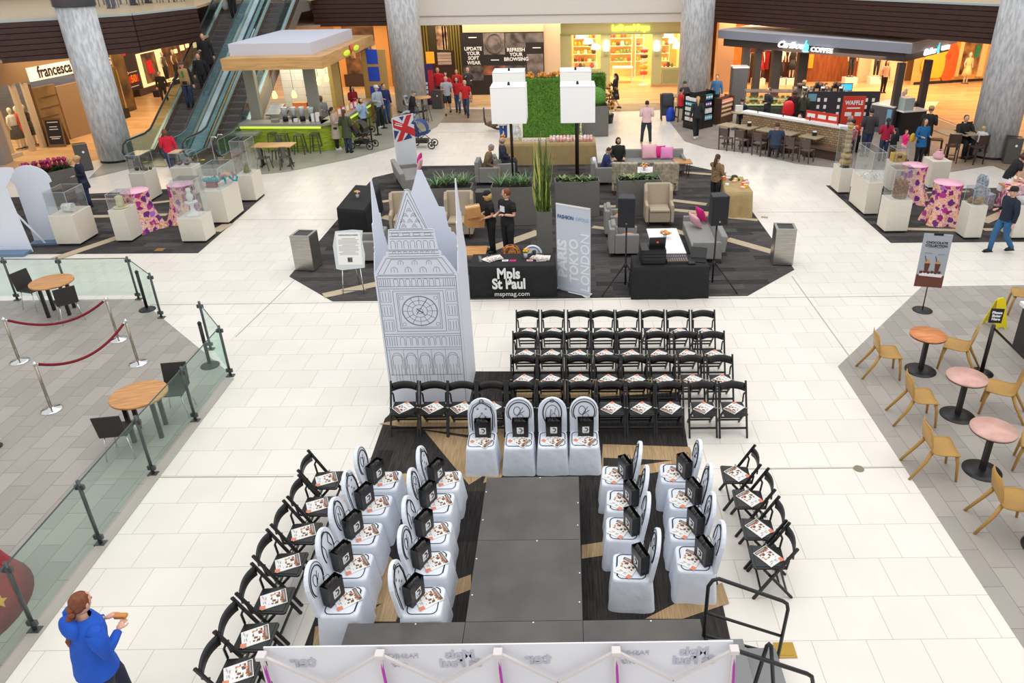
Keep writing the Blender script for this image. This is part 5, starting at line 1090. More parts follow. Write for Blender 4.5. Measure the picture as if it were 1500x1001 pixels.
def bistro(px,py,bx,by,top,label):
    v=g(bx,by); t=thing('bistro_table',label,'table',(v.x,v.y,0)); B().lathe([(.31,.725),(.31,.75),(0,.75)],n=36).build('table_top',top,t); B().lathe([(.308,.71),(.308,.7245)],n=36).build('table_rim',BLKMETAL,t); B().lo(-.035,.035,-.035,.035,.02,.71).build('column',BLKMETAL,t); B().lathe([(.27,0),(.27,.012),(.1,.02),(.04,.03)],n=30).build('base',BLKMETAL,t); return v
t1=bistro(0,0,1348,543,RWOOD,'small round wood topped table, farthest of the tan chair group'); t2=bistro(0,0,1402,609,RTOP,'small round rose topped table in the middle of the tan chairs'); t3=bistro(0,0,1438,690,RTOP,'small round rose topped table, nearest of the tan chair group')
for v,l,dl,dr in((t1,'farthest table',(-.72,-.1),(.74,.12)),(t2,'middle table',(-.72,-.1),(.78,.1)),(t3,'nearest table',(-.7,.0),(.85,.05))):
    TCH.put((v.x+dl[0],v.y+dl[1],0),PI/2-.12,f'tan moulded chair left of the {l}','tan moulded chairs'); TCH.put((v.x+dr[0]-.1,v.y+dr[1],0),-PI/2-.55,f'tan moulded chair right of the {l}','tan moulded chairs')
v=g(1490,780); TCH.put((v.x-.12,v.y+.12,0),PI/2-.2,'tan moulded chair at the right frame edge, nearest the camera','tan moulded chairs'); v=g(1497,468); TCH.put((v.x+.1,v.y+.3,0),-PI/2-.4,'tan moulded chair at the right frame edge behind the wet floor sign','tan moulded chairs')
bistro(0,0,1530,805,RTOP,'rose topped table just past the right frame edge')
# chocolate poster stand
v=g(1351,455); t=thing('poster_stand','poster of chocolate drinks on a black pole stand, right aisle','poster stand',(v.x,v.y,0),-.22); B().lathe([(.2,0),(.2,.015),(.03,.03)],n=28).build('base',BLKMETAL,t); B().cyl((0,0,.02),(0,0,.7),.012,n=8).build('pole',BLKMETAL,t)
B().lo(-.27,.27,-.01,.01,.55,1.72).build('poster',shade('poster_grey',168,174,182,.5),t); B().lo(-.09,.09,-.014,.014,1.69,1.74).build('clip',BLKMETAL,t)
b=B(M=T(0,-.0115,0)@XZ(0)); BRN=shade('choc_brown',96,56,40,.6); b.lo(-.27,.27,.55,.82,0,.001,0); b.build('poster_ground',shade('poster_table',110,62,50,.6),t)
for x,hh in((-.1,1.2),(.1,1.16)):
    b=B(M=T(x,-.0125,0)@XZ(0)); b.prism([(-.03,.88),(.03,.88),(.055,1.08),(-.055,1.08)],0,.002,0); b.prism([(-.05,1.08),(.05,1.08),(.02,1.15),(0,1.17),(-.03,1.14)],.0,.0022,1); b.tube([(-.03,1.12,.002),(-.07,1.24,.002)],.006,4,2); b.build('drink_picture',[BRN,TAN,INK],t)
b=B(M=T(0,-.0127,0)@XZ(0)); b.prism([(-.22,.80),(.22,.78),(.24,.85),(-.2,.87)],0,.001,1)
for i in range(6): b.ell((-.19+.07*i,.88+.01*(i%2),.002),(.034,.034,.003),0,9,4)
b.build('sweets_picture',[BRN,PAPER],t)
text('CHOCOLATE\nCOLLECTION',.068,T(0,-.0125,1.50)@RX(PI/2),INK,t,bold=.002); b=B(M=T(0,-.0125,0)@XZ(0)); b.lo(-.15,.15,1.425,1.43,0,.001); b.lo(-.2,-.05,1.3,1.305,0,.001); b.lo(.06,.2,1.28,1.285,0,.001); b.build('fine_print',INK,t)
# Please Enter Here post
v=g(1437,547); t=thing('queue_post','black queue post with a Please Enter Here sign beside the tan chairs','queue post',(v.x,v.y,0),-.15); B().lathe([(.2,0),(.2,.015),(.05,.03)],n=28).build('base',BLACKP,t); B().cyl((0,0,.02),(0,0,.98),.035,n=12).build('pole',BLACKP,t); B().lo(-.11,.11,-.008,.008,1.02,1.3).build('sign_plate',BLACKP,t,.01); B().lo(-.01,.01,-.008,.008,.97,1.03).build('bracket',STEEL,t)
text('Please\nEnter\nHere',.066,T(0,-.0105,1.16)@RX(PI/2),LOGO,t,bold=.003,space=.95)
e=g(1545,650,.0); b=B(); b.bar((0,0,.93),(e.x-v.x+.2,e.y-v.y-.1,.88),.004,.05); b.build('belt',BLKMETAL,t)
# wet floor sign
v=g(1456,478); t=thing('wet_floor_sign','yellow folding wet floor sign behind the queue post','sign',(v.x,v.y,0),.25); YS=shade('sign_yellow',240,216,20,.45)
for s in(-1,1):
    b=B(M=T(0,s*.17,0)@RX(s*math.radians(14.5))@XZ(0)); P=[(-.15,0),(-.09,0),(-.06,.06),(.06,.06),(.09,0),(.15,0),(.1,.6),(.06,.65),(-.06,.65),(-.1,.6)]; b.prism(P,-.008,.008); b.build('sign_leaf',YS,t)
# counter at right edge
a=g(1483,520); t=thing('counter','dark counter with a white top at the right frame edge','counter',(a.x+.9,a.y-.1,0),-.05); B().lo(-.75,.9,-1.5,.4,.02,.86).build('body',shade('counter_dark',40,36,38,.5),t,.01); B().lo(-.8,.95,-1.55,.45,.86,.94).build('worktop',WTOP,t,.006)
# ======================= ESCALATORS, KIOSKS, SHOPFRONTS =======================
def ray(px,py): return F_+R_*(px-PCX)/FPX-U_*(py-PCY)/FPX
class Wall:
    "an upright plane through floor points a,b; local x along it, z up, +d towards the viewer"
    def __init__(s,a,b_):
        s.a=Vector((a[0],a[1],0)); d=Vector((b_[0],b_[1],0))-s.a; s.L=d.length; s.u=d.normalized(); s.n=Vector((s.u.y,-s.u.x,0)); s.ang=math.atan2(s.u.y,s.u.x)
        s.M=Matrix.Translation(s.a)@RZ(s.ang)
    def p(s,px,py,d=0):
        r=ray(px,py); o=s.a+s.n*d; t=(o-Vector((0,0,CAMH))).dot(s.n)/r.dot(s.n); q=Vector((0,0,CAMH))+r*t; return (q-s.a).dot(s.u),q.z
    def r(s,x0,y0,x1,y1,d=0):
        xm,ym=(x0+x1)/2,(y0+y1)/2; a=s.p(x0,ym,d)[0];b_=s.p(x1,ym,d)[0];z1=s.p(xm,y0,d)[1];z0=s.p(xm,y1,d)[1]; return a,b_,max(z0,0),z1
    def box(s,b,x0,y0,x1,y1,t=.05,m=0,d=0,z0=None,z1=None):
        q=s.r(x0,y0,x1,y1,d+t); b.lo(q[0],q[1],-d-t,-d,q[2] if z0 is None else z0,q[3] if z1 is None else z1,m)
    def obj(s,name,mats,parent,*rects,bev=0):
        b=B()
        for r_ in rects: s.box(b,*r_)
        o=b.build(name,mats,parent,bev)
        if parent is None: o.matrix_world=s.M
        return o
def wthing(W,name,label,cat,group=None):
    t=thing(name,label,cat,(0,0,0),0,group); t.location=W.a; t.rotation_euler.z=W.ang; return t
def wtext(W,s,px,py,size,m,parent,d=.02,**k):
    x,z=W.p(px,py,d); text(s,size,T(x,-d,z)@RX(PI/2),m,parent,**k)
# ---- escalators ----
STEPM=mat('escalator_step',rgb(104,100,99),.55,metal=.2,var=.2,scale=30,stretch=(1,.1,1)); SKIRT=mat('steel_skirt',rgb(190,176,160),.22,.9); BGL=clear('balustrade_glass',(.72,.84,.84),.14,.03,(.8,.97,1)); RAIL=shade('handrail_dark',36,38,42,.35); TRIMC=shade('balustrade_trim',176,206,212,.25,metal=.7)
TAN30=math.tan(PI/6)
def escalator(x0,x1,y0,label,rz=-.03):
    t=thing('escalator',label,'escalator',((x0+x1)/2,y0,0),rz); hw=(x1-x0)/2; ys=1.3; ye=ys+Z2/TAN30
    def zf(y): return max(0,min(Z2,(y-ys)*TAN30))
    # steps
    n=int(Z2/.2); run=(ye-ys)/n
    for i in range(n):
        z=(i+.5)*Z2/n; B().lo(-hw+.17,hw-.17,ys+run*i,ys+run*(i+1)+.02,z-.22,z).build('step',STEPM,t)
    b=B(); b.lo(-hw+.17,hw-.17,-.3,ys,0.01,.03); b.build('landing_plate',STEEL,t)
    b=B(); b.lo(-hw+.2,-hw+.34,.25,.42,.031,.034); b.lo(hw-.34,hw-.2,.25,.42,.031,.034); b.build('warning_label',shade('label_yellow',224,214,60,.5),t)
    for s in(-1,1):
        X=s*(hw-.08)
        P=[(y,zf(y)) for y in (-.25,ys,ye,ye+1.2)]
        def band(lo,hi,x0_,x1_,m,name,yo=0):
            b=B(); vs=[]
            for (y,z) in P:
                for xx in(x0_,x1_):
                    vs+=[(xx,y,z+lo),(xx,y,z+hi)]
            fs=[]
            for i in range(3):
                a=i*4; fs+=[(a,a+4,a+5,a+1),(a+2,a+3,a+7,a+6),(a+1,a+5,a+7,a+3),(a,a+2,a+6,a+4)]
            fs+=[(0,1,3,2),(12,14,15,13)]; b.add(vs,fs); return b.build(name,m,t)
        band(-.35 if False else .0,.28,X-.09,X+.09,SKIRT,'skirt'); band(.281,.90,X-.008,X+.008,BGL,'glass_panel'); band(.281,.31,X-.03,X+.03,TRIMC,'panel_trim')
        if s==-1 or True:
            b=B(); vs=[]
            for (y,z) in P[1:]:
                vs+=[(X-.09,y,z-.55),(X+.09,y,z-.55),(X+.09,y,z),(X-.09,y,z)]
            fs=[]
            for i in range(2):
                for j in range(4): fs.append((i*4+j,i*4+(j+1)%4,i*4+4+(j+1)%4,i*4+4+j))
            b.add(vs,fs); b.build('truss_cladding',shade('cladding',150,146,140,.4,metal=.4),t)
        pts=[(X,-.15,.28),(X,-.42,.38),(X,-.55,.62),(X,-.42,.85),(X,-.15,.95),(X,ys-.25,.95),(X,ys+.2,1.03)]+[(X,ys+.2+(ye-ys)*k/6,1.03+(ye-ys)*k/6*TAN30-.0) for k in range(1,7)]+[(X,ye+1.3,Z2+1.0)]
        B().tube(pts,.035,8).build('handrail',RAIL,t); B().tube([(p[0],p[1],p[2]-.045) for p in pts[3:]],.02,6).build('handrail_trim',TRIMC,t)
        B().cyl((X,-.15,.0),(X,-.15,.28),.1,n=12).build('newel_cover',SKIRT,t)
    return t
ex0=g(203,243).x; EY=27.1
escalator(-16.15,-14.62,EY,'left escalator with people riding down'); escalator(-14.08,-12.75,EY+.2,'right escalator beside the juice kiosk roof')
b=B(); ys=1.3;ye=ys+Z2/TAN30
b.add([(-.24,.4,.3),(.24,.4,.3),(.24,ys,.3),(-.24,ys,.3),(-.24,ye,Z2+.3),(.24,ye,Z2+.3),(.24,ye+1.2,Z2+.3),(-.24,ye+1.2,Z2+.3)],[(0,1,2,3),(3,2,5,4),(4,5,6,7)])
b.add([(-.24,.4,.0),(.24,.4,.0),(.24,.4,.3),(-.24,.4,.3)],[(0,1,2,3)])
o=b.build('escalator_centre_deck',mat('deck_glass',rgb(196,214,220),.25,.3,var=.15,scale=1.2),None,loc=(-14.35,EY,0),rz=-.03); tag(o,'shiny pale blue deck strip between the two escalators','deck strip')
for i,(px,py) in enumerate(((316,238),(322,236))):
    v=g(px,py); tag(B().tube([(0,0,0),(0,0,.85),(.05,0,.95),(.2,0,.95),(.25,0,.85),(.25,0,0)],.025,8).build('guard_hoop',CHROME,None,loc=(v.x,v.y+.2*i,0)),'chrome guard hoop at the foot of the right escalator'+(', nearer the kiosk' if i else ', nearer the escalators'),'guard hoop')
# ---- juice kiosk ----
KW=mat('kiosk_wood',rgb(206,160,100),.45,var=.15,scale=2,stretch=(.6,.6,8)); KG=mat('lime_tile',rgb(128,150,30),.4,col2=rgb(170,186,54),scale=3,stretch=(1,1,6),bump=.4); KTOP=shade('kiosk_counter_grey',150,150,142,.35); KPOST=shade('kiosk_post_grey',140,140,128,.5); LIME=mat('lime_light',rgb(210,230,80),.4,emit=rgb(206,226,80),es=.9)
t=thing('juice_kiosk','juice kiosk with lime tiled counter and wooden roof right of the escalators','kiosk',(0,0,0))
zr=3.2; FLr,FRr,BRr=g(326,104,zr),g(472.6,101,zr),g(548,65,zr); BLr=FLr+(BRr-FRr); zt=wp(472.6,83.6,FRr.y).z
def quadprism(pts,z0,z1,m,name,parent=t,inset=0):
    c=sum((Vector((p[0],p[1],0)) for p in pts),Vector())/len(pts); P=[tuple((Vector((p[0],p[1],0))+(c-Vector((p[0],p[1],0))).normalized()*inset)[:2]) for p in pts]
    return B().prism(P,z0,z1).build(name,m,parent)
quadprism([FLr,FRr,BRr,BLr],zr,zt,KW,'wooden_fascia'); WROOF=shade('roof_pale',206,208,222,.5)
a_,b_,c_=g(337,82,zt),g(457,80,zt),g(517,57,zt); d_=a_+(c_-b_); quadprism([a_,b_,c_,d_],zt,zt+.42,WROOF,'roof_box')
cf=[(-12.75,29.05),(-9.56,28.85),(-9.5,29.45),(-12.75,29.65)]; quadprism(cf,.02,1.0,KG,'front_counter'); quadprism([(-12.8,28.95),(-9.45,28.75),(-9.4,29.55),(-12.8,29.75)],1.0,1.1,KTOP,'counter_top')
quadprism([(-12.76,29.03),(-9.545,28.83),(-9.545,28.85),(-12.76,29.05)],.9,.985,LIME,'light_strip'); quadprism([(-13.1,28.6),(-11.95,28.55),(-11.95,29.0),(-13.1,29.05)],.72,.8,KTOP,'low_shelf')
quadprism([(-9.56,28.87),(-9.0,29.4),(-8.75,33.6),(-9.35,33.6),(-9.6,29.5)],.02,1.0,KG,'side_counter'); quadprism([(-9.5,28.75),(-8.9,29.3),(-8.65,33.7),(-9.4,33.7),(-9.7,29.5)],1.0,1.1,KTOP,'side_counter_top'); quadprism([(-8.98,29.4),(-8.96,29.4),(-8.71,33.5),(-8.73,33.5)],.88,.97,LIME,'light_strip')
for x,y in((-12.35,29.9),(-9.95,29.7),(-12.1,35.2),(-9.1,35.2)): B().lo(x-.2,x+.2,y-.14,y+.14,0.02,zr).build('post',KPOST,t)
KWALL=brickmat('kiosk_white_tile',rgb(226,220,204),rgb(232,226,212),rgb(190,184,170),.6,.3,.006,rot=0,rough=.35,wall=True)
B().lo(-12.3,-9.75,33.0,33.12,.02,zr).build('back_wall',KWALL,t); B().lo(-12.35,-12.2,29.9,33.0,.02,1.0).build('rear_worktop',KTOP,t); B().lo(-12.1,-10.5,32.2,32.95,.02,1.0).build('rear_worktop',KTOP,t)
B().lo(-11.3,-10.9,32.93,32.99,1.9,2.4).build('towel_dispenser',shade('dispenser_black',60,56,54,.4),t)
WPAN=shade('kiosk_panel_tan',190,160,90,.5); B().lo(-9.9,-9.75,31.9,33.1,.02,zr).build('side_panel',WPAN,t)
Wk=Wall((-9.3,33.9),(-8.9,35.6)); BLUEP=shade('blue_poster',36,74,196,.5)
B(M=T(-8.7,34.9,0)).lo(-.55,.55,0,.08,.02,3.1).build('poster_panel',shade('poster_panel_wood',190,150,84,.5),t)
for z in(.9,1.75,2.5): B(M=T(-8.7,34.9,0)).lo(-.3,.2,-.02,-.001,z,z+.62).build('blue_poster',BLUEP,t)
for i,(px,py) in enumerate(((372.5,142),(402.5,141),(431,140),(453,128),(466.5,121),(478.5,116))):
    y=29.9 if i<3 else (30.4,31.6,32.6)[i-3]; v=wp(px,py,y); b=B(); 
    o=B().lathe([(.03,.2),(.07,.12),(.1,0),(.08,-.08),(0,-.1)],n=14).build('pendant_lamp',mat('pendant_glow',rgb(250,240,120),.4,emit=rgb(250,240,110),es=3),None,loc=v); tag(o,f'glowing yellow pendant lamp under the juice kiosk roof, {ORD[i]} from the left','pendant lamp','pendant lamps in the juice kiosk'); B().cyl((0,0,.2),(0,0,zr-v.z),.008,n=5).build('cord',BLKMETAL,o)
JUG=shade('jug_clear',190,196,196,.15,metal=.2)
for i in range(4):
    px=(413,426,438,451)[i]; v=g(px,181,1.1); tb=thing('blender_jug',f'blender with clear jug on the juice kiosk counter, {ORD[i]} from the left','blender',(v.x,29.35,1.101)); B().lathe([(.11,0),(.1,.16),(.08,.18)],n=14).build('motor_base',BLACKP,tb); B().lathe([(.07,.18),(.12,.42),(.13,.52),(.1,.54),(0,.55)],n=14).build('jug',JUG,tb)
for i,(px,w,h,m) in enumerate(((400,.3,.12,STEEL),(430,.15,.12,PAPER),(455,.1,.3,PAPER),(462,.14,.35,WPOR),(466,.08,.2,BLKMETAL))):
    v=g(px,181,1.1); tag(B().lo(-w/2,w/2,-.08,.08,0,h).lo(-w/2+.01,w/2-.01,-.085,.085,h*.8,h*.9).build('counter_item',m,None,.01,loc=(v.x,29.2,1.101)),f'small container on the juice kiosk front counter, {ORD[i]} from the left','container')
tj=thing('drink_dispenser','orange drink dispenser with green cap on the rear kiosk worktop','dispenser',(-10.95,32.5,1.0)); B().lathe([(.2,0),(.2,.5),(.22,.55)],n=16).build('tank',mat('amber_drink',rgb(206,150,40),.2),tj); B().lathe([(.22,.56),(.12,.8),(0,.85)],n=16).build('cap',LEAF,tj)
tj=thing('juice_machine','metal juicer trays on the left of the kiosk worktop','juicer',(-11.9,30.4,.0)); B(M=T(0,.3,1.25)@RX(.35)).lo(-.28,.28,-.4,.4,0,.08).build('tray',STEEL,tj); B(M=T(.25,-.1,1.1)@RX(.35)).lo(-.3,.3,-.4,.4,0,.08).build('tray',DKMETAL,tj); B().lo(-.3,.5,-.3,.5,.02,1.0).build('cabinet',KTOP,tj)
tj=thing('food_box','orange crate on the rear kiosk worktop','crate',(-11.45,32.5,1.0)); B().lo(-.3,.3,-.2,.2,0,.25).build('crate_body',OFL,tj); B().lo(-.31,.31,-.21,.21,.25,.28).build('lid',TAN,tj)
for i in range(6):
    tag(B().lo(-.1,.1,-.02,.02,0,.3).lo(-.08,.08,-.025,-.02,.06,.26,1).build('snack_card',[ (OFL,PINKH,YEL)[i%3],PAPER],None,loc=(-9.2+.06*i,30.3+.4*i,1.102),rz=1.2),f'orange and white snack display card on the kiosk side counter, {ORD[i]} from the front','display card')
bL=B(M=Matrix.Translation(((FRr+BRr)/2)+Vector((.02,0,(zt-zr)/2)))@RZ(math.atan2((BRr-FRr).y,(BRr-FRr).x))@XZ(0)); bL.ell((-.75,-.03,.02),(.5,.11,.03),0,14,6); bL.ell((.75,.0,.02),(.45,.11,.03),0,14,6); bL.ell((0,.08,.03),(.2,.17,.04),1,14,6); bL.tube([(0,-.2,.02),(.02,-.06,.02)],.04,6,2); bL.build('sign_emblem',[mat('lime_sign',rgb(190,214,40),.4,emit=rgb(190,214,40),es=.6),shade('sign_coral',232,100,70,.5),YEL],t)
area('juice_kiosk_ceiling_light',(-11.2,31.5,3.15),2.4,90,(1,.95,.82),sy=3)
area('coffee_kiosk_ceiling_light',(10.8,33.2,2.95),6,330,(1,.84,.66),sy=3.5)
# stools, table and metal chairs in front of the kiosk
def stool(px,py,i):
    v=g(px,py); t=thing('metal_stool',f'grey metal stool at the lime kiosk counter, {ORD[i]} from the left','stool',(v.x,v.y+.15,0)); m=shade('gunmetal',96,98,94,.35,metal=.7); B().lo(-.16,.16,-.16,.16,.72,.76).build('seat',m,t,.02)
    for sx in(-1,1):
        for sy in(-1,1): B().bar((sx*.13,sy*.13,.73),(sx*.2,sy*.2,0),.04,.02).build('leg',m,t)
    b=B(); 
    for s in(-1,1): b.bar((-.18,s*.18,.25),(.18,s*.18,.25),.02,.02); b.bar((s*.18,-.18,.25),(s*.18,.18,.25),.02,.02)
    b.build('foot_rail',m,t)
for i,(px,py) in enumerate(((402,224),(417,226),(440,227),(463,225))): stool(px,py,i)
v=g(395,244); t=thing('cafe_table','rectangular light wood table in front of the lime counter','table',(g(405,243).x,g(405,243).y+.1,0)); 
B().lo(-.72,.72,-.36,.36,.72,.76).build('table_top',KW,t,.005)
for s in(-1,1): B().bar((s*.5,0,.72),(s*.5,0,.03),.07,.07).build('column',BLKMETAL,t); B().lo(s*.5-.06,s*.5+.06,-.28,.28,0,.03).build('foot',BLKMETAL,t)
def metal_chair(x,y,rz,label):
    t=thing('metal_chair',label,'chair',(x,y,0),rz); m=MATS['gunmetal']; B().lo(-.19,.19,-.19,.19,.43,.46).build('seat',m,t,.02)
    for sx in(-1,1):
        for sy in(-1,1): B().bar((sx*.15,sy*.15,.44),(sx*.21,sy*.22,0),.04,.02).build('leg',m,t)
    B(M=T(0,.19,.45)@RX(-.15)).lo(-.06,.06,-.01,.01,0,.38).build('back_splat',m,t); B(M=T(0,.19,.45)@RX(-.15)).tube([(-.17,0,0),(-.17,0,.3),(-.1,0,.4),(.1,0,.4),(.17,0,.3),(.17,0,0)],.014,6).build('back_frame',m,t)
v0=g(405,243); metal_chair(v0.x-.2,v0.y-.55,PI,'grey metal chair with its back to the camera at the wood table'); metal_chair(v0.x+.55,v0.y-.1-.35,PI+.2,'grey metal chair at the right of the wood table'); metal_chair(v0.x-.1,v0.y+.65,0,'grey metal chair on the far side of the wood table')
for i,(px,py) in enumerate(((545,208),(554,198),(563,188))): stanchion(px,py,f'black belt queue post beside the juice kiosk, {ORD[i]} from the camera',BLACKP,1.0,.17,BLACKP)
b=B(); P=[g(*q_) for q_ in ((545,208),(554,198),(563,188),(548,178))]
for p,q_ in zip(P[:2],P[1:3]): b.bar((p.x,p.y,.95),(q_.x,q_.y,.95),.006,.05)
tag(b.build('queue_belt',BLKMETAL),'black belt strung between the queue posts beside the juice kiosk','belt')
def hightable(px,py,label,h=1.05,r=.42,top=None):
    v=g(px,py); t=thing('high_table',label,'table',(v.x,v.y,0)); B().lathe([(r,h-.04),(r,h),(0,h)],n=26).build('table_top',top or KW,t); B().cyl((0,0,.03),(0,0,h-.04),.05,n=10).build('column',MATS['gunmetal'],t); B().lathe([(.26,0),(.25,.02),(.05,.04)],n=20).build('base',MATS['gunmetal'],t)
hightable(543,180,'small round high table beside the juice kiosk queue'); hightable(621,176,'round wooden high table right of the stone column')
# stools near that table
for i,(px,py) in enumerate(((612,178),(628,177))):
    v=g(px,py); t=thing('metal_stool',f'metal stool under the round high table by the column, {"left" if i==0 else "right"}','stool',(v.x,v.y-.3,0)); 
    B().lathe([(.17,.7),(.17,.73),(0,.73)],n=16).build('seat',MATS['gunmetal'],t)
    for k in range(4): a=k*PI/2+.4; B().bar((.1*math.cos(a),.1*math.sin(a),.7),(.22*math.cos(a),.22*math.sin(a),0),.025,.025).build('leg',MATS['gunmetal'],t)
# ---- coffee kiosk ----
t=CK=thing('coffee_kiosk','coffee kiosk with grey canopy, white glowing name sign and dark posts','kiosk',(0,0,0)); CG=shade('canopy_grey',150,154,166,.5); CT=shade('canopy_top',214,210,216,.5); CD=shade('canopy_dark',66,54,50,.55); CPO=shade('kiosk_dark_post',72,62,58,.5); CGREY=shade('kiosk_grey_panel',84,84,88,.5)
zc=3.15; cL,cC,cR=g(1051.5,56,zc),g(1334.6,79,zc),g(1402,63,zc); cB=cL+(cR-cC); zct=wp(1334.6,64,cC.y).z
quadprism([cL,cC,cR,cB],zc,zct-.02,CG,'canopy_fascia',CK); quadprism([cL,cC,cR,cB],zct-.02,zct+.02,CT,'canopy_top',CK,.05); quadprism([cL,cC,cR,cB],zc-.34,zc-.002,CD,'sign_band',CK,.28)
Wc=Wall(cL,cC); Wr=Wall(cC,cR); GLOW=mat('sign_white_glow',(1,1,1),.5,emit=(1,1,1),es=1.5); GLOWB=mat('sign_blue_glow',rgb(110,210,220),.5,emit=rgb(90,200,215),es=1.3)
zs=zc-.12
def ktext(W,s,px,size,m,z=zs,d=.05,**k): x=W.p(px,70,d)[0]; text(s,size,W.M@T(x,-d,z)@RX(PI/2),m,CK,name='sign_lettering',depth=.03,**k)
def arial(W,px,z,s=1):
    x=W.p(px,70,.05)[0]; b=B(M=W.M@T(x,-.05,z)@XZ(0)); b.ell((0,.02*s,0),(.24*s,.30*s,.04),0,10,6); b.prism([(-.1*s,.25*s),(0,.2*s),(.05*s,.5*s),(-.04*s,.5*s)],0,.03,0); b.prism([(-.3*s,-.2*s),(-.1*s,-.3*s),(.25*s,-.25*s),(.1*s,-.1*s)],0,.03,0); b.build('sign_emblem',GLOWB,CK)
ktext(Wc,'Caribou',1157,.38,GLOW,zs+.08,.06,shear=.45,bold=.010,sx=1.05); ktext(Wc,'COFFEE',1204,.26,GLOW,zs-.02,.06,bold=.006,sx=1.15); arial(Wc,1180.5,zs+.02,.62)
ktext(Wr,'Caribou',1363,.33,GLOW,zs+.05,.06,shear=.45,bold=.012,sx=1.1); ktext(Wr,'COFFEE',1385,.22,GLOW,zs+.05,.06,bold=.012,sx=1.1); arial(Wr,1375,zs+.05,.55)
def kpost(px,py,z,w=.2,m=CPO,name='post'): v=g(px,py,z); B().lo(v.x-w/2,v.x+w/2,v.y-w/2,v.y+w/2,0.02,zc-.34).build(name,m,CK)
kpost(1310,156,1.1,.26); kpost(1349,150,1.1,.26)
for px,w in((1089,.3),(1107,.3),(1134,.42),(1172,.45)): v=wp(px,118,36.5); B().lo(v.x-w/2,v.x+w/2,36.3,36.7,.02,zc-.3).build('rear_post',CPO,CK)
# grey counter block at the right corner
A1=g(1277,205);Bc=g(1309,212); 
cc=g(1310,157,1.12); r2=g(1350,146,1.12); l2=g(1277,152,1.12)
bx=B(); P=[l2,cc,r2,r2+(l2-cc)]; quadprism(P,.02,1.08,CGREY,'corner_counter',CK); quadprism(P,1.08,1.13,WTOP,'counter_top',CK); B(M=Wall(l2,cc).M).lo(.75,.95,-.02,-.001,.3,1.0).build('blue_notice',shade('notice_blue',120,170,206,.5),CK)
B(M=Wall(cc,r2).M).lo(.1,1.0,-.03,-.001,.1,.95).build('chalk_panel',shade('chalk_dark',60,52,56,.8),CK)
# low seating wall with lattice face and white ledge
wa,wb=g(1085,207),g(1238,236); Ww=Wall(wa,wb); LAT=brickmat('lattice_tan',rgb(178,150,112),rgb(150,122,88),rgb(110,88,64),.16,.08,.012,rough=.6,wall=True)
tw=thing('seating_wall','long low wall with tan lattice face and white ledge behind the dark cafe tables','wall unit',Ww.a,Ww.ang); B().lo(0,Ww.L,0,.22,.45,1.12).build('lattice_panel',LAT,tw); B().lo(0,Ww.L,0,.22,0,.449).build('wall_base',shade('bench_dark',78,58,48,.6),tw); B().lo(-.05,Ww.L+.03,-.06,.34,1.12,1.2).build('ledge',WTOP,tw); B().lo(.3,Ww.L,-.42,-.01,.36,.45).build('bench_seat',shade('bench_seat_brown',110,84,66,.6),tw); B().lo(.3,Ww.L,-.3,-.01,0.01,.36).build('bench_base',MATS['bench_dark'],tw)
for i in range(4): B().cyl((.6+Ww.L*.25*i,.1,1.2),(.6+Ww.L*.25*i,.1,1.36),.02,n=8).build('ledge_post',BLKMETAL,tw)
# square tables and chairs
CHB=shade('cafe_chair_brown',86,70,64,.5); TTOP=shade('cafe_table_top',170,152,124,.45)
def make_cafe():
    t=thing('cafe_chair','','chair'); B().lo(-.2,.2,-.2,.2,.43,.47).build('seat',CHB,t,.012)
    for s in(-1,1): B().bar((s*.17,-.17,.44),(s*.18,-.19,0),.035,.035).build('front_leg',CHB,t); B().bar((s*.18,.25,.88),(s*.18,.19,0),.035,.04).build('rear_leg',CHB,t)
    B(M=T(0,.205,.5)@RX(-.12)).lo(-.16,.16,-.01,.012,.06,.36).build('back_panel',CHB,t,.004); B().bar((-.17,0,.2),(.17,0,.2),.02,.02).build('stretcher',CHB,t); return t
CAF=Proto(make_cafe())
for i,(px,py) in enumerate(((1064,221),(1087,224),(1113,229),(1137,232),(1160,236),(1183,240))):
    v=g(px,py); CAF.put((v.x,v.y+.2,0),PI+Ww.ang+.05,f'dark brown cafe chair at the lattice wall tables, {ORD[i]} from the left','cafe chairs along the lattice wall')
for i,(px,py) in enumerate(((1070,216),(1096,219),(1128,224),(1155,229),(1192,235))):
    v=g(px,py)+Vector((0,.55,0)); t=thing('cafe_table',f'square cafe table with a dark column at the lattice wall, {ORD[i]} from the left','table',v,Ww.ang); B().lo(-.36,.36,-.33,.33,.72,.76).build('table_top',TTOP,t,.004); B().cyl((0,0,.03),(0,0,.72),.04,n=8).build('column',BLKMETAL,t); B().lathe([(.26,0),(.25,.02),(.05,.04)],n=18).build('base',BLKMETAL,t)
    if i in(1,4): tn=thing('napkin_box',f'black and blue napkin box on the {ORD[i]} lattice wall table','napkin box',(v.x+.1,v.y+.05,.761)); B().lo(-.07,.07,-.06,.06,0,.13).build('box',BLACKP,tn); B().prism([(-.06,-.05),(.06,-.05),(.06,.05),(-.06,.05)],.13,.17).build('napkins',PAPER,tn)
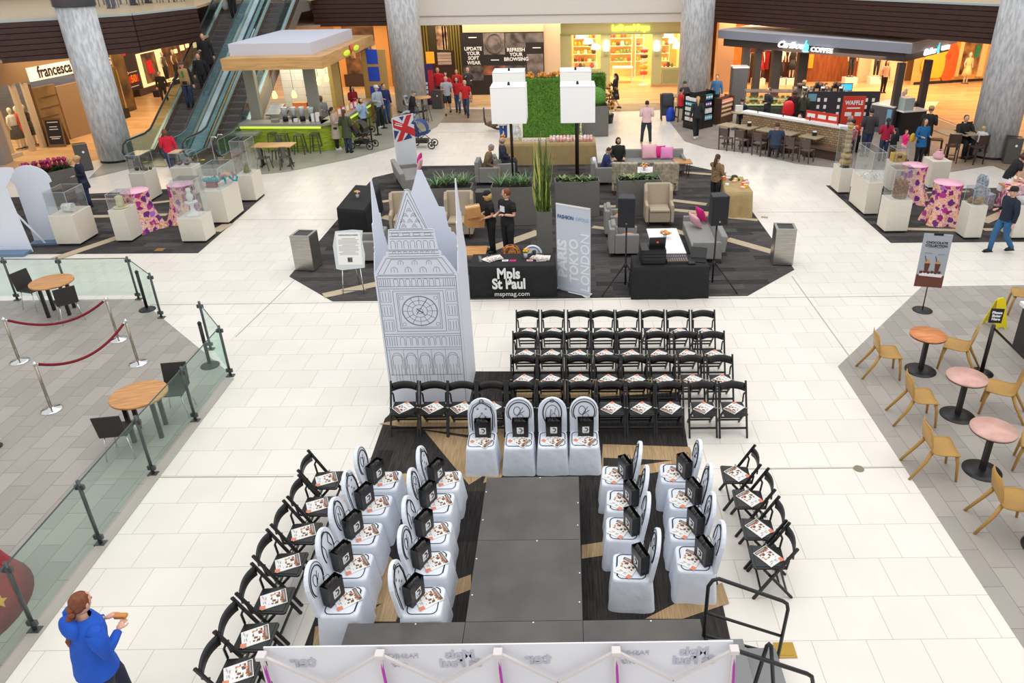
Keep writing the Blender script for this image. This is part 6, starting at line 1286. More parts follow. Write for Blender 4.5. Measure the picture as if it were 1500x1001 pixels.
# retail racks
def rack(px0,py0,px1,py1,h,shelves,cols,label,depth=.5,m=BLACKP,side=True):
    W=Wall(g(px0,py0),g(px1,py1)); t=thing('retail_rack',label,'shelf rack',W.a,W.ang); L=W.L; B().lo(0,L,.0,depth,0,.3).build('plinth',m,t); B().lo(0,L,depth*.45,depth*.55,.3,h).build('back_board',m,t)
    for s in(0,1): B().lo(s*L-.02,s*L+.02,0,depth,.3,h).build('side_board',m,t)
    rd=random.Random(int(px0))
    for k in range(shelves):
        z=.34+(h-.4)*k/shelves; B().lo(.02,L-.02,0.02,depth*.44,z-.02,z).build('shelf',m,t); x=.05
        while x<L-.12:
            w=rd.uniform(.08,.13); hh=(h-.4)/shelves*.72; tag(B().lo(0,w,0,.12,0,hh).lo(.01,w-.01,-.002,0,hh*.3,hh*.7,1).build('packet',[cols[k%len(cols)],PAPER],None,loc=W.M@Vector((x,.04,z+.001)),rz=W.ang),f'packet on the shelves of the {label}','packet',f'packets on the {label}'); x+=w+.02
    return t
rack(1021,191,1044,186,1.55,4,[shade('pack_cyan',90,180,200,.5),shade('pack_white',220,224,226,.5),shade('pack_violet',96,60,140,.5),shade('pack_teal',60,140,160,.5)],'tall coffee goods rack left of the cafe')
rack(1000,187,1018,191.5,1.45,5,[PAPER,shade('pack_grey',170,176,180,.5),PAPER,MATS['pack_cyan']],'white goods side of the coffee rack')
rack(1055,184,1073,178,1.15,4,[TAN,shade('pack_ochre',180,130,60,.6),TAN,ORANGE],'brown snack rack beside the grey pillar',m=shade('rack_brown',84,58,44,.6))
v=g(1076,166); t=thing('grey_pillar','short dark grey pillar with a white top at the left of the cafe counter','pillar',(v.x+.2,v.y+.6,0)); B().lo(-.35,.35,-.3,.3,0,2.0).build('pillar_body',CGREY,t); B().lo(-.38,.38,-.33,.33,2.0,2.07).build('cap',WTOP,t)
# pastry case, bar counter, machines
Wb=Wall((wa.x+.9,wa.y+2.9),(l2.x-.2,l2.y+.9)); t=thing('bar_counter','dark service counter inside the coffee kiosk behind the low wall','counter',Wb.a,Wb.ang); B().lo(2.0,Wb.L,0,.6,.02,1.0).build('counter_body',shade('bar_dark',48,42,42,.5),t); B().lo(2.0,Wb.L,-.03,.63,1.0,1.05).build('counter_top',shade('bar_top',150,140,130,.4),t)
t=thing('menu_board','dark menu board with rows of white cups behind the white ledge','board',Wb.M@Vector((2.3,-.5,0)),Wb.ang); B().lo(0,3.0,0,.06,.35,1.55).build('board',shade('menu_dark',44,42,50,.6),t)
for i in range(9):
    if i==2 or i==6: continue
    for j in range(3): B().lo(.45+.28*i,.56+.28*i,-.012,-.001,.55+.29*j,.7+.29*j).build('cup_picture',PAPER,t)
B().lo(.05,.4,-.012,-.001,1.15,1.45).build('blue_picture',shade('menu_blue',110,160,180,.5),t)
t=thing('pastry_case','glass pastry case with lit green trays at the left of the cafe counter','display case',Wb.M@Vector((-.1,.3,0)),Wb.ang); B().lo(0,2.0,0,.7,.02,.7).build('case_base',shade('case_dark',60,70,66,.5),t); B().lo(0,2.0,0,.7,.7,1.35).build('case_glass',SHOPGLASS,t); B().lo(0,2.0,0,.7,1.36,1.4).build('case_top',STEEL,t)
for z in(.8,1.05): B().lo(.05,1.95,.1,.6,z,z+.02).build('tray',mat('tray_lit',rgb(200,220,170),.5,emit=rgb(200,220,150),es=.35),t)
rd=random.Random(14)
BREAD=Proto(tag(B().ell((0,0,.05),(.09,.07,.05),0,8,5).ell((0,0,.09),(.05,.04,.03),0,6,4).build('pastry',shade('bread_brown',196,150,84,.6)),'','pastry'))
for i in range(16): BREAD.put(Wb.M@Vector((.03+.115*i,.6+.05*(i%2),.821+(.25 if i%2 else 0))),0,'golden pastry on a lit tray in the pastry case','pastries in the case')
MACH=[('coffee_machine',.55,.5,.5,STEEL),('coffee_grinder',.2,.25,.6,BLACKP),('cash_register',.4,.35,.35,BLACKP),('cup_stack',.1,.1,.4,PAPER),('syrup_bottles',.3,.1,.32,TAN),('coffee_urn',.3,.3,.6,CHROME)]
for i in range(17):
    n_,w,d,h,m=MACH[(i*5)%6]; x=2.2+(Wb.L-2.6)*i/16; back=i%2
    loc=Wb.M@Vector((x,.12+(.25 if not back else .05),1.051)); o=thing(n_,f'{n_.replace("_"," ")} on the coffee kiosk service counter, place {ORD[i] if i<12 else "near the right end" if i<15 else "at the right end"} from the left',n_.split('_')[-1],loc,Wb.ang)
    if m is PAPER or n_=='coffee_urn': B().lathe([(w/2,0),(w/2*.8,h*.85),(w/2*.9,h)],n=12).build('body',m,o)
    else: B().lo(-w/2,w/2,0,d,0,h).build('body',m,o,.02); B().lo(-w*.4,w*.4,-.02,-.001,h*.55,h*.85).build('front_panel',[STEEL,DKMETAL,TAN][i%3],o)
    if n_ in('coffee_machine','coffee_grinder'): B().lathe([(w*.3,h),(w*.35,h+.2),(0,h+.2)],n=10).build('hopper',shade('hopper_brown',60,44,34,.3),o)
v=wp(1240,128,33.6); t=thing('order_screen','small blue lit order screen above the coffee kiosk counter','screen',(v.x,33.6,v.z)); B().lo(-.27,.27,0,.05,-.17,.17).build('bezel',BLACKP,t); B().lo(-.24,.24,-.01,-.001,-.12,.14).build('display',mat('screen_blue',rgb(50,150,200),.4,emit=rgb(60,170,215),es=1.2),t); B().cyl((0,.03,-.17),(0,.03,-v.z+1.05),.02,n=6).build('stand_pole',BLKMETAL,t)
v=g(1244,213); t=thing('waffle_sign','red board sign with white lettering and an orange picture standing by the ledge end','sign',(v.x+.0,v.y+.15,0),-.05); B().lo(-.42,.42,0,.04,.25,1.85).build('board',shade('sign_red',208,54,32,.5),t); B().lo(-.3,.3,-.01,-.001,.35,.75).build('food_picture',mat('waffle_picture',rgb(230,150,50),.6,col2=rgb(250,220,120),scale=12),t); text('WAFFLE',.22,T(0,-.012,1.6)@RX(PI/2),LOGO,t,bold=.006,sx=.85); B().lo(-.25,.25,-.01,-.001,1.38,1.43).lo(-.3,-.05,-.01,-.001,1.1,1.25).lo(.08,.32,-.01,-.001,1.1,1.25).build('small_print',PAPER,t); B().lo(-.3,.3,-.1,.15,0,.03).build('foot',BLKMETAL,t); B().cyl((0,.02,.03),(0,.02,.25),.02,n=6).build('pole',BLKMETAL,t)
for i,(px) in enumerate((1189,1205,1221)):
    s_,z_=Ww.p(px,171,-.3); tag(B().lo(-.22,.22,0,.02,0,.34).lo(-.16,.16,-.006,0,.1,.24,1).build('menu_card',[MATS['sign_red'],PAPER],None,loc=Ww.M@Vector((s_,.25,1.2)),rz=Ww.ang),f'red menu card propped behind the white ledge, {ORD[i]} from the left','menu card')
# milk station right of the counter
v=g(1352,203); t=thing('condiment_station','dark condiment station with a pale glass front behind the man in the tan cap','station',(v.x-.3,v.y+.9,0),.25); B().lo(-.55,.55,-.3,.3,.02,.95).build('cabinet',BLACKP,t); B().lo(-.6,.6,-.35,.35,.95,1.0).build('worktop',WTOP,t); B().lo(-.55,-.1,-.28,.25,1.0,1.5).build('glass_box',shade('station_pale',170,184,184,.3),t)
for i in range(7): tag(B().lathe([(.05,0),(.06,.2),(.04,.24)],n=10).build('counter_cup',[PAPER,PINKL,WPOR][i%3],None,loc=(cc.x+.1+.28*i*.9,cc.y+.25+.42*i,1.131)),'pale cup on the white top of the coffee kiosk corner counter','cup','cups on the corner counter')
# high tables on the right of the coffee kiosk
def barchair(px,py,rz,label,h=.62):
    v=g(px,py); t=thing('bar_chair',label,'chair',(v.x,v.y,0),rz); m=shade('bar_chair_brown',62,40,34,.5); B().lo(-.2,.2,-.2,.2,h-.04,h).build('seat',m,t,.01)
    for s in(-1,1): B().bar((s*.17,-.17,h-.04),(s*.19,-.2,0),.035,.035).build('front_leg',m,t); B().bar((s*.18,.26,h+.45),(s*.19,.2,0),.035,.04).build('rear_leg',m,t)
    B(M=T(0,.21,h)@RX(-.12)).lo(-.17,.17,-.01,.012,.1,.44).build('back_panel',m,t); B().bar((-.18,-.19,.22),(.18,-.19,.22),.025,.025).build('foot_rail',m,t)
def sqtable(px,py,label,h=.95,w=.42):
    v=g(px,py); t=thing('high_table',label,'table',(v.x,v.y,0),.1); B().lo(-w,w,-w,w,h-.04,h).build('table_top',TTOP,t,.004); B().cyl((0,0,.03),(0,0,h-.04),.045,n=8).build('column',BLKMETAL,t); B().lathe([(.28,0),(.26,.02),(.05,.04)],n=18).build('base',BLKMETAL,t)
sqtable(1386,232,'square high table left of the man in the black shirt'); sqtable(1413,232,'square high table in front of the man in the black shirt')
barchair(1368,228,1.2,'dark high chair at the left of the two square tables'); barchair(1390,238,PI-.3,'dark high chair with its back to the camera between the square tables'); barchair(1426,240,PI+.2,'dark high chair with its back to the camera under the small child'); barchair(1413,222,0,'dark high chair under the man in the black shirt')
# high chairs by the right-hand centre column
barchair(975,176,PI/2,'tall dark chair at the left of the table beside the stone column',.7); hightable(985,172,'dark high table beside the right centre column',1.0,.38,TTOP); barchair(996,178,-PI/2+.3,'tall dark chair under the person in red',.65)
v=g(979,176); tag(B().lo(-.28,.28,-.1,.1,.2,1.2).build('coat_bundle',shade('coat_grey',70,76,82,.9),None,.08,loc=(v.x-.1,v.y,0)),'grey coat hung on the tall chair beside the column','coat') ; v=g(981,177); tag(B().lathe([(.16,0),(.2,.2),(.17,.5),(.08,.62),(0,.62)],n=12,sy=.6).build('blue_bag',shade('bag_blue',24,70,190,.5),None,loc=(v.x,v.y-.1,0)),'bright blue bag on the floor beside the person in red','bag')
# ======================= SHOPFRONTS =======================
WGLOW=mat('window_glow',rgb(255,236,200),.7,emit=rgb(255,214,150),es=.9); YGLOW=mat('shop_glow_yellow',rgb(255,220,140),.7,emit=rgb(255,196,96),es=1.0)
rdm=random.Random(77)
def mannequin(loc,rz,col,label,skirt=True,h=1.7,m2=None):
    t=thing('mannequin',label,'mannequin',loc,rz); s=h/1.7; sk=shade('mannequin_cream',226,214,196,.5)
    b=B(); b.ell((0,0,1.58*s),(.08,.09,.12),0,10,7); b.cyl((0,0,1.38*s),(0,0,1.5*s),.05,n=8)
    for q_ in(-1,1): b.tube([(q_*.18,0,1.36*s),(q_*.25,.02,1.1*s),(q_*.24,-.06,.85*s)],[.045,.04,.03],8); b.tube([(q_*.08,0,.85*s),(q_*.09,0,.45*s),(q_*.09,0,.05)],[.075,.055,.035],8)
    b.build('figure',sk,t)
    B().lathe([(.17,.86*s),(.15,1.05*s),(.19,1.3*s),(.14,1.4*s),(0,1.42*s)],n=14,sy=.65).build('top',col,t)
    if skirt: B().lathe([(.3,.45*s),(.24,.7*s),(.16,.98*s)],n=14,sy=.75).build('skirt',m2 or col,t)
    else:
        b=B()
        for q_ in(-1,1): b.tube([(q_*.08,0,.95*s),(q_*.09,0,.5*s),(q_*.09,0,.1)],[.1,.08,.06],8)
        b.build('trousers',m2 or INK,t)
    B().lathe([(.2,0),(.2,.02)],n=16).build('base',CHROME,t)
def garments(W,x0,x1,z,d,label,cols,n,h=.9):
    t0=thing('clothes_rail','metal rail of clothes, '+label,'clothes rail',W.M@Vector(((x0+x1)/2,-d,0)),W.ang); B().cyl((-(x1-x0)/2,0,z+.1),((x1-x0)/2,0,z+.1),.015,n=6).build('rail',STEEL,t0)
    for s in(-1,1): B().cyl((s*(x1-x0)/2,0,0),(s*(x1-x0)/2,0,z+.1),.015,n=6).build('upright',STEEL,t0)
    for i in range(n):
        x=x0+(x1-x0)*(i+.5)/n; m=cols[rdm.randrange(len(cols))]; o=B().prism([(-.03,-.2),(.03,-.2),(.03,.2),(-.03,.2)],-h,-.1).prism([(-.03,-.2),(.03,-.2),(.02,.03),(-.02,.03)],-.1,0).build('hanging_garment',m,None,loc=W.M@Vector((x,-d,z)),rz=W.ang+rdm.uniform(.5,1.2)); tag(o,'garment on the clothes rail '+label,'garment','garments on the rail '+label)
def shelfgoods(W,x0,x1,zs,d,cols,label,depth=.35,pw=.14):
    t0=thing('wall_shelves','wall shelves of goods '+label,'shelves',W.M@Vector((x0,-d,0)),W.ang); L=x1-x0
    for s in(0,L): B().lo(s-.02,s+.02,0,depth,0.01,zs[-1]+.4).build('upright',WTOP,t0)
    for k,z in enumerate(zs):
        B().lo(.02,L-.02,0,depth,z-.03,z).build('shelf',WTOP,t0); x=.04
        while x<L-pw: 
            w=rdm.uniform(.6,1.1)*pw; h=rdm.uniform(.14,.27); m=cols[rdm.randrange(len(cols))]; o=B().lathe([(w*.45,0),(w*.45,h*.8),(w*.3,h),(0,h)],n=8).build('jar',m,None,loc=W.M@Vector((x0+x+w/2,-d+depth*.35,z+.001))); tag(o,'small jar or tin on the shelves '+label,'jar','jars on the shelves '+label); x+=w+.02
# --- sweet shop (green front) ---
WY1=Wall((-8,WY),(10,WY)); SAGE=shade('sage_green',176,184,142,.55); SAGED=shade('sage_trim',150,160,120,.5)
t=wthing(WY1,'sweet_shop_front','pale green shopfront with glowing yellow name and two windows','shopfront')
def wo(name,m,*r_): return WY1.obj(name,m,t,*r_)
wo('fascia_board',SAGE,(821,33,1003,50,.25,0,0,None,ZF)); wo('left_pier',SAGE,(821,50,837,127,.22,0,0,0,None)); wo('pier',SAGE,(880,50,894,127,.25,0,0,0,None)); wo('pier',SAGE,(955,50,969,127,.25,0,0,0,None)); wo('right_pier',SAGE,(996,50,1004,127,.22,0,0,0,None))
wo('window_sill',SAGE,(837,101,880,127,.2,0,0,0,None)); wo('window_sill',SAGE,(969,99,996,127,.2,0,0,0,None)); wo('cornice',SAGED,(820,48.5,1004,50.5,.32)); wo('plinth',TAN,(885,124.5,894,127,.3,0,0,0,.12),(955,124.5,1003,127,.3,0,0,0,.12))
for x0,x1,y0,y1 in((840,876,104,122),(971,994,102,121)): wo('sill_panel',SAGED,(x0,y0,x1,y1,.215))
wo('window_glass',SHOPGLASS,(837,50,880,101,.03)); wo('window_glass',SHOPGLASS,(969,50,996,99,.03))
x_,z_=WY1.p(924,41,.3); YS2=mat('yellow_neon',rgb(244,236,90),.5,emit=rgb(250,240,70),es=2.6); text('Lolli and Pops',.40,T(x_,-.3,z_)@RX(PI/2),YS2,t,name='sign_lettering',bold=.022,sx=.92,depth=.04)
for px in(888,962):
    x_,z_=WY1.p(px,67,.3); tl_=wthing(WY1,'wall_lantern',f'white glowing lantern on the {"left" if px<900 else "right"} pier of the green sweet shop','lantern'); B().lathe([(.14,-.25),(.16,0),(.12,.25),(0,.28)],c=(x_,-.42,z_),n=12).build('lantern_glass',mat('lantern_glow',(1,.95,.85),.5,emit=(1,.9,.7),es=4),tl_); B().box((x_,-.33,z_-.4),(.2,.12,.2)).build('bracket',SAGED,tl_)
SX=[WY1.r(837,60,1004,70)[0],WY1.r(837,60,1003,70)[1]]
struct(B().lo(wx(821),wx(1004),WY+4.2,WY+4.3,0,ZF).build('wall_sweet_shop',YGLOW if False else shade('sweet_shop_wall',250,216,150,.7)))
struct(B().lo(wx(821)-.1,wx(821),WY+.1,WY+4.2,0,ZF).lo(wx(1004),wx(1004)+.1,WY+.1,WY+4.2,0,ZF).build('wall_sweet_shop_side',MATS['sweet_shop_wall']))
area('sweet_shop_lamp_light',((wx(821)+wx(1004))/2,WY+2.2,ZF-.05),6.5,560,(1,.78,.42),sy=3.4)
CANDY=[shade('candy_%d'%i,*c,.5) for i,c in enumerate(((236,90,60),(240,170,60),(230,214,180),(90,60,50),(214,70,90),(250,224,130),(120,150,90),(244,240,226)))]
W2=Wall((-8,WY+3.7),(10,WY+3.7)); 
for x0,x1,l in((WY1.r(840,60,878,62)[0],WY1.r(840,60,878,62)[1],'inside the left sweet shop window'),(WY1.r(896,60,934,62)[0],WY1.r(896,60,934,62)[1],'behind the sweet shop doorway'),(WY1.r(940,60,953,62)[0],WY1.r(940,60,953,62)[1],'right of the sweet shop doorway'),(WY1.r(970,60,994,62)[0],WY1.r(970,60,994,62)[1],'inside the right sweet shop window')): shelfgoods(W2,x0,x1,[.9,1.35,1.8,2.25,2.7],0,CANDY,l,pw=.24)
for x0,x1,l in((838,879,'left'),(970,995,'right')):
    a,b_,_,_=WY1.r(x0,60,x1,62); tt=wthing(WY1,'window_display_table',f'display table of treats in the {l} sweet shop window','display table'); B().lo(a+.1,b_-.1,.3,.9,.9,.96).build('table_top',WTOP,tt); B().lo(a+.2,b_-.2,.35,.85,.02,.9).build('table_base',MATS['sweet_shop_wall'],tt)
    n=int((b_-a)/.22)
    for i in range(n-1):
        r=rdm.uniform(.07,.13); o=B().lathe([(r*.6,0),(r,r),(r*.5,r*2.2),(0,r*2.4)],n=10).build('treat_bowl',CANDY[(i*3)%8],None,loc=WY1.M@Vector((a+.25+.22*i,.6,.961))); tag(o,f'treat bowl on the table in the {l} sweet shop window','bowl',f'treats in the {l} sweet shop window')
    for i in range(3):
        o=B().lathe([(.3,0),(.26,.2),(.1,.3),(0,.32)],n=16).build('paper_lantern',mat('paper_glow',(1,.96,.85),.7,emit=(1,.93,.75),es=1.3),None,loc=WY1.M@Vector((a+.5+.9*i*(b_-a)/3.2,1.2,2.5-.3*i))); tag(o,f'glowing white hanging lantern in the {l} sweet shop window','lantern',f'hanging lanterns, {l} sweet shop window')
a,b_,_,_=WY1.r(900,100,930,101); tt=wthing(WY1,'shop_table','pale display table inside the sweet shop doorway','table'); B().lo(a,b_,1.2,2.0,.8,.86).build('table_top',WTOP,tt)
for s in(a+.05,b_-.05): B().lo(s-.03,s+.03,1.25,1.95,0,.8).build('leg',WTOP,tt)
x_,_=WY1.p(944,100,0); tt=wthing(WY1,'spinner_rack','thin sweet spinner rack in the sweet shop doorway','rack'); B().cyl((x_,.4,.03),(x_,.4,2.1),.03,n=8).build('pole',WTOP,tt); B().lathe([(.3,0),(.3,.03)],c=(x_,.4,0),n=12).build('foot',WTOP,tt)
for k in range(5): B().lathe([(.2,0),(.24,.16)],c=(x_,.4,.6+.3*k),n=10).build('basket',CANDY[k],tt)
# --- black hoarding ---
HY=41.3; WH=Wall((-8,HY),(0,HY)); t=wthing(WH,'shop_hoarding','black hoarding panel with photo squares and white slogans on the back wall','hoarding')
HB=shade('hoarding_black',34,32,32,.5); WH.obj('board',HB,t,(677,47.5,796,140,.06,0,0,0,None)); WH.obj('header',shade('header_peach',226,194,158,.6),t,(677,33,796,47,.1,0,0,None,ZF))
PH=[mat('photo_grey',rgb(120,114,112),.6,col2=rgb(60,56,56),scale=1.6),mat('photo_pale',rgb(150,140,138),.6,col2=rgb(90,82,80),scale=2.2),mat('photo_dark',rgb(50,46,46),.6,col2=rgb(110,104,102),scale=3),mat('photo_copper',rgb(60,44,38),.6,col2=rgb(190,110,80),scale=1.5)]
for i,(x0,y0,x1,y1,m) in enumerate(((708,48,739,80,1),(740,48,770,63,2),(770,48,796,62,0),(679,96,708,118,2),(708,96,740,110,3),(740,96,771,110,2),(772,79,796,112,1),(740,63,770,70,0))): WH.obj('photo_square',PH[m],t,(x0,y0,x1,y1,.005,0,.061))
for s,px,py,sz in(('UPDATE\nYOUR\nSOFT\nWEAR',693.5,82,.25),('REFRESH\nYOUR\nBROWSING',756,80,.25)): wtext(WH,s,px,py,sz,LOGO,t,.075,bold=.008,space=.95)
for px,py in((692,55),(725,88),(786,70)): x0,x1=px-6,px+6; WH.obj('small_print',LOGO,t,(x0,py-.7,x1,py+.7,.004,0,.075))
b=B(); x_,z_=WH.p(724,64,.08); b.tube([(x_+1.0*.42*math.cos(a*PI/10)-.0,-.085,z_+.5*math.sin(a*PI/10)) for a in range(21)],.05,6); b.build('photo_ring',PH[0],t)
# --- striped green shop left of it ---
WS=Wall((-8,42.2),(0,42.2)); t=wthing(WS,'striped_shop_front','shopfront with olive and black vertical stripes and a tall picture','shopfront'); OL=shade('olive_stripe',128,112,36,.6); OD=shade('olive_dark',58,52,28,.6)
WS.obj('wall_board',OD,t,(606,33,678,148,.05,0,0,0,ZF))
b=B(); 
for i in range(17):
    if 5<=i<=9: continue
    x0=612+i*3.9; WS.box(b,x0,40,x0+2.0,146,.05,0,.05,0,ZF-.05)
b.build('stripe_slats',OL,t); WS.obj('tall_picture',mat('picture_food',rgb(214,184,140),.6,col2=rgb(90,50,36),scale=2.4),t,(639,38,657,73,.04,0,.06)); WS.obj('dark_doorway',shade('doorway_dark',52,32,26,.7),t,(636,74,668,146,.05,0,.06,0,None)); WS.obj('menu_panel',mat('menu_striped',rgb(216,196,180),.6,col2=rgb(120,96,84),scale=5,stretch=(.1,.1,4)),t,(641,77,661,95,.03,0,.12)); WS.obj('amber_lamp',mat('amber_glow',rgb(220,150,40),.5,emit=rgb(230,150,40),es=.6),t,(624,76,636,93,.06,0,.1))
# pram / props near it: round seats
for i,(px,py) in enumerate(((697,134),(706,134),(716,133))):
    v=g(px,py); t=thing('low_stool',f'low upholstered shop seat on metal legs before the hoarding, {ORD[i]} from the left','stool',(v.x,v.y,0)); B().lathe([(.3,.42),(.34,.5),(.3,.62),(0,.66)],n=14).build('cushion',mat('seat_print',rgb(150,130,96),.8,col2=rgb(214,190,140),scale=9),t)
    for k in range(4): a=k*PI/2+.5; B().cyl((.2*math.cos(a),.2*math.sin(a),.42),(.27*math.cos(a),.27*math.sin(a),0),.02,n=6).build('leg',CHROME,t)
v=g(625,160); t=thing('flag_banner','narrow red and blue lettered banner beside the stone column','banner',(v.x,v.y+1.2,0),.2); B().lo(-.28,.28,-.01,.01,.05,2.0).build('banner_sheet',shade('banner_violet',60,44,110,.5),t); B().lo(.0,.26,-.013,-.011,.2,1.7).build('red_half',RED,t); B().lo(-.3,.3,-.12,.12,0,.05).build('base',BLKMETAL,t); B(M=T(-.12,-.012,0)@XZ(0)).lo(-.09,.07,.35,.5,0,.004).lo(-.09,.07,.56,.72,0,.004).lo(-.09,.07,.78,.94,0,.004).lo(-.09,.07,1.0,1.12,0,.004).build('white_marks',LOGO,t)
# --- tan wall with pictures between kiosk and column ---
WT=Wall((-16,WY+1.4),(-7,WY+1.4)); t=wthing(WT,'tan_shop_front','tan shopfront with dark windows behind the juice kiosk','shopfront')
WT.obj('pillar',shade('pillar_orange',206,150,84,.6),t,(553,36,572,150,.3,0,0,0,ZF),(495,36,506,140,.2,0,0,0,ZF)); WT.obj('dark_window',mat('dark_window_mix',rgb(70,48,34),.5,col2=rgb(150,110,70),scale=1.5),t,(506,40,553,118,.05,0,0,.7,None)); WT.obj('window_sill',shade('sill_dark',60,44,36,.6),t,(506,118,553,132,.25,0,0,0,.7))
for x0,y0,x1,y1 in((527,62,534,92),(536,62,543,92),(545,60,552,98),(512,60,520,86)): WT.obj('tall_photo',mat('photo_warm',rgb(60,40,32),.5,col2=rgb(220,190,150),scale=3),t,(x0,y0,x1,y1,.03,0,.06))
# --- clothes shops behind the coffee kiosk ---
WR=Wall((7,44.2),(30,44.2)); t=wthing(WR,'clothes_shop_front','orange walled clothes shop with racks behind the coffee kiosk','shopfront'); 
WR.obj('orange_wall',mat('orange_shop_wall',rgb(190,100,34),.6,col2=rgb(214,130,46),scale=1.2),t,(1058,36,1098,140,.1,0,0,0,ZF)); WR.obj('wood_wall',mat('wood_shop_wall',rgb(150,82,36),.5,col2=rgb(120,62,28),scale=1.5,stretch=(6,1,1)),t,(1178,36,1258,150,.1,0,0,0,ZF)); WR.obj('yellow_post',shade('post_yellow',226,160,40,.5),t,(1184,80,1191,108,.3,0,0,.8,None)); WR.obj('back_panel',shade('dark_red_panel',92,40,34,.7),t,(1098,36,1178,140,.03,0,0,0,ZF))
WR.obj('pale_pilaster',shade('pilaster_cream',226,200,164,.5),t,(1258,36,1276,150,.25,0,0,0,ZF),(1292,36,1303,150,.25,0,0,0,ZF)); WR.obj('light_panel',mat('cream_glow',rgb(246,216,170),.6,emit=rgb(246,200,140),es=.35),t,(1276,36,1292,150,.05,0,0,0,ZF),(1303,36,1322,150,.05,0,0,0,ZF)); WR.obj('shop_door',shade('door_olive',120,96,60,.5),t,(1324,97,1342,150,.1,0,0,0,2.3)); WR.obj('cream_wall',shade('cream_wall',216,180,130,.6),t,(1322,36,1362,150,.05,0,0,0,ZF))
for px,c,sk,l in((1247,shade('navy_suit',34,36,50,.7),False,'mannequin in a dark suit jacket before the wood wall'),(1284,shade('sage_top',150,150,110,.7),False,'mannequin in a pale green outfit in the cream window'),(1112,shade('red_dress',176,24,24,.6),True,'mannequin in a long red dress behind the coffee kiosk'),(1143,WFL,False,'mannequin in a white shirt behind the coffee kiosk'),(1160,INK,True,'mannequin in a dark dress behind the coffee kiosk')):
    s_,_=WR.p(px,100,.8); mannequin(WR.M@Vector((s_,-.8,.35)),WR.ang,c,l,sk,1.75); o=B().lo(s_-.35,s_+.35,-1.1,-.5,0,.35).build('display_plinth',WTOP,None); o.matrix_world=WR.M; tag(o,'low display plinth under the '+l.replace('behind the coffee kiosk','').strip(),'plinth')
CLO=[shade('cl_%d'%i,*c,.8) for i,c in enumerate(((170,30,34),(40,38,60),(200,190,180),(90,70,110),(60,50,50),(200,120,110),(30,30,34),(150,60,40)))]
for a,b_,z,d,l in((1098,1108,1.6,.5,'left of the red dress'),(1118,1138,1.7,.4,'between the red dress and the white shirt'),(1148,1158,2.6,.3,'high behind the white shirt'),(1120,1175,3.1,.25,'near the ceiling behind the coffee kiosk'),(1165,1177,1.6,.4,'beside the wood wall')):
    xa=WR.p(a,100,d)[0];xb=WR.p(b_,100,d)[0]; garments(WR,xa,xb,z,d,l,CLO,max(4,int((xb-xa)/.16)))
# far right picture window
WF=Wall(g(1340,124),g(1465,117)); t=wthing(WF,'picture_window_shop','shop wall with a large orange poster of faces right of the coffee canopy','shopfront'); WF.obj('wall_board',shade('wall_amber',220,170,96,.6),t,(1340,60,1475,121,.05,0,0,0,ZF))
PO=mat('orange_poster',rgb(236,170,40),.5,col2=rgb(226,110,40),scale=1.0,emit=rgb(236,140,40),es=.15); WF.obj('orange_poster',PO,t,(1358,60,1403,112,.05,0,.06)); WF.obj('display_window',mat('window_mix',rgb(206,160,90),.5,col2=rgb(90,60,40),scale=1.2),t,(1409,62,1436,108,.04,0,.06)); WF.obj('mirror_strip',shade('green_strip',40,130,90,.5),t,(1429,66,1436,84,.03,0,.11)); WF.obj('skirting',INK,t,(1340,118,1475,122,.08,0,.05,0,.15)); WF.obj('window_frame',shade('frame_cream',236,206,150,.5),t,(1436,60,1444,112,.1,0,.05),(1404,60,1409,112,.1,0,.05))
b=B()
for px,py,rx,rz_,k in((1372,95,1.0,.75,1),(1378,74,.7,.5,1),(1391,92,.55,1.1,0),(1391,84,.32,.42,2)):
    x_,z_=WF.p(px,py,.12); b.ell((x_,-.12,z_),(rx,.01,rz_),k,18,8)
b.build('poster_shapes',[shade('poster_orange_deep',224,96,40,.5),shade('poster_yellow',240,190,60,.5),shade('poster_red',200,70,40,.5)],t)
s_,_=WF.p(1419,90,.5); mannequin(WF.M@Vector((s_,-.55,0)),WF.ang,shade('mann_cream',226,206,150,.7),'mannequin in a cream outfit in front of the far right display window',True)
# --- left: boutique ---
WL=Wall(g(-28,244),g(76,212)); t=wthing(WL,'boutique_front','boutique shopfront with tan walls at the far left','shopfront'); BT=shade('boutique_tan',150,126,98,.6); BTL=shade('boutique_frame',196,180,156,.5)
WL.obj('fascia',BT,t,(-60,80,120,121,.2,0,0,None,ZF)); 
def wl(name,m,*r_): return WL.obj(name,m,t,*r_)
wl('frame',BTL,(30,118,36,214,.15,0,0,0,None),(-2,110,3,226,.15,0,0,0,None),(47,118,53,210,.15,0,0,0,None)); wl('door',mat('boutique_door',rgb(150,124,84),.4,col2=rgb(110,88,58),scale=1.2),(56,124,92,205,.06,0,0,0,None)); wl('door_frame',shade('door_frame_dark',90,66,44,.5),(53,121,57,206,.12,0,0,0,None)); 
wl('tan_wall',BT,(92,120,135,206,.1,0,0,0,None))
b=B()
for y in(140,156,170,184): WL.box(b,60,y,88,y+1,.02,0,.07)
b.build('door_bars',MATS['door_frame_dark'],t); wl('window_glass',SHOPGLASS,(-30,110,30,226,.02),(36,118,47,212,.02)); WL.obj('sill',BTL,t,(-40,222,34,228,.3,0,0,0,.15))
x_,z_=WL.p(80,103,.25); text("francesca's",.62,T(x_+.15,-.26,z_+.02)@RX(PI/2),INK,t,bold=.014,sx=.78); B().lo(x_-1.35,x_+1.6,-.235,-.2,z_-.26,z_+.26).build('sign_backlight',mat('sign_backglow',(1,.9,.8),.5,emit=(1,.86,.72),es=.5),t)
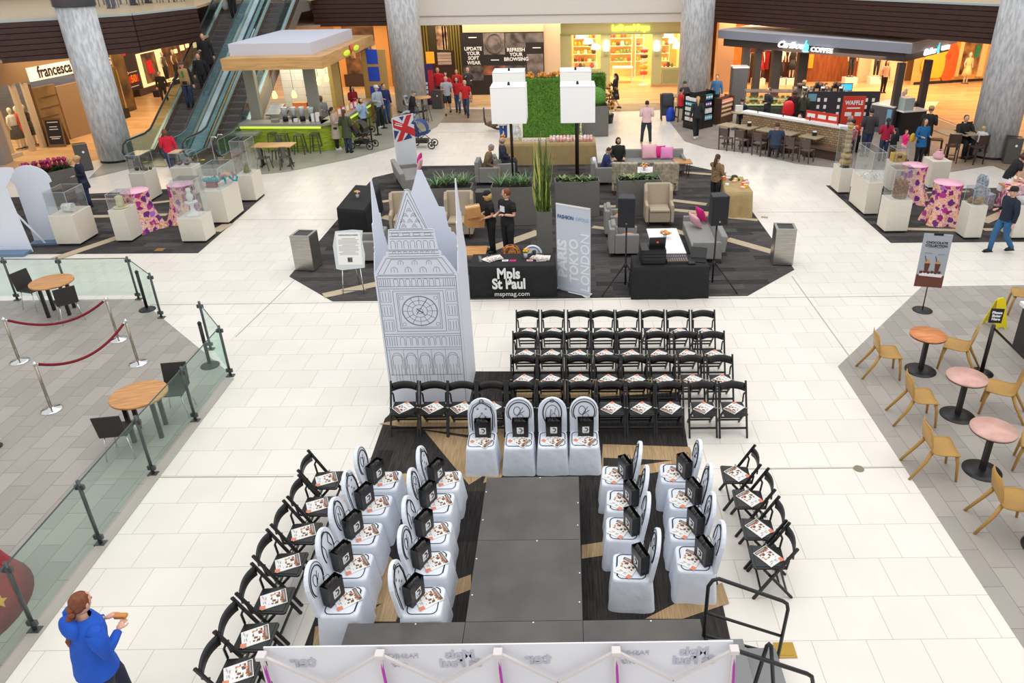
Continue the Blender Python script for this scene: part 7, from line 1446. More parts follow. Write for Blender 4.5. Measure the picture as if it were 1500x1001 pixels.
struct(B(M=WL.M).lo(-8,WL.L+1,2.9,3.0,0,ZF).build('wall_boutique_back',shade('boutique_back',196,160,104,.7))); area('boutique_lamp_light',WL.M@Vector((WL.L*.3,1.4,ZF-.05)),2.6,150,(1,.82,.56),sy=2.2)
for px,c,l,sk,m2 in((34,shade('coral_dress',236,60,36,.6),'mannequin in a coral red dress in the boutique window',True,None),(24,shade('white_blouse',226,220,210,.7),'mannequin in a white top and dark skirt in the boutique window',True,INK),(45,INK,'mannequin in a black dress in the boutique window',True,None)):
    s_,_=WL.p(px,185,-.5); mannequin(WL.M@Vector((s_,.6,.02)),WL.ang,c,l,sk,1.65,m2)
xa=WL.p(2,150,0)[0]; shelfgoods(Wall(WL.M@Vector((0,2.6,0)),WL.M@Vector((5,2.6,0))),WL.p(-5,150)[0],WL.p(28,150)[0],[1.0,1.5,2.0,2.5],0,CANDY,'at the back of the boutique',pw=.3)
s_,z_=WL.p(8,120,-1); o=B().lathe([(.3,0),(.22,.35),(.1,.4)],n=14).build('chandelier',mat('chandelier_glow',(1,.95,.85),.5,emit=(1,.92,.8),es=3),None,loc=WL.M@Vector((s_,1.0,2.6))); tag(o,'glowing chandelier inside the boutique window','chandelier')
# grey pier with blue screen at the left edge
v=g(18,238); t=thing('grey_pier','pale grey pier with a small blue screen at the left frame edge','pier',(v.x-.62,v.y-.2,0),.2); B().lo(-.6,.6,-.3,.3,0,ZF-.02).build('pier_body',shade('pier_grey',140,138,142,.6),t); B().lo(-.2,.35,-.34,-.301,1.2,2.0).build('screen',mat('pier_screen',rgb(30,80,150),.3,emit=rgb(40,110,190),es=.6),t)
# chalk A-board
v=g(88,214); t=thing('chalk_board','black chalkboard easel standing outside the boutique','easel sign',(v.x,v.y,0),.2)
for s in(-1,1): B(M=T(0,s*.22,0)@RX(s*.2)).lo(-.32,.32,-.015,.015,0,1.15).build('board_frame',shade('easel_wood',120,92,60,.6),t)
B(M=T(0,-.22,0)@RX(-.2)).lo(-.27,.27,-.02,-.016,.12,1.08).build('chalk_panel',INK,t); b=B(M=T(0,-.22,0)@RX(-.2)); 
for z,w in((.98,.2),(.8,.14),(.7,.16),(.4,.2),(.33,.15)): b.lo(-w,w,-.023,-.0205,z,z+.03)
b.build('chalk_writing',PAPER,t)
# second shop: black front with glass display and sign ESS
WN=Wall(g(140,186),g(191,169)); t=wthing(WN,'black_shop_front','black shopfront with glass display and white sign letters right of the left column','shopfront'); WN.obj('sign_box',INK,t,(120,85,163,101,.3,0,0,None,None)); WN.obj('plinth',INK,t,(140,162,191,176,.3,0,0,0,.45)); WN.obj('display_glass',SHOPGLASS,t,(140,100,180,166,.02,0,.2,.45,None)); wtext(WN,'ESS',157,91,.42,mat('sign_white',(1,1,1),.5,emit=(.9,1,.95),es=1.2),t,.32,bold=.01); WN.obj('gold_column',shade('column_gold',150,124,70,.5),t,(166,84,174,166,.2,0,0,.1,ZF)); WN.obj('frame_line',CHROME,t,(178,100,179.5,166,.03,0,.24,.45,None)); WN.obj('inner_wall',mat('shop_inner',rgb(120,96,60),.6,col2=rgb(60,46,34),scale=1.4),t,(130,80,192,172,.02,0,-.6,0,ZF))
v=g(176,172)
# dark shop with red sign and lit window
WD=Wall(g(176,149),g(240,128)); t=wthing(WD,'dark_shop_front','dark brown shopfront with red square sign and white framed window','shopfront'); WD.obj('wall_board',shade('dark_shop_brown',50,34,26,.5),t,(160,70,242,150,.1,0,0,0,ZF))
WD.obj('frame_lines',PAPER,t,(187,105,201,106.2,.01,0,.12),(190,126,204,127.2,.01,0,.12),(187,105,188,110,.01,0,.12)); WD.obj('red_sign',mat('red_sign_glow',rgb(196,24,24),.5,emit=rgb(200,24,20),es=.5),t,(189,110,203,121,.02,0,.11)); WD.obj('red_letters',MATS['red_sign_glow'],t,(171,78,184,83,.02,0,.11)); wtext(WD,'50',196,115.5,.55,YEL,t,.14,bold=.01)
WD.obj('window_surround',WGLOW,t,(205,74,243,131,.05,0,.11,.35,None)); WD.obj('window_picture',mat('window_figures',rgb(150,126,100),.6,col2=rgb(70,50,44),scale=1.8),t,(211,76,232,126,.03,0,.165,.5,None)); WD.obj('red_poster',MATS['red_sign_glow'],t,(216,88,224,108,.02,0,.2)); WD.obj('plinth',shade('plinth_brown',70,52,38,.5),t,(205,131,243,140,.3,0,0,0,.35))
WE=Wall(g(240,128),g(318,104)); t=wthing(WE,'glass_shop_front','lit glass shopfront with clothes behind the escalator riders','shopfront'); WE.obj('back_board',mat('warm_goods',rgb(150,110,60),.6,col2=rgb(70,48,34),scale=1.5),t,(240,62,330,128,.05,0,0,.3,ZF)); WE.obj('sill',WGLOW,t,(243,112,300,118,.3,0,.0,.28,.4)); WE.obj('plinth',MATS['plinth_brown'],t,(240,118,320,128,.25,0,0,0,.28)); WE.obj('lit_squares',WGLOW,t,(264,66,270,74,.03,0,.06),(272,64,277,70,.03,0,.06),(255,72,260,78,.03,0,.06),(283,62,288,70,.03,0,.06))
for px,c,l in((241,shade('grey_suit',96,92,90,.7),'mannequin in a grey coat left in the lit glass shopfront'),(257,shade('brown_suit',120,90,60,.7),'mannequin in a brown outfit in the lit glass shopfront')):
    s_,_=WE.p(px,100,.4); mannequin(WE.M@Vector((s_,-.42,.41)),WE.ang,c,l,False,1.6)
# ---- upper floor bits, left ----
def upchair(px,py,i):
    v=g(px,py,Z2); t=thing('wood_chair',f'dark chair on the upper floor beyond the glass balustrade, {ORD[i]} from the left','chair',(v.x,v.y+.3,Z2),.4*i); B().lo(-.2,.2,-.2,.2,.42,.46).build('seat',CHB,t)
    for sx in(-1,1):
        for sy in(-1,1): B().bar((sx*.17,sy*.17,0),(sx*.17,sy*.17,.9 if sy>0 else .44),.03,.03).build('leg',CHB,t)
    B().lo(-.17,.17,.16,.18,.6,.9).build('back_panel',CHB,t)
for i,(px,py) in enumerate(((131,11),(141,8),(160,12),(172,7),(196,8),(210,5),(222,5),(243,4),(258,3))): upchair(px,py,i)
v=g(180,6,Z2); t=thing('cafe_table','small table on the upper floor beyond the glass balustrade','table',(v.x,v.y+.8,Z2)); B().lathe([(.4,.72),(.4,.76),(0,.76)],n=20).build('table_top',TTOP,t); B().cyl((0,0,0),(0,0,.72),.04,n=8).build('column',BLKMETAL,t)
# ======================= PEOPLE =======================
SK=[mat('skin_light',rgb(222,172,144),.55),mat('skin_tan',rgb(196,140,108),.55),mat('skin_dark',rgb(110,72,54),.55)]; EYE=shade('eye_dark',30,24,22,.3); LIP=shade('lip',176,96,88,.5)
HC=dict(brown=shade('hair_brown',74,48,34,.6,var=.2,scale=30),dark=shade('hair_dark',32,24,22,.55,var=.2,scale=30),blonde=shade('hair_blonde',206,166,104,.6,var=.15,scale=30),grey=shade('hair_grey',150,144,138,.7,var=.15,scale=30),red=shade('hair_auburn',120,64,34,.6,var=.2,scale=30))
def cl(r,g_,b_): return shade(f'cloth_{r}_{g_}_{b_}',r,g_,b_,.85,var=.06,scale=12,bump=.15)
PEND=[]
def skin_mesh(name,nodes,edges,mats,parent,root=0,lev=1,extra=None):
    me=bpy.data.meshes.new('tmp'); bm=bmesh.new(); lay=bm.verts.layers.skin.verify(); vs=[]
    for i,(p,r) in enumerate(nodes):
        v=bm.verts.new(p); rr_=r if isinstance(r,tuple) else (r,r); v[lay].radius=rr_; v[lay].use_root=(i==root); vs.append(v)
    for a,b_ in edges: bm.edges.new((vs[a],vs[b_]))
    bm.to_mesh(me); bm.free(); o=bpy.data.objects.new('tmp',me); COL.objects.link(o)
    md=o.modifiers.new('s','SKIN'); md.use_smooth_shade=True; md.branch_smoothing=.6; md2=o.modifiers.new('u','SUBSURF'); md2.levels=lev; md2.render_levels=lev
    PEND.append((o,name,mats,parent,extra))
def flush_skin():
    bpy.context.view_layer.update(); dg=bpy.context.evaluated_depsgraph_get()
    for o,name,mats,parent,extra in PEND:
        me=bpy.data.meshes.new_from_object(o.evaluated_get(dg)); me.name=name; me.materials.clear()
        if extra:
            bm=bmesh.new(); bm.from_mesh(me)
            for f in bm.faces: f.material_index=0; f.smooth=True
            base=len(bm.verts); V=[bm.verts.new(v) for v in extra.v]
            for f,mi,sm in zip(extra.f,extra.m,extra.s):
                try: nf=bm.faces.new([V[i] for i in f]); nf.material_index=mi; nf.smooth=sm
                except ValueError: pass
            bm.to_mesh(me); bm.free()
        for m in mats: me.materials.append(m)
        n=bpy.data.objects.new(name,me); COL.objects.link(n); n.parent=parent
        om=o.data; bpy.data.objects.remove(o); bpy.data.meshes.remove(om)
    PEND.clear()
ARM=dict(eat=((.08,-.04,-.26),(-.17,-.2,.06)),carry=((.05,.0,-.28),(-.06,-.25,-.04)),down=((.07,.02,-.28),(.02,-.05,-.25)),bent=((.06,.03,-.27),(-.07,-.22,.0)),hold=((.06,-.02,-.27),(-.12,-.2,.05)),phone=((.05,-.05,-.27),(-.1,-.16,.17)),reach=((.05,-.2,-.18),(0,-.25,-.02)),reachdown=((.03,-.12,-.26),(-.02,-.14,-.2)),face=((.03,-.12,-.24),(-.12,-.08,.24)),hip=((.14,.05,-.25),(-.08,-.12,-.2)),lap=((.05,.0,-.27),(-.06,-.24,-.06)),table=((.08,-.13,-.22),(-.05,-.24,-.02)),rail=((.1,-.12,-.24),(.1,-.16,-.1)),back=((.06,.1,-.27),(-.02,.02,-.26)))
LEG=dict(stand=((0,-.01,-.44),(0,.02,-.41)),fwd=((0,-.17,-.41),(0,-.02,-.42)),rear=((0,.03,-.43),(0,.24,-.34)),sit=((.05,-.42,.0),(.0,.03,-.43)),side=((.06,-.02,-.43),(.03,.02,-.41)),cross=((.0,-.42,.03),(-.05,-.1,-.4)))
def person(label,px=None,py=None,h=1.7,rz=0,top=cl(40,40,46),sleeve='long',bottom=cl(44,48,66),legs='long',hair=('short','brown'),skin=0,arms=('down','down'),pose=('stand','stand'),seat=None,lean=0,turn=0,nod=0,shoes=None,loc=None,near=False,hem=0,face=True,girth=1.08,tail=None):
    s=h/1.75; v=loc or g(px,py); t=thing('person',label,'person',(v[0],v[1],v[2] if len(v)>2 else 0),rz)
    sit=seat is not None; pz=(seat+.10)/s if sit else .97
    def S_(p): return Vector(p)*s
    piv=Vector((0,0,pz)); LM=T(*piv)@RX(lean)@T(*(-piv))   # lean>0 tips forward (towards -Y)
    def up(x,y,z): return LM@Vector((x,y,z))
    pel=Vector((0,0,pz)); waist=up(0,0,pz+.14); chest=up(0,.0,pz+.34); neck=up(0,.015,pz+.485); hb=up(0,.0,pz+.56); HM=LM@T(0,-.005,pz+.645)@RZ(turn)@RX(nod)
    g_=girth; N=[(S_(pel),.105*s*g_),(S_(waist),.095*s*g_),(S_(chest),(.11*s*g_,.1*s*g_)),(S_(neck),.055*s),(S_(hb),.05*s)]; E=[(0,1),(1,2),(2,3),(3,4)]
    J={}
    for k,sd in enumerate((-1,1)):
        e,w=ARM[arms[k]]; sh=up(sd*.168*g_,.01,pz+.425); el=sh+LM.to_3x3()@Vector((sd*e[0],e[1],e[2])); wr=el+LM.to_3x3()@Vector((sd*w[0],w[1],w[2])); J[sd]=(sh,el,wr)
        n=len(N); N+=[(S_(sh),.048*s),(S_(el),.043*s),(S_(wr),.029*s)]; E+=[(2,n),(n,n+1),(n+1,n+2)]
    K={}
    for k,sd in enumerate((-1,1)):
        a,c=LEG[pose[k]]; hp=pel+Vector((sd*.09,0,-.05)); 
        if sit: kn=hp+Vector((sd*a[0],a[1],a[2]+.0)); kn.z=max(pz-.06,.3); an=kn+Vector((sd*c[0],c[1],0)); an.z=.08 if seat<.6 else pz-.52
        else: kn=hp+Vector((sd*a[0],a[1],a[2])); an=kn+Vector((sd*c[0],c[1],c[2]))
        if not sit and pose[k] not in('rear',): an.z=.075
        K[sd]=(hp,kn,an); n=len(N); N+=[(S_(hp),.088*s*g_),(S_(kn),.056*s),(S_(an),.037*s)]; E+=[(0,n),(n,n+1),(n+1,n+2)]
    ex=B(M=Matrix.Diagonal((s,s,s,1))); q=6 if not near else 10
    ex.ell((0,0,.01),(.073,.092,.105),0,12 if not near else 18,9 if not near else 14,M=None) if False else None
    hd=B(M=Matrix.Diagonal((s,s,s,1))@HM); prof=[(0,-.115),(.035,-.11),(.058,-.08),(.072,-.03),(.077,.02),(.072,.07),(.05,.105),(0,.12)]
    hd.lathe([(r,z) for r,z in prof],(0,0,0),14 if not near else 20,0,1,1.18)
    if face:
        hd.ell((0,-.094,-.01),(.013,.02,.022),0,6,5); hd.ell((-.03,-.083,.015),(.012,.007,.007),1,6,4); hd.ell((.03,-.083,.015),(.012,.007,.007),1,6,4); hd.ell((0,-.083,-.055),(.022,.008,.007),2,6,4)
    hd.ell((-.078,.0,.0),(.01,.022,.03),0,6,5); hd.ell((.078,.0,.0),(.01,.022,.03),0,6,5)
    ex.v+=hd.v; ex.f+=hd.f; ex.m+=hd.m; ex.s+=hd.s
    for sd in(-1,1):
        sh,el,wr=J[sd]; d=(wr-el).normalized(); up_=Vector((0,0,1)) if abs(d.z)<.8 else Vector((0,-1,0)); x=d.cross(up_).normalized(); z=x.cross(d)
        HMx=Matrix(((x.x,d.x,z.x,wr.x),(x.y,d.y,z.y,wr.y),(x.z,d.z,z.z,wr.z),(0,0,0,1))); hb_=B(M=Matrix.Diagonal((s,s,s,1))@HMx); hb_.ell((0,.045,0),(.038,.052,.016),0,8,6)
        for i,(fx,L_) in enumerate(((-.027,.062),(-.009,.075),(.009,.07),(.026,.055))): hb_.tube([(fx,.08,0),(fx*1.1,.08+L_*.5,-.008),(fx*1.1,.08+L_*.85,-.03)],[.009,.008,.006],5)
        hb_.tube([(sd*-.03,.03,-.004),(sd*-.052,.06,-.012),(sd*-.05,.09,-.022)],[.011,.009,.007],5)
        n0=len(ex.v); ex.v+=hb_.v; ex.f+=[[i+n0 for i in f] for f in hb_.f]; ex.m+=hb_.m; ex.s+=hb_.s
    # fix indices for head (appended first at zero offset)
    skin_mesh('body',N,E,[SK[skin],EYE,LIP],t,0,2 if near else 1,ex)
    # garments
    SM=Matrix.Diagonal((s,s,s,1))
    def loft(bb,rings,n=16,m=0):
        vs=[]; 
        for z,rx,ry,yo in rings:
            M_=LM if z>=pz-.001 else Matrix()
            for j in range(n): a_=2*PI*j/n; vs.append(M_@Vector((rx*g_*math.cos(a_),yo+ry*g_*math.sin(a_),z)))
        k=len(rings); bb.add(vs,[(i*n+j,i*n+(j+1)%n,(i+1)*n+(j+1)%n,(i+1)*n+j) for i in range(k-1) for j in range(n)],m,True)
    bt=B(M=SM); hz=.09+hem if not sit else .02
    rg=[(pz-hz,.175+hem*.12,.135+hem*.12,0)]+([(pz-.06,.17,.13,0)] if hz>.1 else [])+[(pz+.03,.165,.125,0),(pz+.14,.155,.118,0),(pz+.30,.172,.125,0),(pz+.39,.18,.12,.005),(pz+.45,.165,.10,.01),(pz+.485,.11,.08,.012),(pz+.505,.064,.062,.012)]
    loft(bt,rg)
    for sd in(-1,1):
        sh,el,wr=J[sd]; bt.ell(tuple(sh),(.068*g_,.068,.064),0,12,8)
        if sleeve=='long': bt.tube([sh,sh.lerp(el,.5),el,el.lerp(wr,.5),el.lerp(wr,.93)],[.068*g_,.064*g_,.056,.05,.042],9)
        elif sleeve=='short': bt.tube([sh,sh.lerp(el,.35),sh.lerp(el,.66)],[.07*g_,.07*g_,.072],9)
    bt.build('shirt' if sleeve!='long' else 'jacket',top,t)
    if legs in('long','shorts'):
        bb=B(M=SM); loft(bb,[(pz-.14,.14,.11,-.0 if not sit else -.03),(pz-.08,.165,.125,0),(pz-.0,.16,.12,0),(pz+.06,.15,.115,0)]) 
        for sd in(-1,1):
            hp,kn,an=K[sd]; bb.ell(tuple(hp),(.095*g_,.1,.1),0,10,7)
            if legs=='long': bb.tube([hp,hp.lerp(kn,.5),kn,kn.lerp(an,.5),an+Vector((0,0,.0))],[.098*g_,.09*g_,.074,.066,.06],9)
            else: bb.tube([hp,hp.lerp(kn,.5),kn.lerp(hp,.08)],[.1*g_,.098*g_,.092],9)
        bb.build('trousers' if legs=='long' else 'shorts',bottom,t)
    else:
        b=B(M=SM); loft(b,[(.5,.25,.2,0),(.72,.21,.17,0),(pz+.05,.155,.12,0)]); b.build('skirt',bottom,t)
    for sd in(-1,1):
        hp,kn,an=K[sd]; b=B(M=Matrix.Diagonal((s,s,s,1))); zz=an.z-.075
        b.ell((an.x,an.y-.05,zz+.045),(.045,.13,.045),0,10,6); b.box((an.x,an.y-.05,zz+.012),(.08,.25,.024)); b.build('shoe',shoes or BLACKP,t)
    hs,hc=hair; hm=HC.get(hc,hc) if isinstance(hc,str) else hc; b=B(M=Matrix.Diagonal((s,s,s,1))@HM)
    cap=[(.083,-.02),(.086,.03),(.08,.08),(.055,.117),(0,.132)]
    def capm(back=.018,n=14): b.lathe(cap,(0,back,0),n,0,1,1.14)
    if hs!='bald': capm()
    if hs in('long','longfront'): b.tube([(0,.06,.05),(0,.085,-.05),(0,.095,-.16),(0,.09,-.28)],[.07,.085,.085,.05],10,flat=.55)
    if hs=='longfront':
        for q_ in(-1,1): b.tube([(q_*.06,-.02,.04),(q_*.085,-.01,-.08),(q_*.08,-.04,-.24)],[.03,.035,.02],7)
    if hs=='bob': b.lathe([(.098,-.09),(.098,0),(.088,.06)],(0,.022,0),14,0,1,1.05)
    if hs=='bun': b.ell((0,.10,.05),(.04,.04,.04),0,9,6)
    if hs=='pony': b.tube([(0,.09,.03),(0,.14,-.02),(0,.13,-.12),(0,.12,-.26)],[.025,.04,.038,.015],8)
    if hs=='braid': [b.ell((.012*(-1)**i,.105+.012*i,.0-.048*i),(.042-.003*i,.036-.002*i,.034),0,10,7) for i in range(6)]; b.tube([(.01,.165,-.27),(.015,.18,-.33),(.01,.19,-.38)],[.018,.028,.006],8); b.ell((0,.05,.0),(.082,.06,.075),0,14,9)
    if hs=='bald': b.lathe([(.08,-.06),(.084,-.0),(.08,.035)],(0,.02,0),14,0,1,1.12)
    b.build('hair',hm,t)
    if hs=='cap' or hs=='beanie' or hs=='flatcap':
        b=B(M=Matrix.Diagonal((s,s,s,1))@HM); b.lathe([(.092,.02),(.095,.07),(.07,.125),(0,.14)],(0,.012,0),14,0,1,1.14)
        if hs!='beanie': b.ell((0,-.12,.035),(.06,.07,.012),0,10,4)
        b.build('hat',tail or BLACKP,t)
    return t,s,HM,J,LM
def wear(tp,name,m,fn): t,s,HM,J,LM=tp; b=B(M=Matrix.Diagonal((s,s,s,1))@LM); fn(b); return b.build(name,m,t)
JEAN=cl(54,84,124); DJEAN=cl(44,56,84); BLK=cl(26,26,29); NAVYC=cl(26,34,54); REDC=cl(196,30,36); GREYC=cl(150,154,160); CHAR=cl(56,56,60); KHAK=cl(120,100,72)
# --- foreground woman in blue ---
v=g(150,1000,.6); loc=g(106,893,1.52); loc.z=0
W1=person('person in bright blue hoodie with auburn braid, seen from behind at bottom left',loc=loc,h=1.66,rz=PI-.62,top=cl(22,84,190),bottom=cl(34,38,60),hair=('braid','red'),arms=('eat','eat'),pose=('rear','fwd'),lean=.12,near=True,hem=.1,girth=1.35,turn=.25,shoes=shade('sneaker_grey',88,88,92,.5))
wear(W1,'hood',cl(22,84,190),lambda b: (b.ell((0,.135,1.41),(.16,.07,.11),0,18,11)))
loc2=W1[0].location; J=W1[3]
# sandwich held
hw=(W1[4].to_3x3()@Vector((0,0,0))); wr=(J[-1][2]+J[1][2])/2*W1[1]; o=B().box((0,0,0),(.12,.06,.04)).build('sandwich',shade('sandwich_tan',206,140,70,.7),None,.012,loc=Matrix.Translation(loc2)@RZ(W1[0].rotation_euler.z)@(wr+Vector((0,-.09,.02)))); tag(o,'small sandwich held by the person in the bright blue hoodie','food')
# --- left and escalator area ---
person('person with blonde bun in navy coat and jeans beside the left stone column',133,303,1.62,-.9,NAVYC,'long',DJEAN,'long',('bun','blonde'),arms=('down','bent'),hem=.22,turn=-.3)
person('person in red sweater with brown hair stepping on at the escalator foot',256,256,1.62,-2.5,cl(210,30,56),'long',DJEAN,'long',('bob','red'),arms=('down','bent'),pose=('fwd','rear'))
tb=g(270,250); 
person('person in black carrying dark shopping bags on the far left corridor floor',243,150,1.6,.3,BLK,'long',BLK,'long',('short','dark'),arms=('down','down'),pose=('fwd','rear'))
v=g(237,146); tag(B().lo(-.16,.16,-.07,.07,.15,.5).build('shopping_bag',BLACKP,None,loc=(v.x-.15,v.y-.1,0)),'dark shopping bag carried by the person in black on the corridor','shopping bag')
def onesc(px,py,z): return wp(px,py,0) if False else g(px,py,z)
def esc(px,py,ystart=EY+1.3):
    # a point on the left escalator's slope seen at this pixel
    r=ray(px,py); z0=0
    # plane z=(y-ystart)*TAN30
    t_=(CAMH-(-ystart*TAN30))/(r.y*TAN30-r.z); p=Vector((0,0,CAMH))+r*t_; return p
p=esc(280,157); tp=person('person in tan vest and cap riding down the left escalator',loc=(p.x,p.y,p.z),h=1.8,rz=.2,top=BLK,sleeve='long',bottom=DJEAN,hair=('cap','brown'),arms=('rail','down'),tail=cl(90,84,70))
wear(tp,'vest',cl(176,140,92),lambda b: b.lathe([(.205,.86),(.19,1.0),(.2,1.25),(.208,1.38),(.18,1.44),(.1,1.475)],(0,.012,0),18,0,1,.76)); wear(tp,'green_shirt_front',cl(40,140,60),lambda b: b.box((0,-.153,1.27),(.07,.012,.26)))
p=esc(296,150); person('person with long brown hair in a black jacket on the left escalator',loc=(p.x,p.y+.5,p.z+.2),h=1.68,rz=.4,top=BLK,bottom=BLK,hair=('long','brown'),arms=('down','down'))
p=esc(306,122); person('person in a long black coat riding higher on the left escalator',loc=(p.x,p.y+.3,p.z+.15),h=1.82,rz=.3,top=BLK,bottom=BLK,hair=('short','brown'),arms=('bent','down'),hem=.3)
p=esc(343,28); person('person in dark clothes at the top of the left escalator with a pale bag',loc=(p.x,p.y+.1,p.z+.05),h=1.7,rz=.2,top=BLK,bottom=BLK,hair=('short','dark'))
p=esc(322,24); tag(B().lathe([(.06,0),(.14,.08),(.13,.26),(.03,.42),(0,.44)],n=10,sy=.6).build('carrier_bag',shade('bag_pale',176,170,166,.5),None,loc=(p.x+.25,p.y+.2,p.z+.25)),'pale plastic carrier bag beside the person at the escalator top','bag')
for i,(px,py,c) in enumerate(((152,14,BLK),(185,9,KHAK),(206,6,BLK))): person(['person in black standing on the upper floor, left of the trio','person in tan standing on the upper floor, middle of the trio','person in black standing on the upper floor, right of the trio'][i],loc=tuple(g(px,py,Z2)+Vector((0,.6,0))),h=1.72,rz=1.2*i,top=c,bottom=DJEAN,hair=('short','brown'))
# --- juice kiosk ---
person('barista in grey shirt working inside the juice kiosk',loc=(-10.15,31.2,.01),h=1.75,rz=.9,top=cl(130,134,140),bottom=BLK,hair=('short','dark'),skin=2,arms=('reach','bent'))
person('person in beige cardigan with dark ponytail at the lime kiosk counter',495,219,1.66,PI/2+.4,cl(186,168,150),'long',BLK,'long',('pony','dark'),arms=('bent','phone'),hem=.4,shoes=PAPER)
person('person in olive green parka with long brown hair, back to the camera',512,224,1.68,PI-.2,cl(66,72,46),'long',DJEAN,'long',('long','brown'),arms=('bent','bent'),hem=.25)
person('person in red plaid shirt standing at the kiosk side counter',522,180,1.66,.9,cl(150,30,44),'long',BLK,'long',('longfront','dark'),arms=('hold','bent'))
person('person in light denim jacket drinking beside the stroller',535,202,1.64,.8,cl(150,176,206),'long',BLK,'long',('bob','dark'),arms=('face','bent'),shoes=TAN)
person('person in grey sweatshirt with a white and purple cap in the queue',558,187,1.85,1.0,cl(160,172,186),'long',cl(40,44,48),'long',('cap','brown'),arms=('bent','down'),shoes=PAPER,tail=cl(216,216,226))
person('person in navy jacket standing behind the grey sweatshirt',568,181,1.78,.7,cl(34,42,96),'long',JEAN,'long',('short','dark'),arms=('bent','down'))
tp=person('person in grey cap and black top with a patterned backpack by the column',606,190,1.72,1.9,BLK,'long',BLK,'long',('cap','grey'),arms=('bent','hold'),lean=.25,tail=cl(120,116,110))
v=tp[0].location; o=thing('backpack','black and white patterned backpack worn by the person in the grey cap','backpack',v,1.9); B().lo(-.14,.14,.12,.28,1.05,1.48).build('pack_body',mat('pack_pattern',rgb(30,30,32),.7,col2=rgb(210,210,210),scale=9),o,.04,3); B().lo(-.1,.1,.28,.33,1.1,1.3).build('front_pocket',BLACKP,o,.02)
def stroller(px,py,rz,label,m,hood,s=1.0):
    v=g(px,py); t=thing('stroller',label,'stroller',(v.x,v.y,0),rz)
    for x,y in((-.28,-.38),(.28,-.38),(-.28,.38),(.28,.38)): 
        b=B(); b.tube([(x,y+.13*math.cos(a*PI/8),.14+.13*math.sin(a*PI/8)) for a in range(17)],.022,6); b.cyl((x-.02,y,.14),(x+.02,y,.14),.05,n=10); b.build('wheel',BLKMETAL,t)
    for x in(-.27,.27): B().tube([(x,-.38,.14),(x,.1,.55),(x,.5,1.0)],.014,6).build('frame_tube',DKMETAL,t); B().tube([(x,.38,.14),(x,-.2,.6)],.014,6).build('frame_tube',DKMETAL,t)
    B().tube([(-.27,.5,1.0),(-.2,.55,1.03),(.2,.55,1.03),(.27,.5,1.0)],.02,6).build('push_handle',BLKMETAL,t)
    b=B(M=T(0,0,.55)@RX(-.3)); b.lo(-.22,.22,-.3,.22,-.04,.04); b.lo(-.22,.22,.16,.24,.04,.5); b.build('seat',m,t,.03)
    b=B(); 
    for k in range(5):
        a0=-.2+.42*k; a1=a0+.42; b.add([(-.24,.12-.34*math.cos(a0)*1,.75+.34*math.sin(a0)),(.24,.12-.34*math.cos(a0),.75+.34*math.sin(a0)),(.24,.12-.34*math.cos(a1),.75+.34*math.sin(a1)),(-.24,.12-.34*math.cos(a1),.75+.34*math.sin(a1))],[(0,1,2,3)])
    b.build('hood',hood,t); B().lo(-.2,.2,-.2,.3,.2,.34).build('basket',BLACKP,t,.02); B().lo(-.2,.2,.34,.5,.62,.95).build('hanging_pouch',m,t,.05)
    return t
SB=shade('stroller_blue',26,62,128,.7); stroller(621,216,1.5,'large blue stroller behind the flag sign',SB,SB); stroller(533,217,1.4,'black stroller with yellow trim in front of the olive parka',BLACKP,BLACKP); stroller(530,196,1.5,'dark grey stroller beside the denim jacket',CHAR,CHAR)
v=g(594,196); stroller(596,202,-1.4,'grey stroller pushed by the person in the grey cap',GREYC,cl(160,166,170))
# --- group in red ---
person('person in grey tee and black shorts leading the group near the hoarding',657,168,1.8,.05,cl(168,170,176),'short',cl(44,42,46),'shorts',('bald','brown'),arms=('hold','down'),pose=('fwd','rear'))
person('person in red tee with long dark hair in the middle of the group',672,164,1.64,.0,REDC,'short',JEAN,'long',('longfront','dark'),pose=('stand','fwd'))
person('person in red tee with white emblem, right front of the group',684,171,1.68,0,REDC,'short',cl(50,66,94),'long',('short','blonde'),pose=('rear','fwd'))
person('tall person in red tee at the back left of the group',645,152,1.8,.1,REDC,'short',DJEAN,'long',('short','red')); person('person with dark hair behind the grey tee in the group',656,154,1.62,.1,REDC,'short',DJEAN,'long',('bob','dark')); person('person in red top at the back middle of the group',672,151,1.68,-.1,REDC,'long',DJEAN,'long',('short','red'))
person('person with grey hair in a dark vest at the back right of the group',688,149,1.72,.1,cl(60,60,66),'long',BLK,'long',('short','grey'),arms=('phone','bent'))
person('person with dark hair seen over the hedge beside the sand pier',811,131,1.66,PI/2,cl(200,190,190),'short',BLK,'long',('bob','dark'))
person('person in short black dress walking past the green sweet shop',901,160,1.7,-PI/2-.3,BLK,'long',BLK,'skirt',('long','dark'),pose=('fwd','rear'),arms=('down','phone'))
tp=person('person in pale pink shirt and dark trousers, back to the camera in the aisle',946,210,1.69,PI-.05,cl(228,190,192),'long',cl(44,50,62),'long',('short','dark'),pose=('side','side'),arms=('bent','bent'),girth=1.15,shoes=TAN)
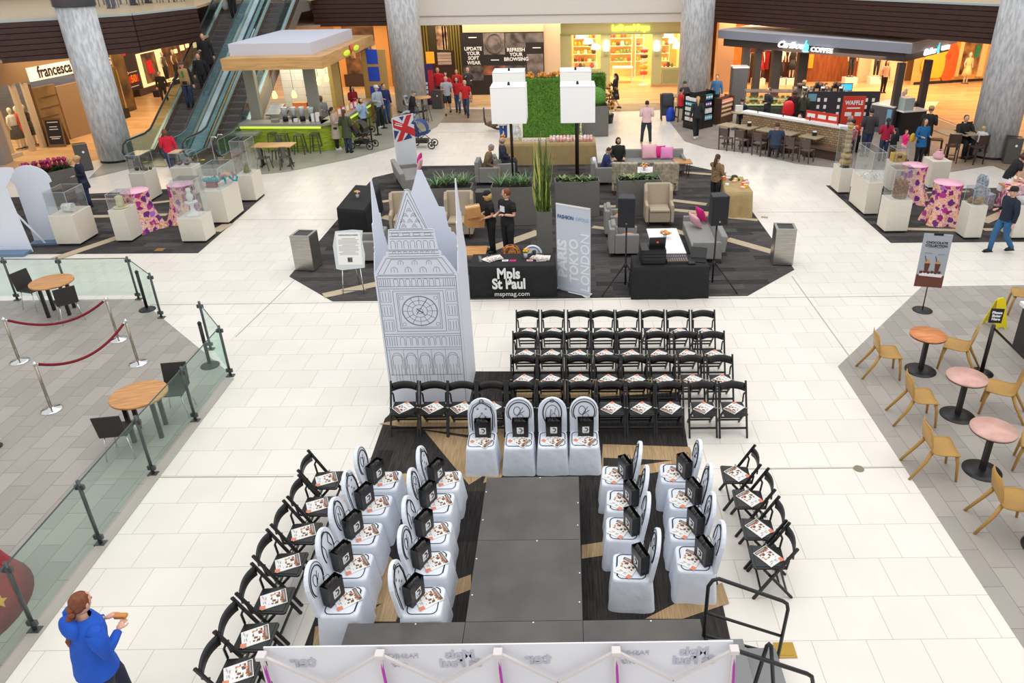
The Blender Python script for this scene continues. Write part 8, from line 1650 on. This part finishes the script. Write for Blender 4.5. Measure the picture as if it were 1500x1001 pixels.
# --- around right column and racks ---
person('seated person in red shirt at the high table beside the stone column',loc=tuple(g(996,178)),h=1.68,rz=PI/2+.3,top=cl(206,40,50),bottom=BLK,hair=('short','dark'),seat=.62,arms=('table','table'),pose=('sit','sit'))
person('person in dark beanie seated behind the person in red',loc=tuple(g(1001,165)),h=1.7,rz=.4,top=CHAR,bottom=BLK,hair=('beanie','brown'),seat=.6,arms=('table','table'),pose=('sit','sit'),tail=cl(70,86,84))
tp=person('person with blonde ponytail in black jacket walking past the coffee rack',1019,203,1.7,PI,cl(40,40,44),'long',BLK,'long',('pony','blonde'),pose=('fwd','rear'),arms=('bent','down'),shoes=PAPER)
person('person looking over the shelves beyond the coffee rack',1047,165,1.75,-.3,cl(60,110,150),'long',BLK,'long',('short','brown'))
person('person in navy top at the small round table left of the seating wall',loc=tuple(g(1084,188)),h=1.65,rz=PI-.5,top=NAVYC,bottom=BLK,hair=('bun','dark'),seat=.45,arms=('table','table'),pose=('sit','sit')); hightable(1079,190,'small pale round table with a paper bag, left end of the seating wall',.75,.3,TTOP)
v=g(1080,189); o=B().lo(-.15,.15,-.08,.08,0,.25).build('paper_bag',PAPER,None,loc=(v.x,v.y,.751)); tag(o,'white paper bag on the small round table left of the seating wall','paper bag')
def inC(s_,d_,z=.01): p=Wb.M@Vector((s_,d_,z)); return (p.x,p.y,z)
person('person in dark coat standing at the pastry case',loc=inC(.7,-.55),h=1.72,rz=-1.2,top=cl(40,44,52),bottom=BLK,hair=('short','brown'),arms=('bent','bent'))
person('barista in grey apron and tan cap behind the counter',loc=inC(2.5,1.2),h=1.75,rz=.2,top=cl(140,140,144),bottom=BLK,hair=('cap','red'),arms=('reach','bent'),tail=cl(150,116,76))
person('barista in brown shirt bending over the counter',loc=inC(3.3,1.15),h=1.7,rz=.3,top=cl(70,56,40),bottom=BLK,hair=('short','dark'),arms=('reach','reach'),lean=.35)
person('person in dark clothes with a large red bag at the counter',loc=inC(1.75,-.7),h=1.66,rz=PI,top=cl(60,24,32),bottom=BLK,hair=('bob','brown'),arms=('reach','reach'))
p=inC(1.5,-.95); tag(B().lathe([(.2,0),(.27,.15),(.22,.5),(.1,.62)],n=12,sy=.5).build('red_bag',shade('bag_red',220,26,36,.5),None,loc=(p[0],p[1],.62)),'large bright red bag on the back of the person at the counter','bag')
person('person with long hair in olive jacket beside the red bag',loc=inC(2.15,-.75),h=1.6,rz=PI-.4,top=cl(60,62,44),bottom=BLK,hair=('long','brown'),arms=('bent','bent'))
person('seated person with grey hair in grey cardigan behind the menu cards',loc=(Ww.M@Vector((Ww.L*.83,1.5,0))).to_tuple(),h=1.62,rz=.9,top=cl(150,156,166),bottom=BLK,hair=('bob','grey'),seat=.5,arms=('table','table'),pose=('sit','sit'))
person('seated person in coral top behind the menu cards',loc=(Ww.M@Vector((Ww.L*.92,.95,0))).to_tuple(),h=1.62,rz=PI-.3,top=cl(222,74,80),bottom=BLK,hair=('short','dark'),seat=.5,arms=('table','table'),pose=('sit','sit'))
person('person with dark hair standing behind the right end of the canopy counter',loc=tuple(g(1301,140)+Vector((0,.8,0))),h=1.66,rz=.2,top=cl(206,170,150),bottom=BLK,hair=('longfront','dark'))
# cafe tables
v=g(1136,236); person('seated person in blue denim shirt, back to the camera at the cafe tables',loc=(v.x,v.y+.25,0),h=1.78,rz=PI-.2,top=cl(44,60,82),bottom=cl(40,44,60),hair=('short','brown'),seat=.47,arms=('table','table'),pose=('sit','sit'),girth=1.15)
v=g(1168,219); person('seated person in black jacket facing the camera at the lattice wall',loc=(v.x,v.y+.15,0),h=1.75,rz=-.2,top=cl(36,38,46),bottom=BLK,hair=('short','dark'),seat=.45,arms=('table','table'),pose=('sit','sit'),turn=-.5)
# by the canopy right end
person('person in charcoal jacket, back to the camera beside the red board',1266,230,1.78,PI,cl(58,56,60),'long',DJEAN,'long',('short','dark'),arms=('bent','bent'),girth=1.2)
person('person with very long black hair in a magenta top facing the counter',1291,236,1.55,PI-.2,cl(170,24,60),'long',DJEAN,'long',('long','dark'),arms=('bent','bent'))
person('child with dark hair in black beside the magenta top',1303,243,1.35,PI+.6,BLK,'long',BLK,'long',('long','dark'),arms=('bent','bent'))
v=g(1318,247); person('small child with auburn hair in a hot pink top',loc=(v.x,v.y,.35),h=1.0,rz=.5,top=cl(236,30,120),bottom=PINKL,hair=('short','red'),arms=('face','bent'))
o=thing('push_chair','dark push chair under the small child in hot pink','push chair',(v.x,v.y+.05,0)); B().lo(-.2,.2,-.2,.2,.25,.35).build('seat',BLACKP,o,.02); [B().bar((x_,y_,.3),(x_*1.2,y_*1.3,0),.03,.03).build('leg',BLKMETAL,o) for x_ in(-.18,.18) for y_ in(-.18,.18)]
person('person in tan cap and black jacket facing the condiment station',1351,228,1.82,PI-.5,cl(32,30,32),'long',BLK,'long',('cap','red'),arms=('bent','hold'),tail=cl(176,146,100))
person('person in bright blue jacket with long dark hair and black leggings',1343,258-15,1.66,.2,cl(20,96,150),'long',BLK,'long',('longfront','brown'),arms=('bent','bent'),hem=.15)
v=g(1341,240); tag(B().lathe([(.06,0),(.1,.1),(.08,.25),(.03,.3)],n=10,sy=.5).build('yellow_pouch',YEL,None,loc=(v.x-.3,v.y-.05,.8)),'small yellow pouch at the hip of the person in the blue jacket','pouch')
v=g(1410,234); person('seated large person in black shirt with lettering at the high tables',loc=(v.x,v.y+.35,0),h=1.84,rz=.2,top=cl(34,30,30),bottom=BLK,hair=('short','dark'),seat=.62,arms=('table','table'),pose=('sit','sit'),girth=1.3,turn=-.4)
v=g(1432,238); person('small blond child in a white shirt with dark straps at the high table',loc=(v.x,v.y+.1,0),h=1.25,rz=PI/2+.6,top=cl(206,206,206),sleeve='short',bottom=CHAR,hair=('short','blonde'),seat=.62,arms=('table','table'),pose=('sit','sit'))
v=g(1466,302); person('person in black top and white skirt bending over the floral table',loc=tuple(v),h=1.7,rz=-PI/2+PI-.1,top=BLK,sleeve='short',bottom=cl(226,224,228),legs='skirt',hair=('bob','brown'),arms=('reachdown','reachdown'),lean=.5)
person('older person in navy jacket, dark cap and blue jeans walking left',1462,370,1.72,-PI/2+.15,NAVYC,'long',cl(48,98,142),'long',('cap','grey'),arms=('bent','down'),pose=('fwd','rear'),girth=1.15,tail=cl(46,30,30))
person('person in leopard print top with brown hair at the right gold table',1046,304,1.62,PI/2+PI/4,mat('leopard',rgb(96,74,52),.8,col2=rgb(160,130,96),scale=30),'long',BLK,'long',('long','brown'),arms=('bent','reach'),nod=.2)
# --- lounge ---
tp=person('person in black tee with white print, holding a phone beside the lettered table',746,378,1.82,-.7,BLK,'short',cl(28,28,32),'long',('short','red'),arms=('bent','hold'),turn=-.9,near=True)
B(M=Matrix.Diagonal((tp[1],)*3+(1,))@T(-.0,-.155,1.28)).lo(-.07,.07,-.0,.01,-.07,.07).build('shirt_print',LOGO,tp[0])
tp=person('person in black with black beret and blonde hair carrying cardboard boxes',722,370,1.66,-PI/2+.35,BLK,'short',BLK,'long',('beanie','blonde'),arms=('carry','carry'),lean=.1,near=True,tail=BLK)
b=B(M=Matrix.Diagonal((tp[1],)*3+(1,))@tp[2]); b.lathe([(.098,-.12),(.1,-.02),(.09,.05)],(0,.025,0),14,0,1,1.05); b.build('blonde_hair',HC['blonde'],tp[0])
CARD=shade('cardboard',190,140,84,.8,var=.05); TAPE=shade('packing_tape',226,206,180,.4)
M0=Matrix.Translation(tp[0].location)@RZ(tp[0].rotation_euler.z); p=M0@Vector((0,-.42,.93)); 
def carton(p,s,rot,label):
    o=thing('cardboard_box',label,'box',p,rot[2]); o.rotation_euler=rot; B().box((0,0,0),s).build('carton',CARD,o,.004); B().box((0,0,s[2]/2+.001),(s[0]*1.0,.06,.002)).build('tape',TAPE,o); return o
carton(p,(.42,.34,.3),(0,.15,.5),'cardboard box held by the person in the black beret'); carton(M0@Vector((.1,-.46,1.2)),(.36,.3,.26),(0,-.1,.2),'upper cardboard box stacked on the one carried by the person in the beret')
v=g(716,262); person('elderly seated person with grey hair in a brown jacket, reading',loc=(v.x,g(716,268).y,0),h=1.72,rz=PI/2,top=KHAK,bottom=cl(150,134,116),hair=('short','grey'),seat=.47,arms=('lap','lap'),pose=('sit','sit'),lean=.3,nod=.4)
v=g(738,258); person('elderly balding seated person in a navy coat near the gold table',loc=(v.x,v.y+.05,0),h=1.74,rz=PI/2+.2,top=cl(50,56,72),bottom=CHAR,hair=('bald','grey'),seat=.47,arms=('lap','lap'),pose=('sit','sit'))
v=g(883,262); person('seated child in blue hoodie bent over a phone in the rear lounge',loc=(v.x,g(882,268).y,0),h=1.5,rz=-PI/2+PI,top=cl(40,50,104),bottom=DJEAN,hair=('short','brown'),seat=.45,arms=('phone','phone'),pose=('sit','sit'),lean=.3,nod=.3)
v=wp(905,240,25.0); person('seated person in black with dark hair on the rear grey sofa',loc=(v.x,24.95,0),h=1.66,rz=.1,top=cl(30,32,30),bottom=BLK,hair=('bob','dark'),seat=.45,arms=('lap','lap'),pose=('sit','sit'),nod=.3)
# statue-like figures left of the hedge (behind the lamps)
person('person in pale cardigan and blue jeans standing behind the left floor lamps',738,204,1.8,PI+.4,cl(200,190,176),'long',cl(38,80,150),'long',('short','brown'),arms=('bent','bent'),hem=.3)
v=g(724,192); t=thing('shopping_trolley','curved dark luggage cart left of the person in the pale cardigan','cart',(v.x-.1,v.y,0)); B().tube([(-.3,0,.55),(-.25,0,.3),(.2,0,.1),(.6,0,.05)],.05,8).tube([(-.3,0,.55),(-.3,0,1.0)],.03,8).build('frame',DKMETAL,t); B().ell((.05,0,.3),(.3,.2,.14),0,12,7).build('bundle',shade('bundle_brown',110,86,70,.8,var=.3,scale=8),t)
flush_skin()
flush_text()
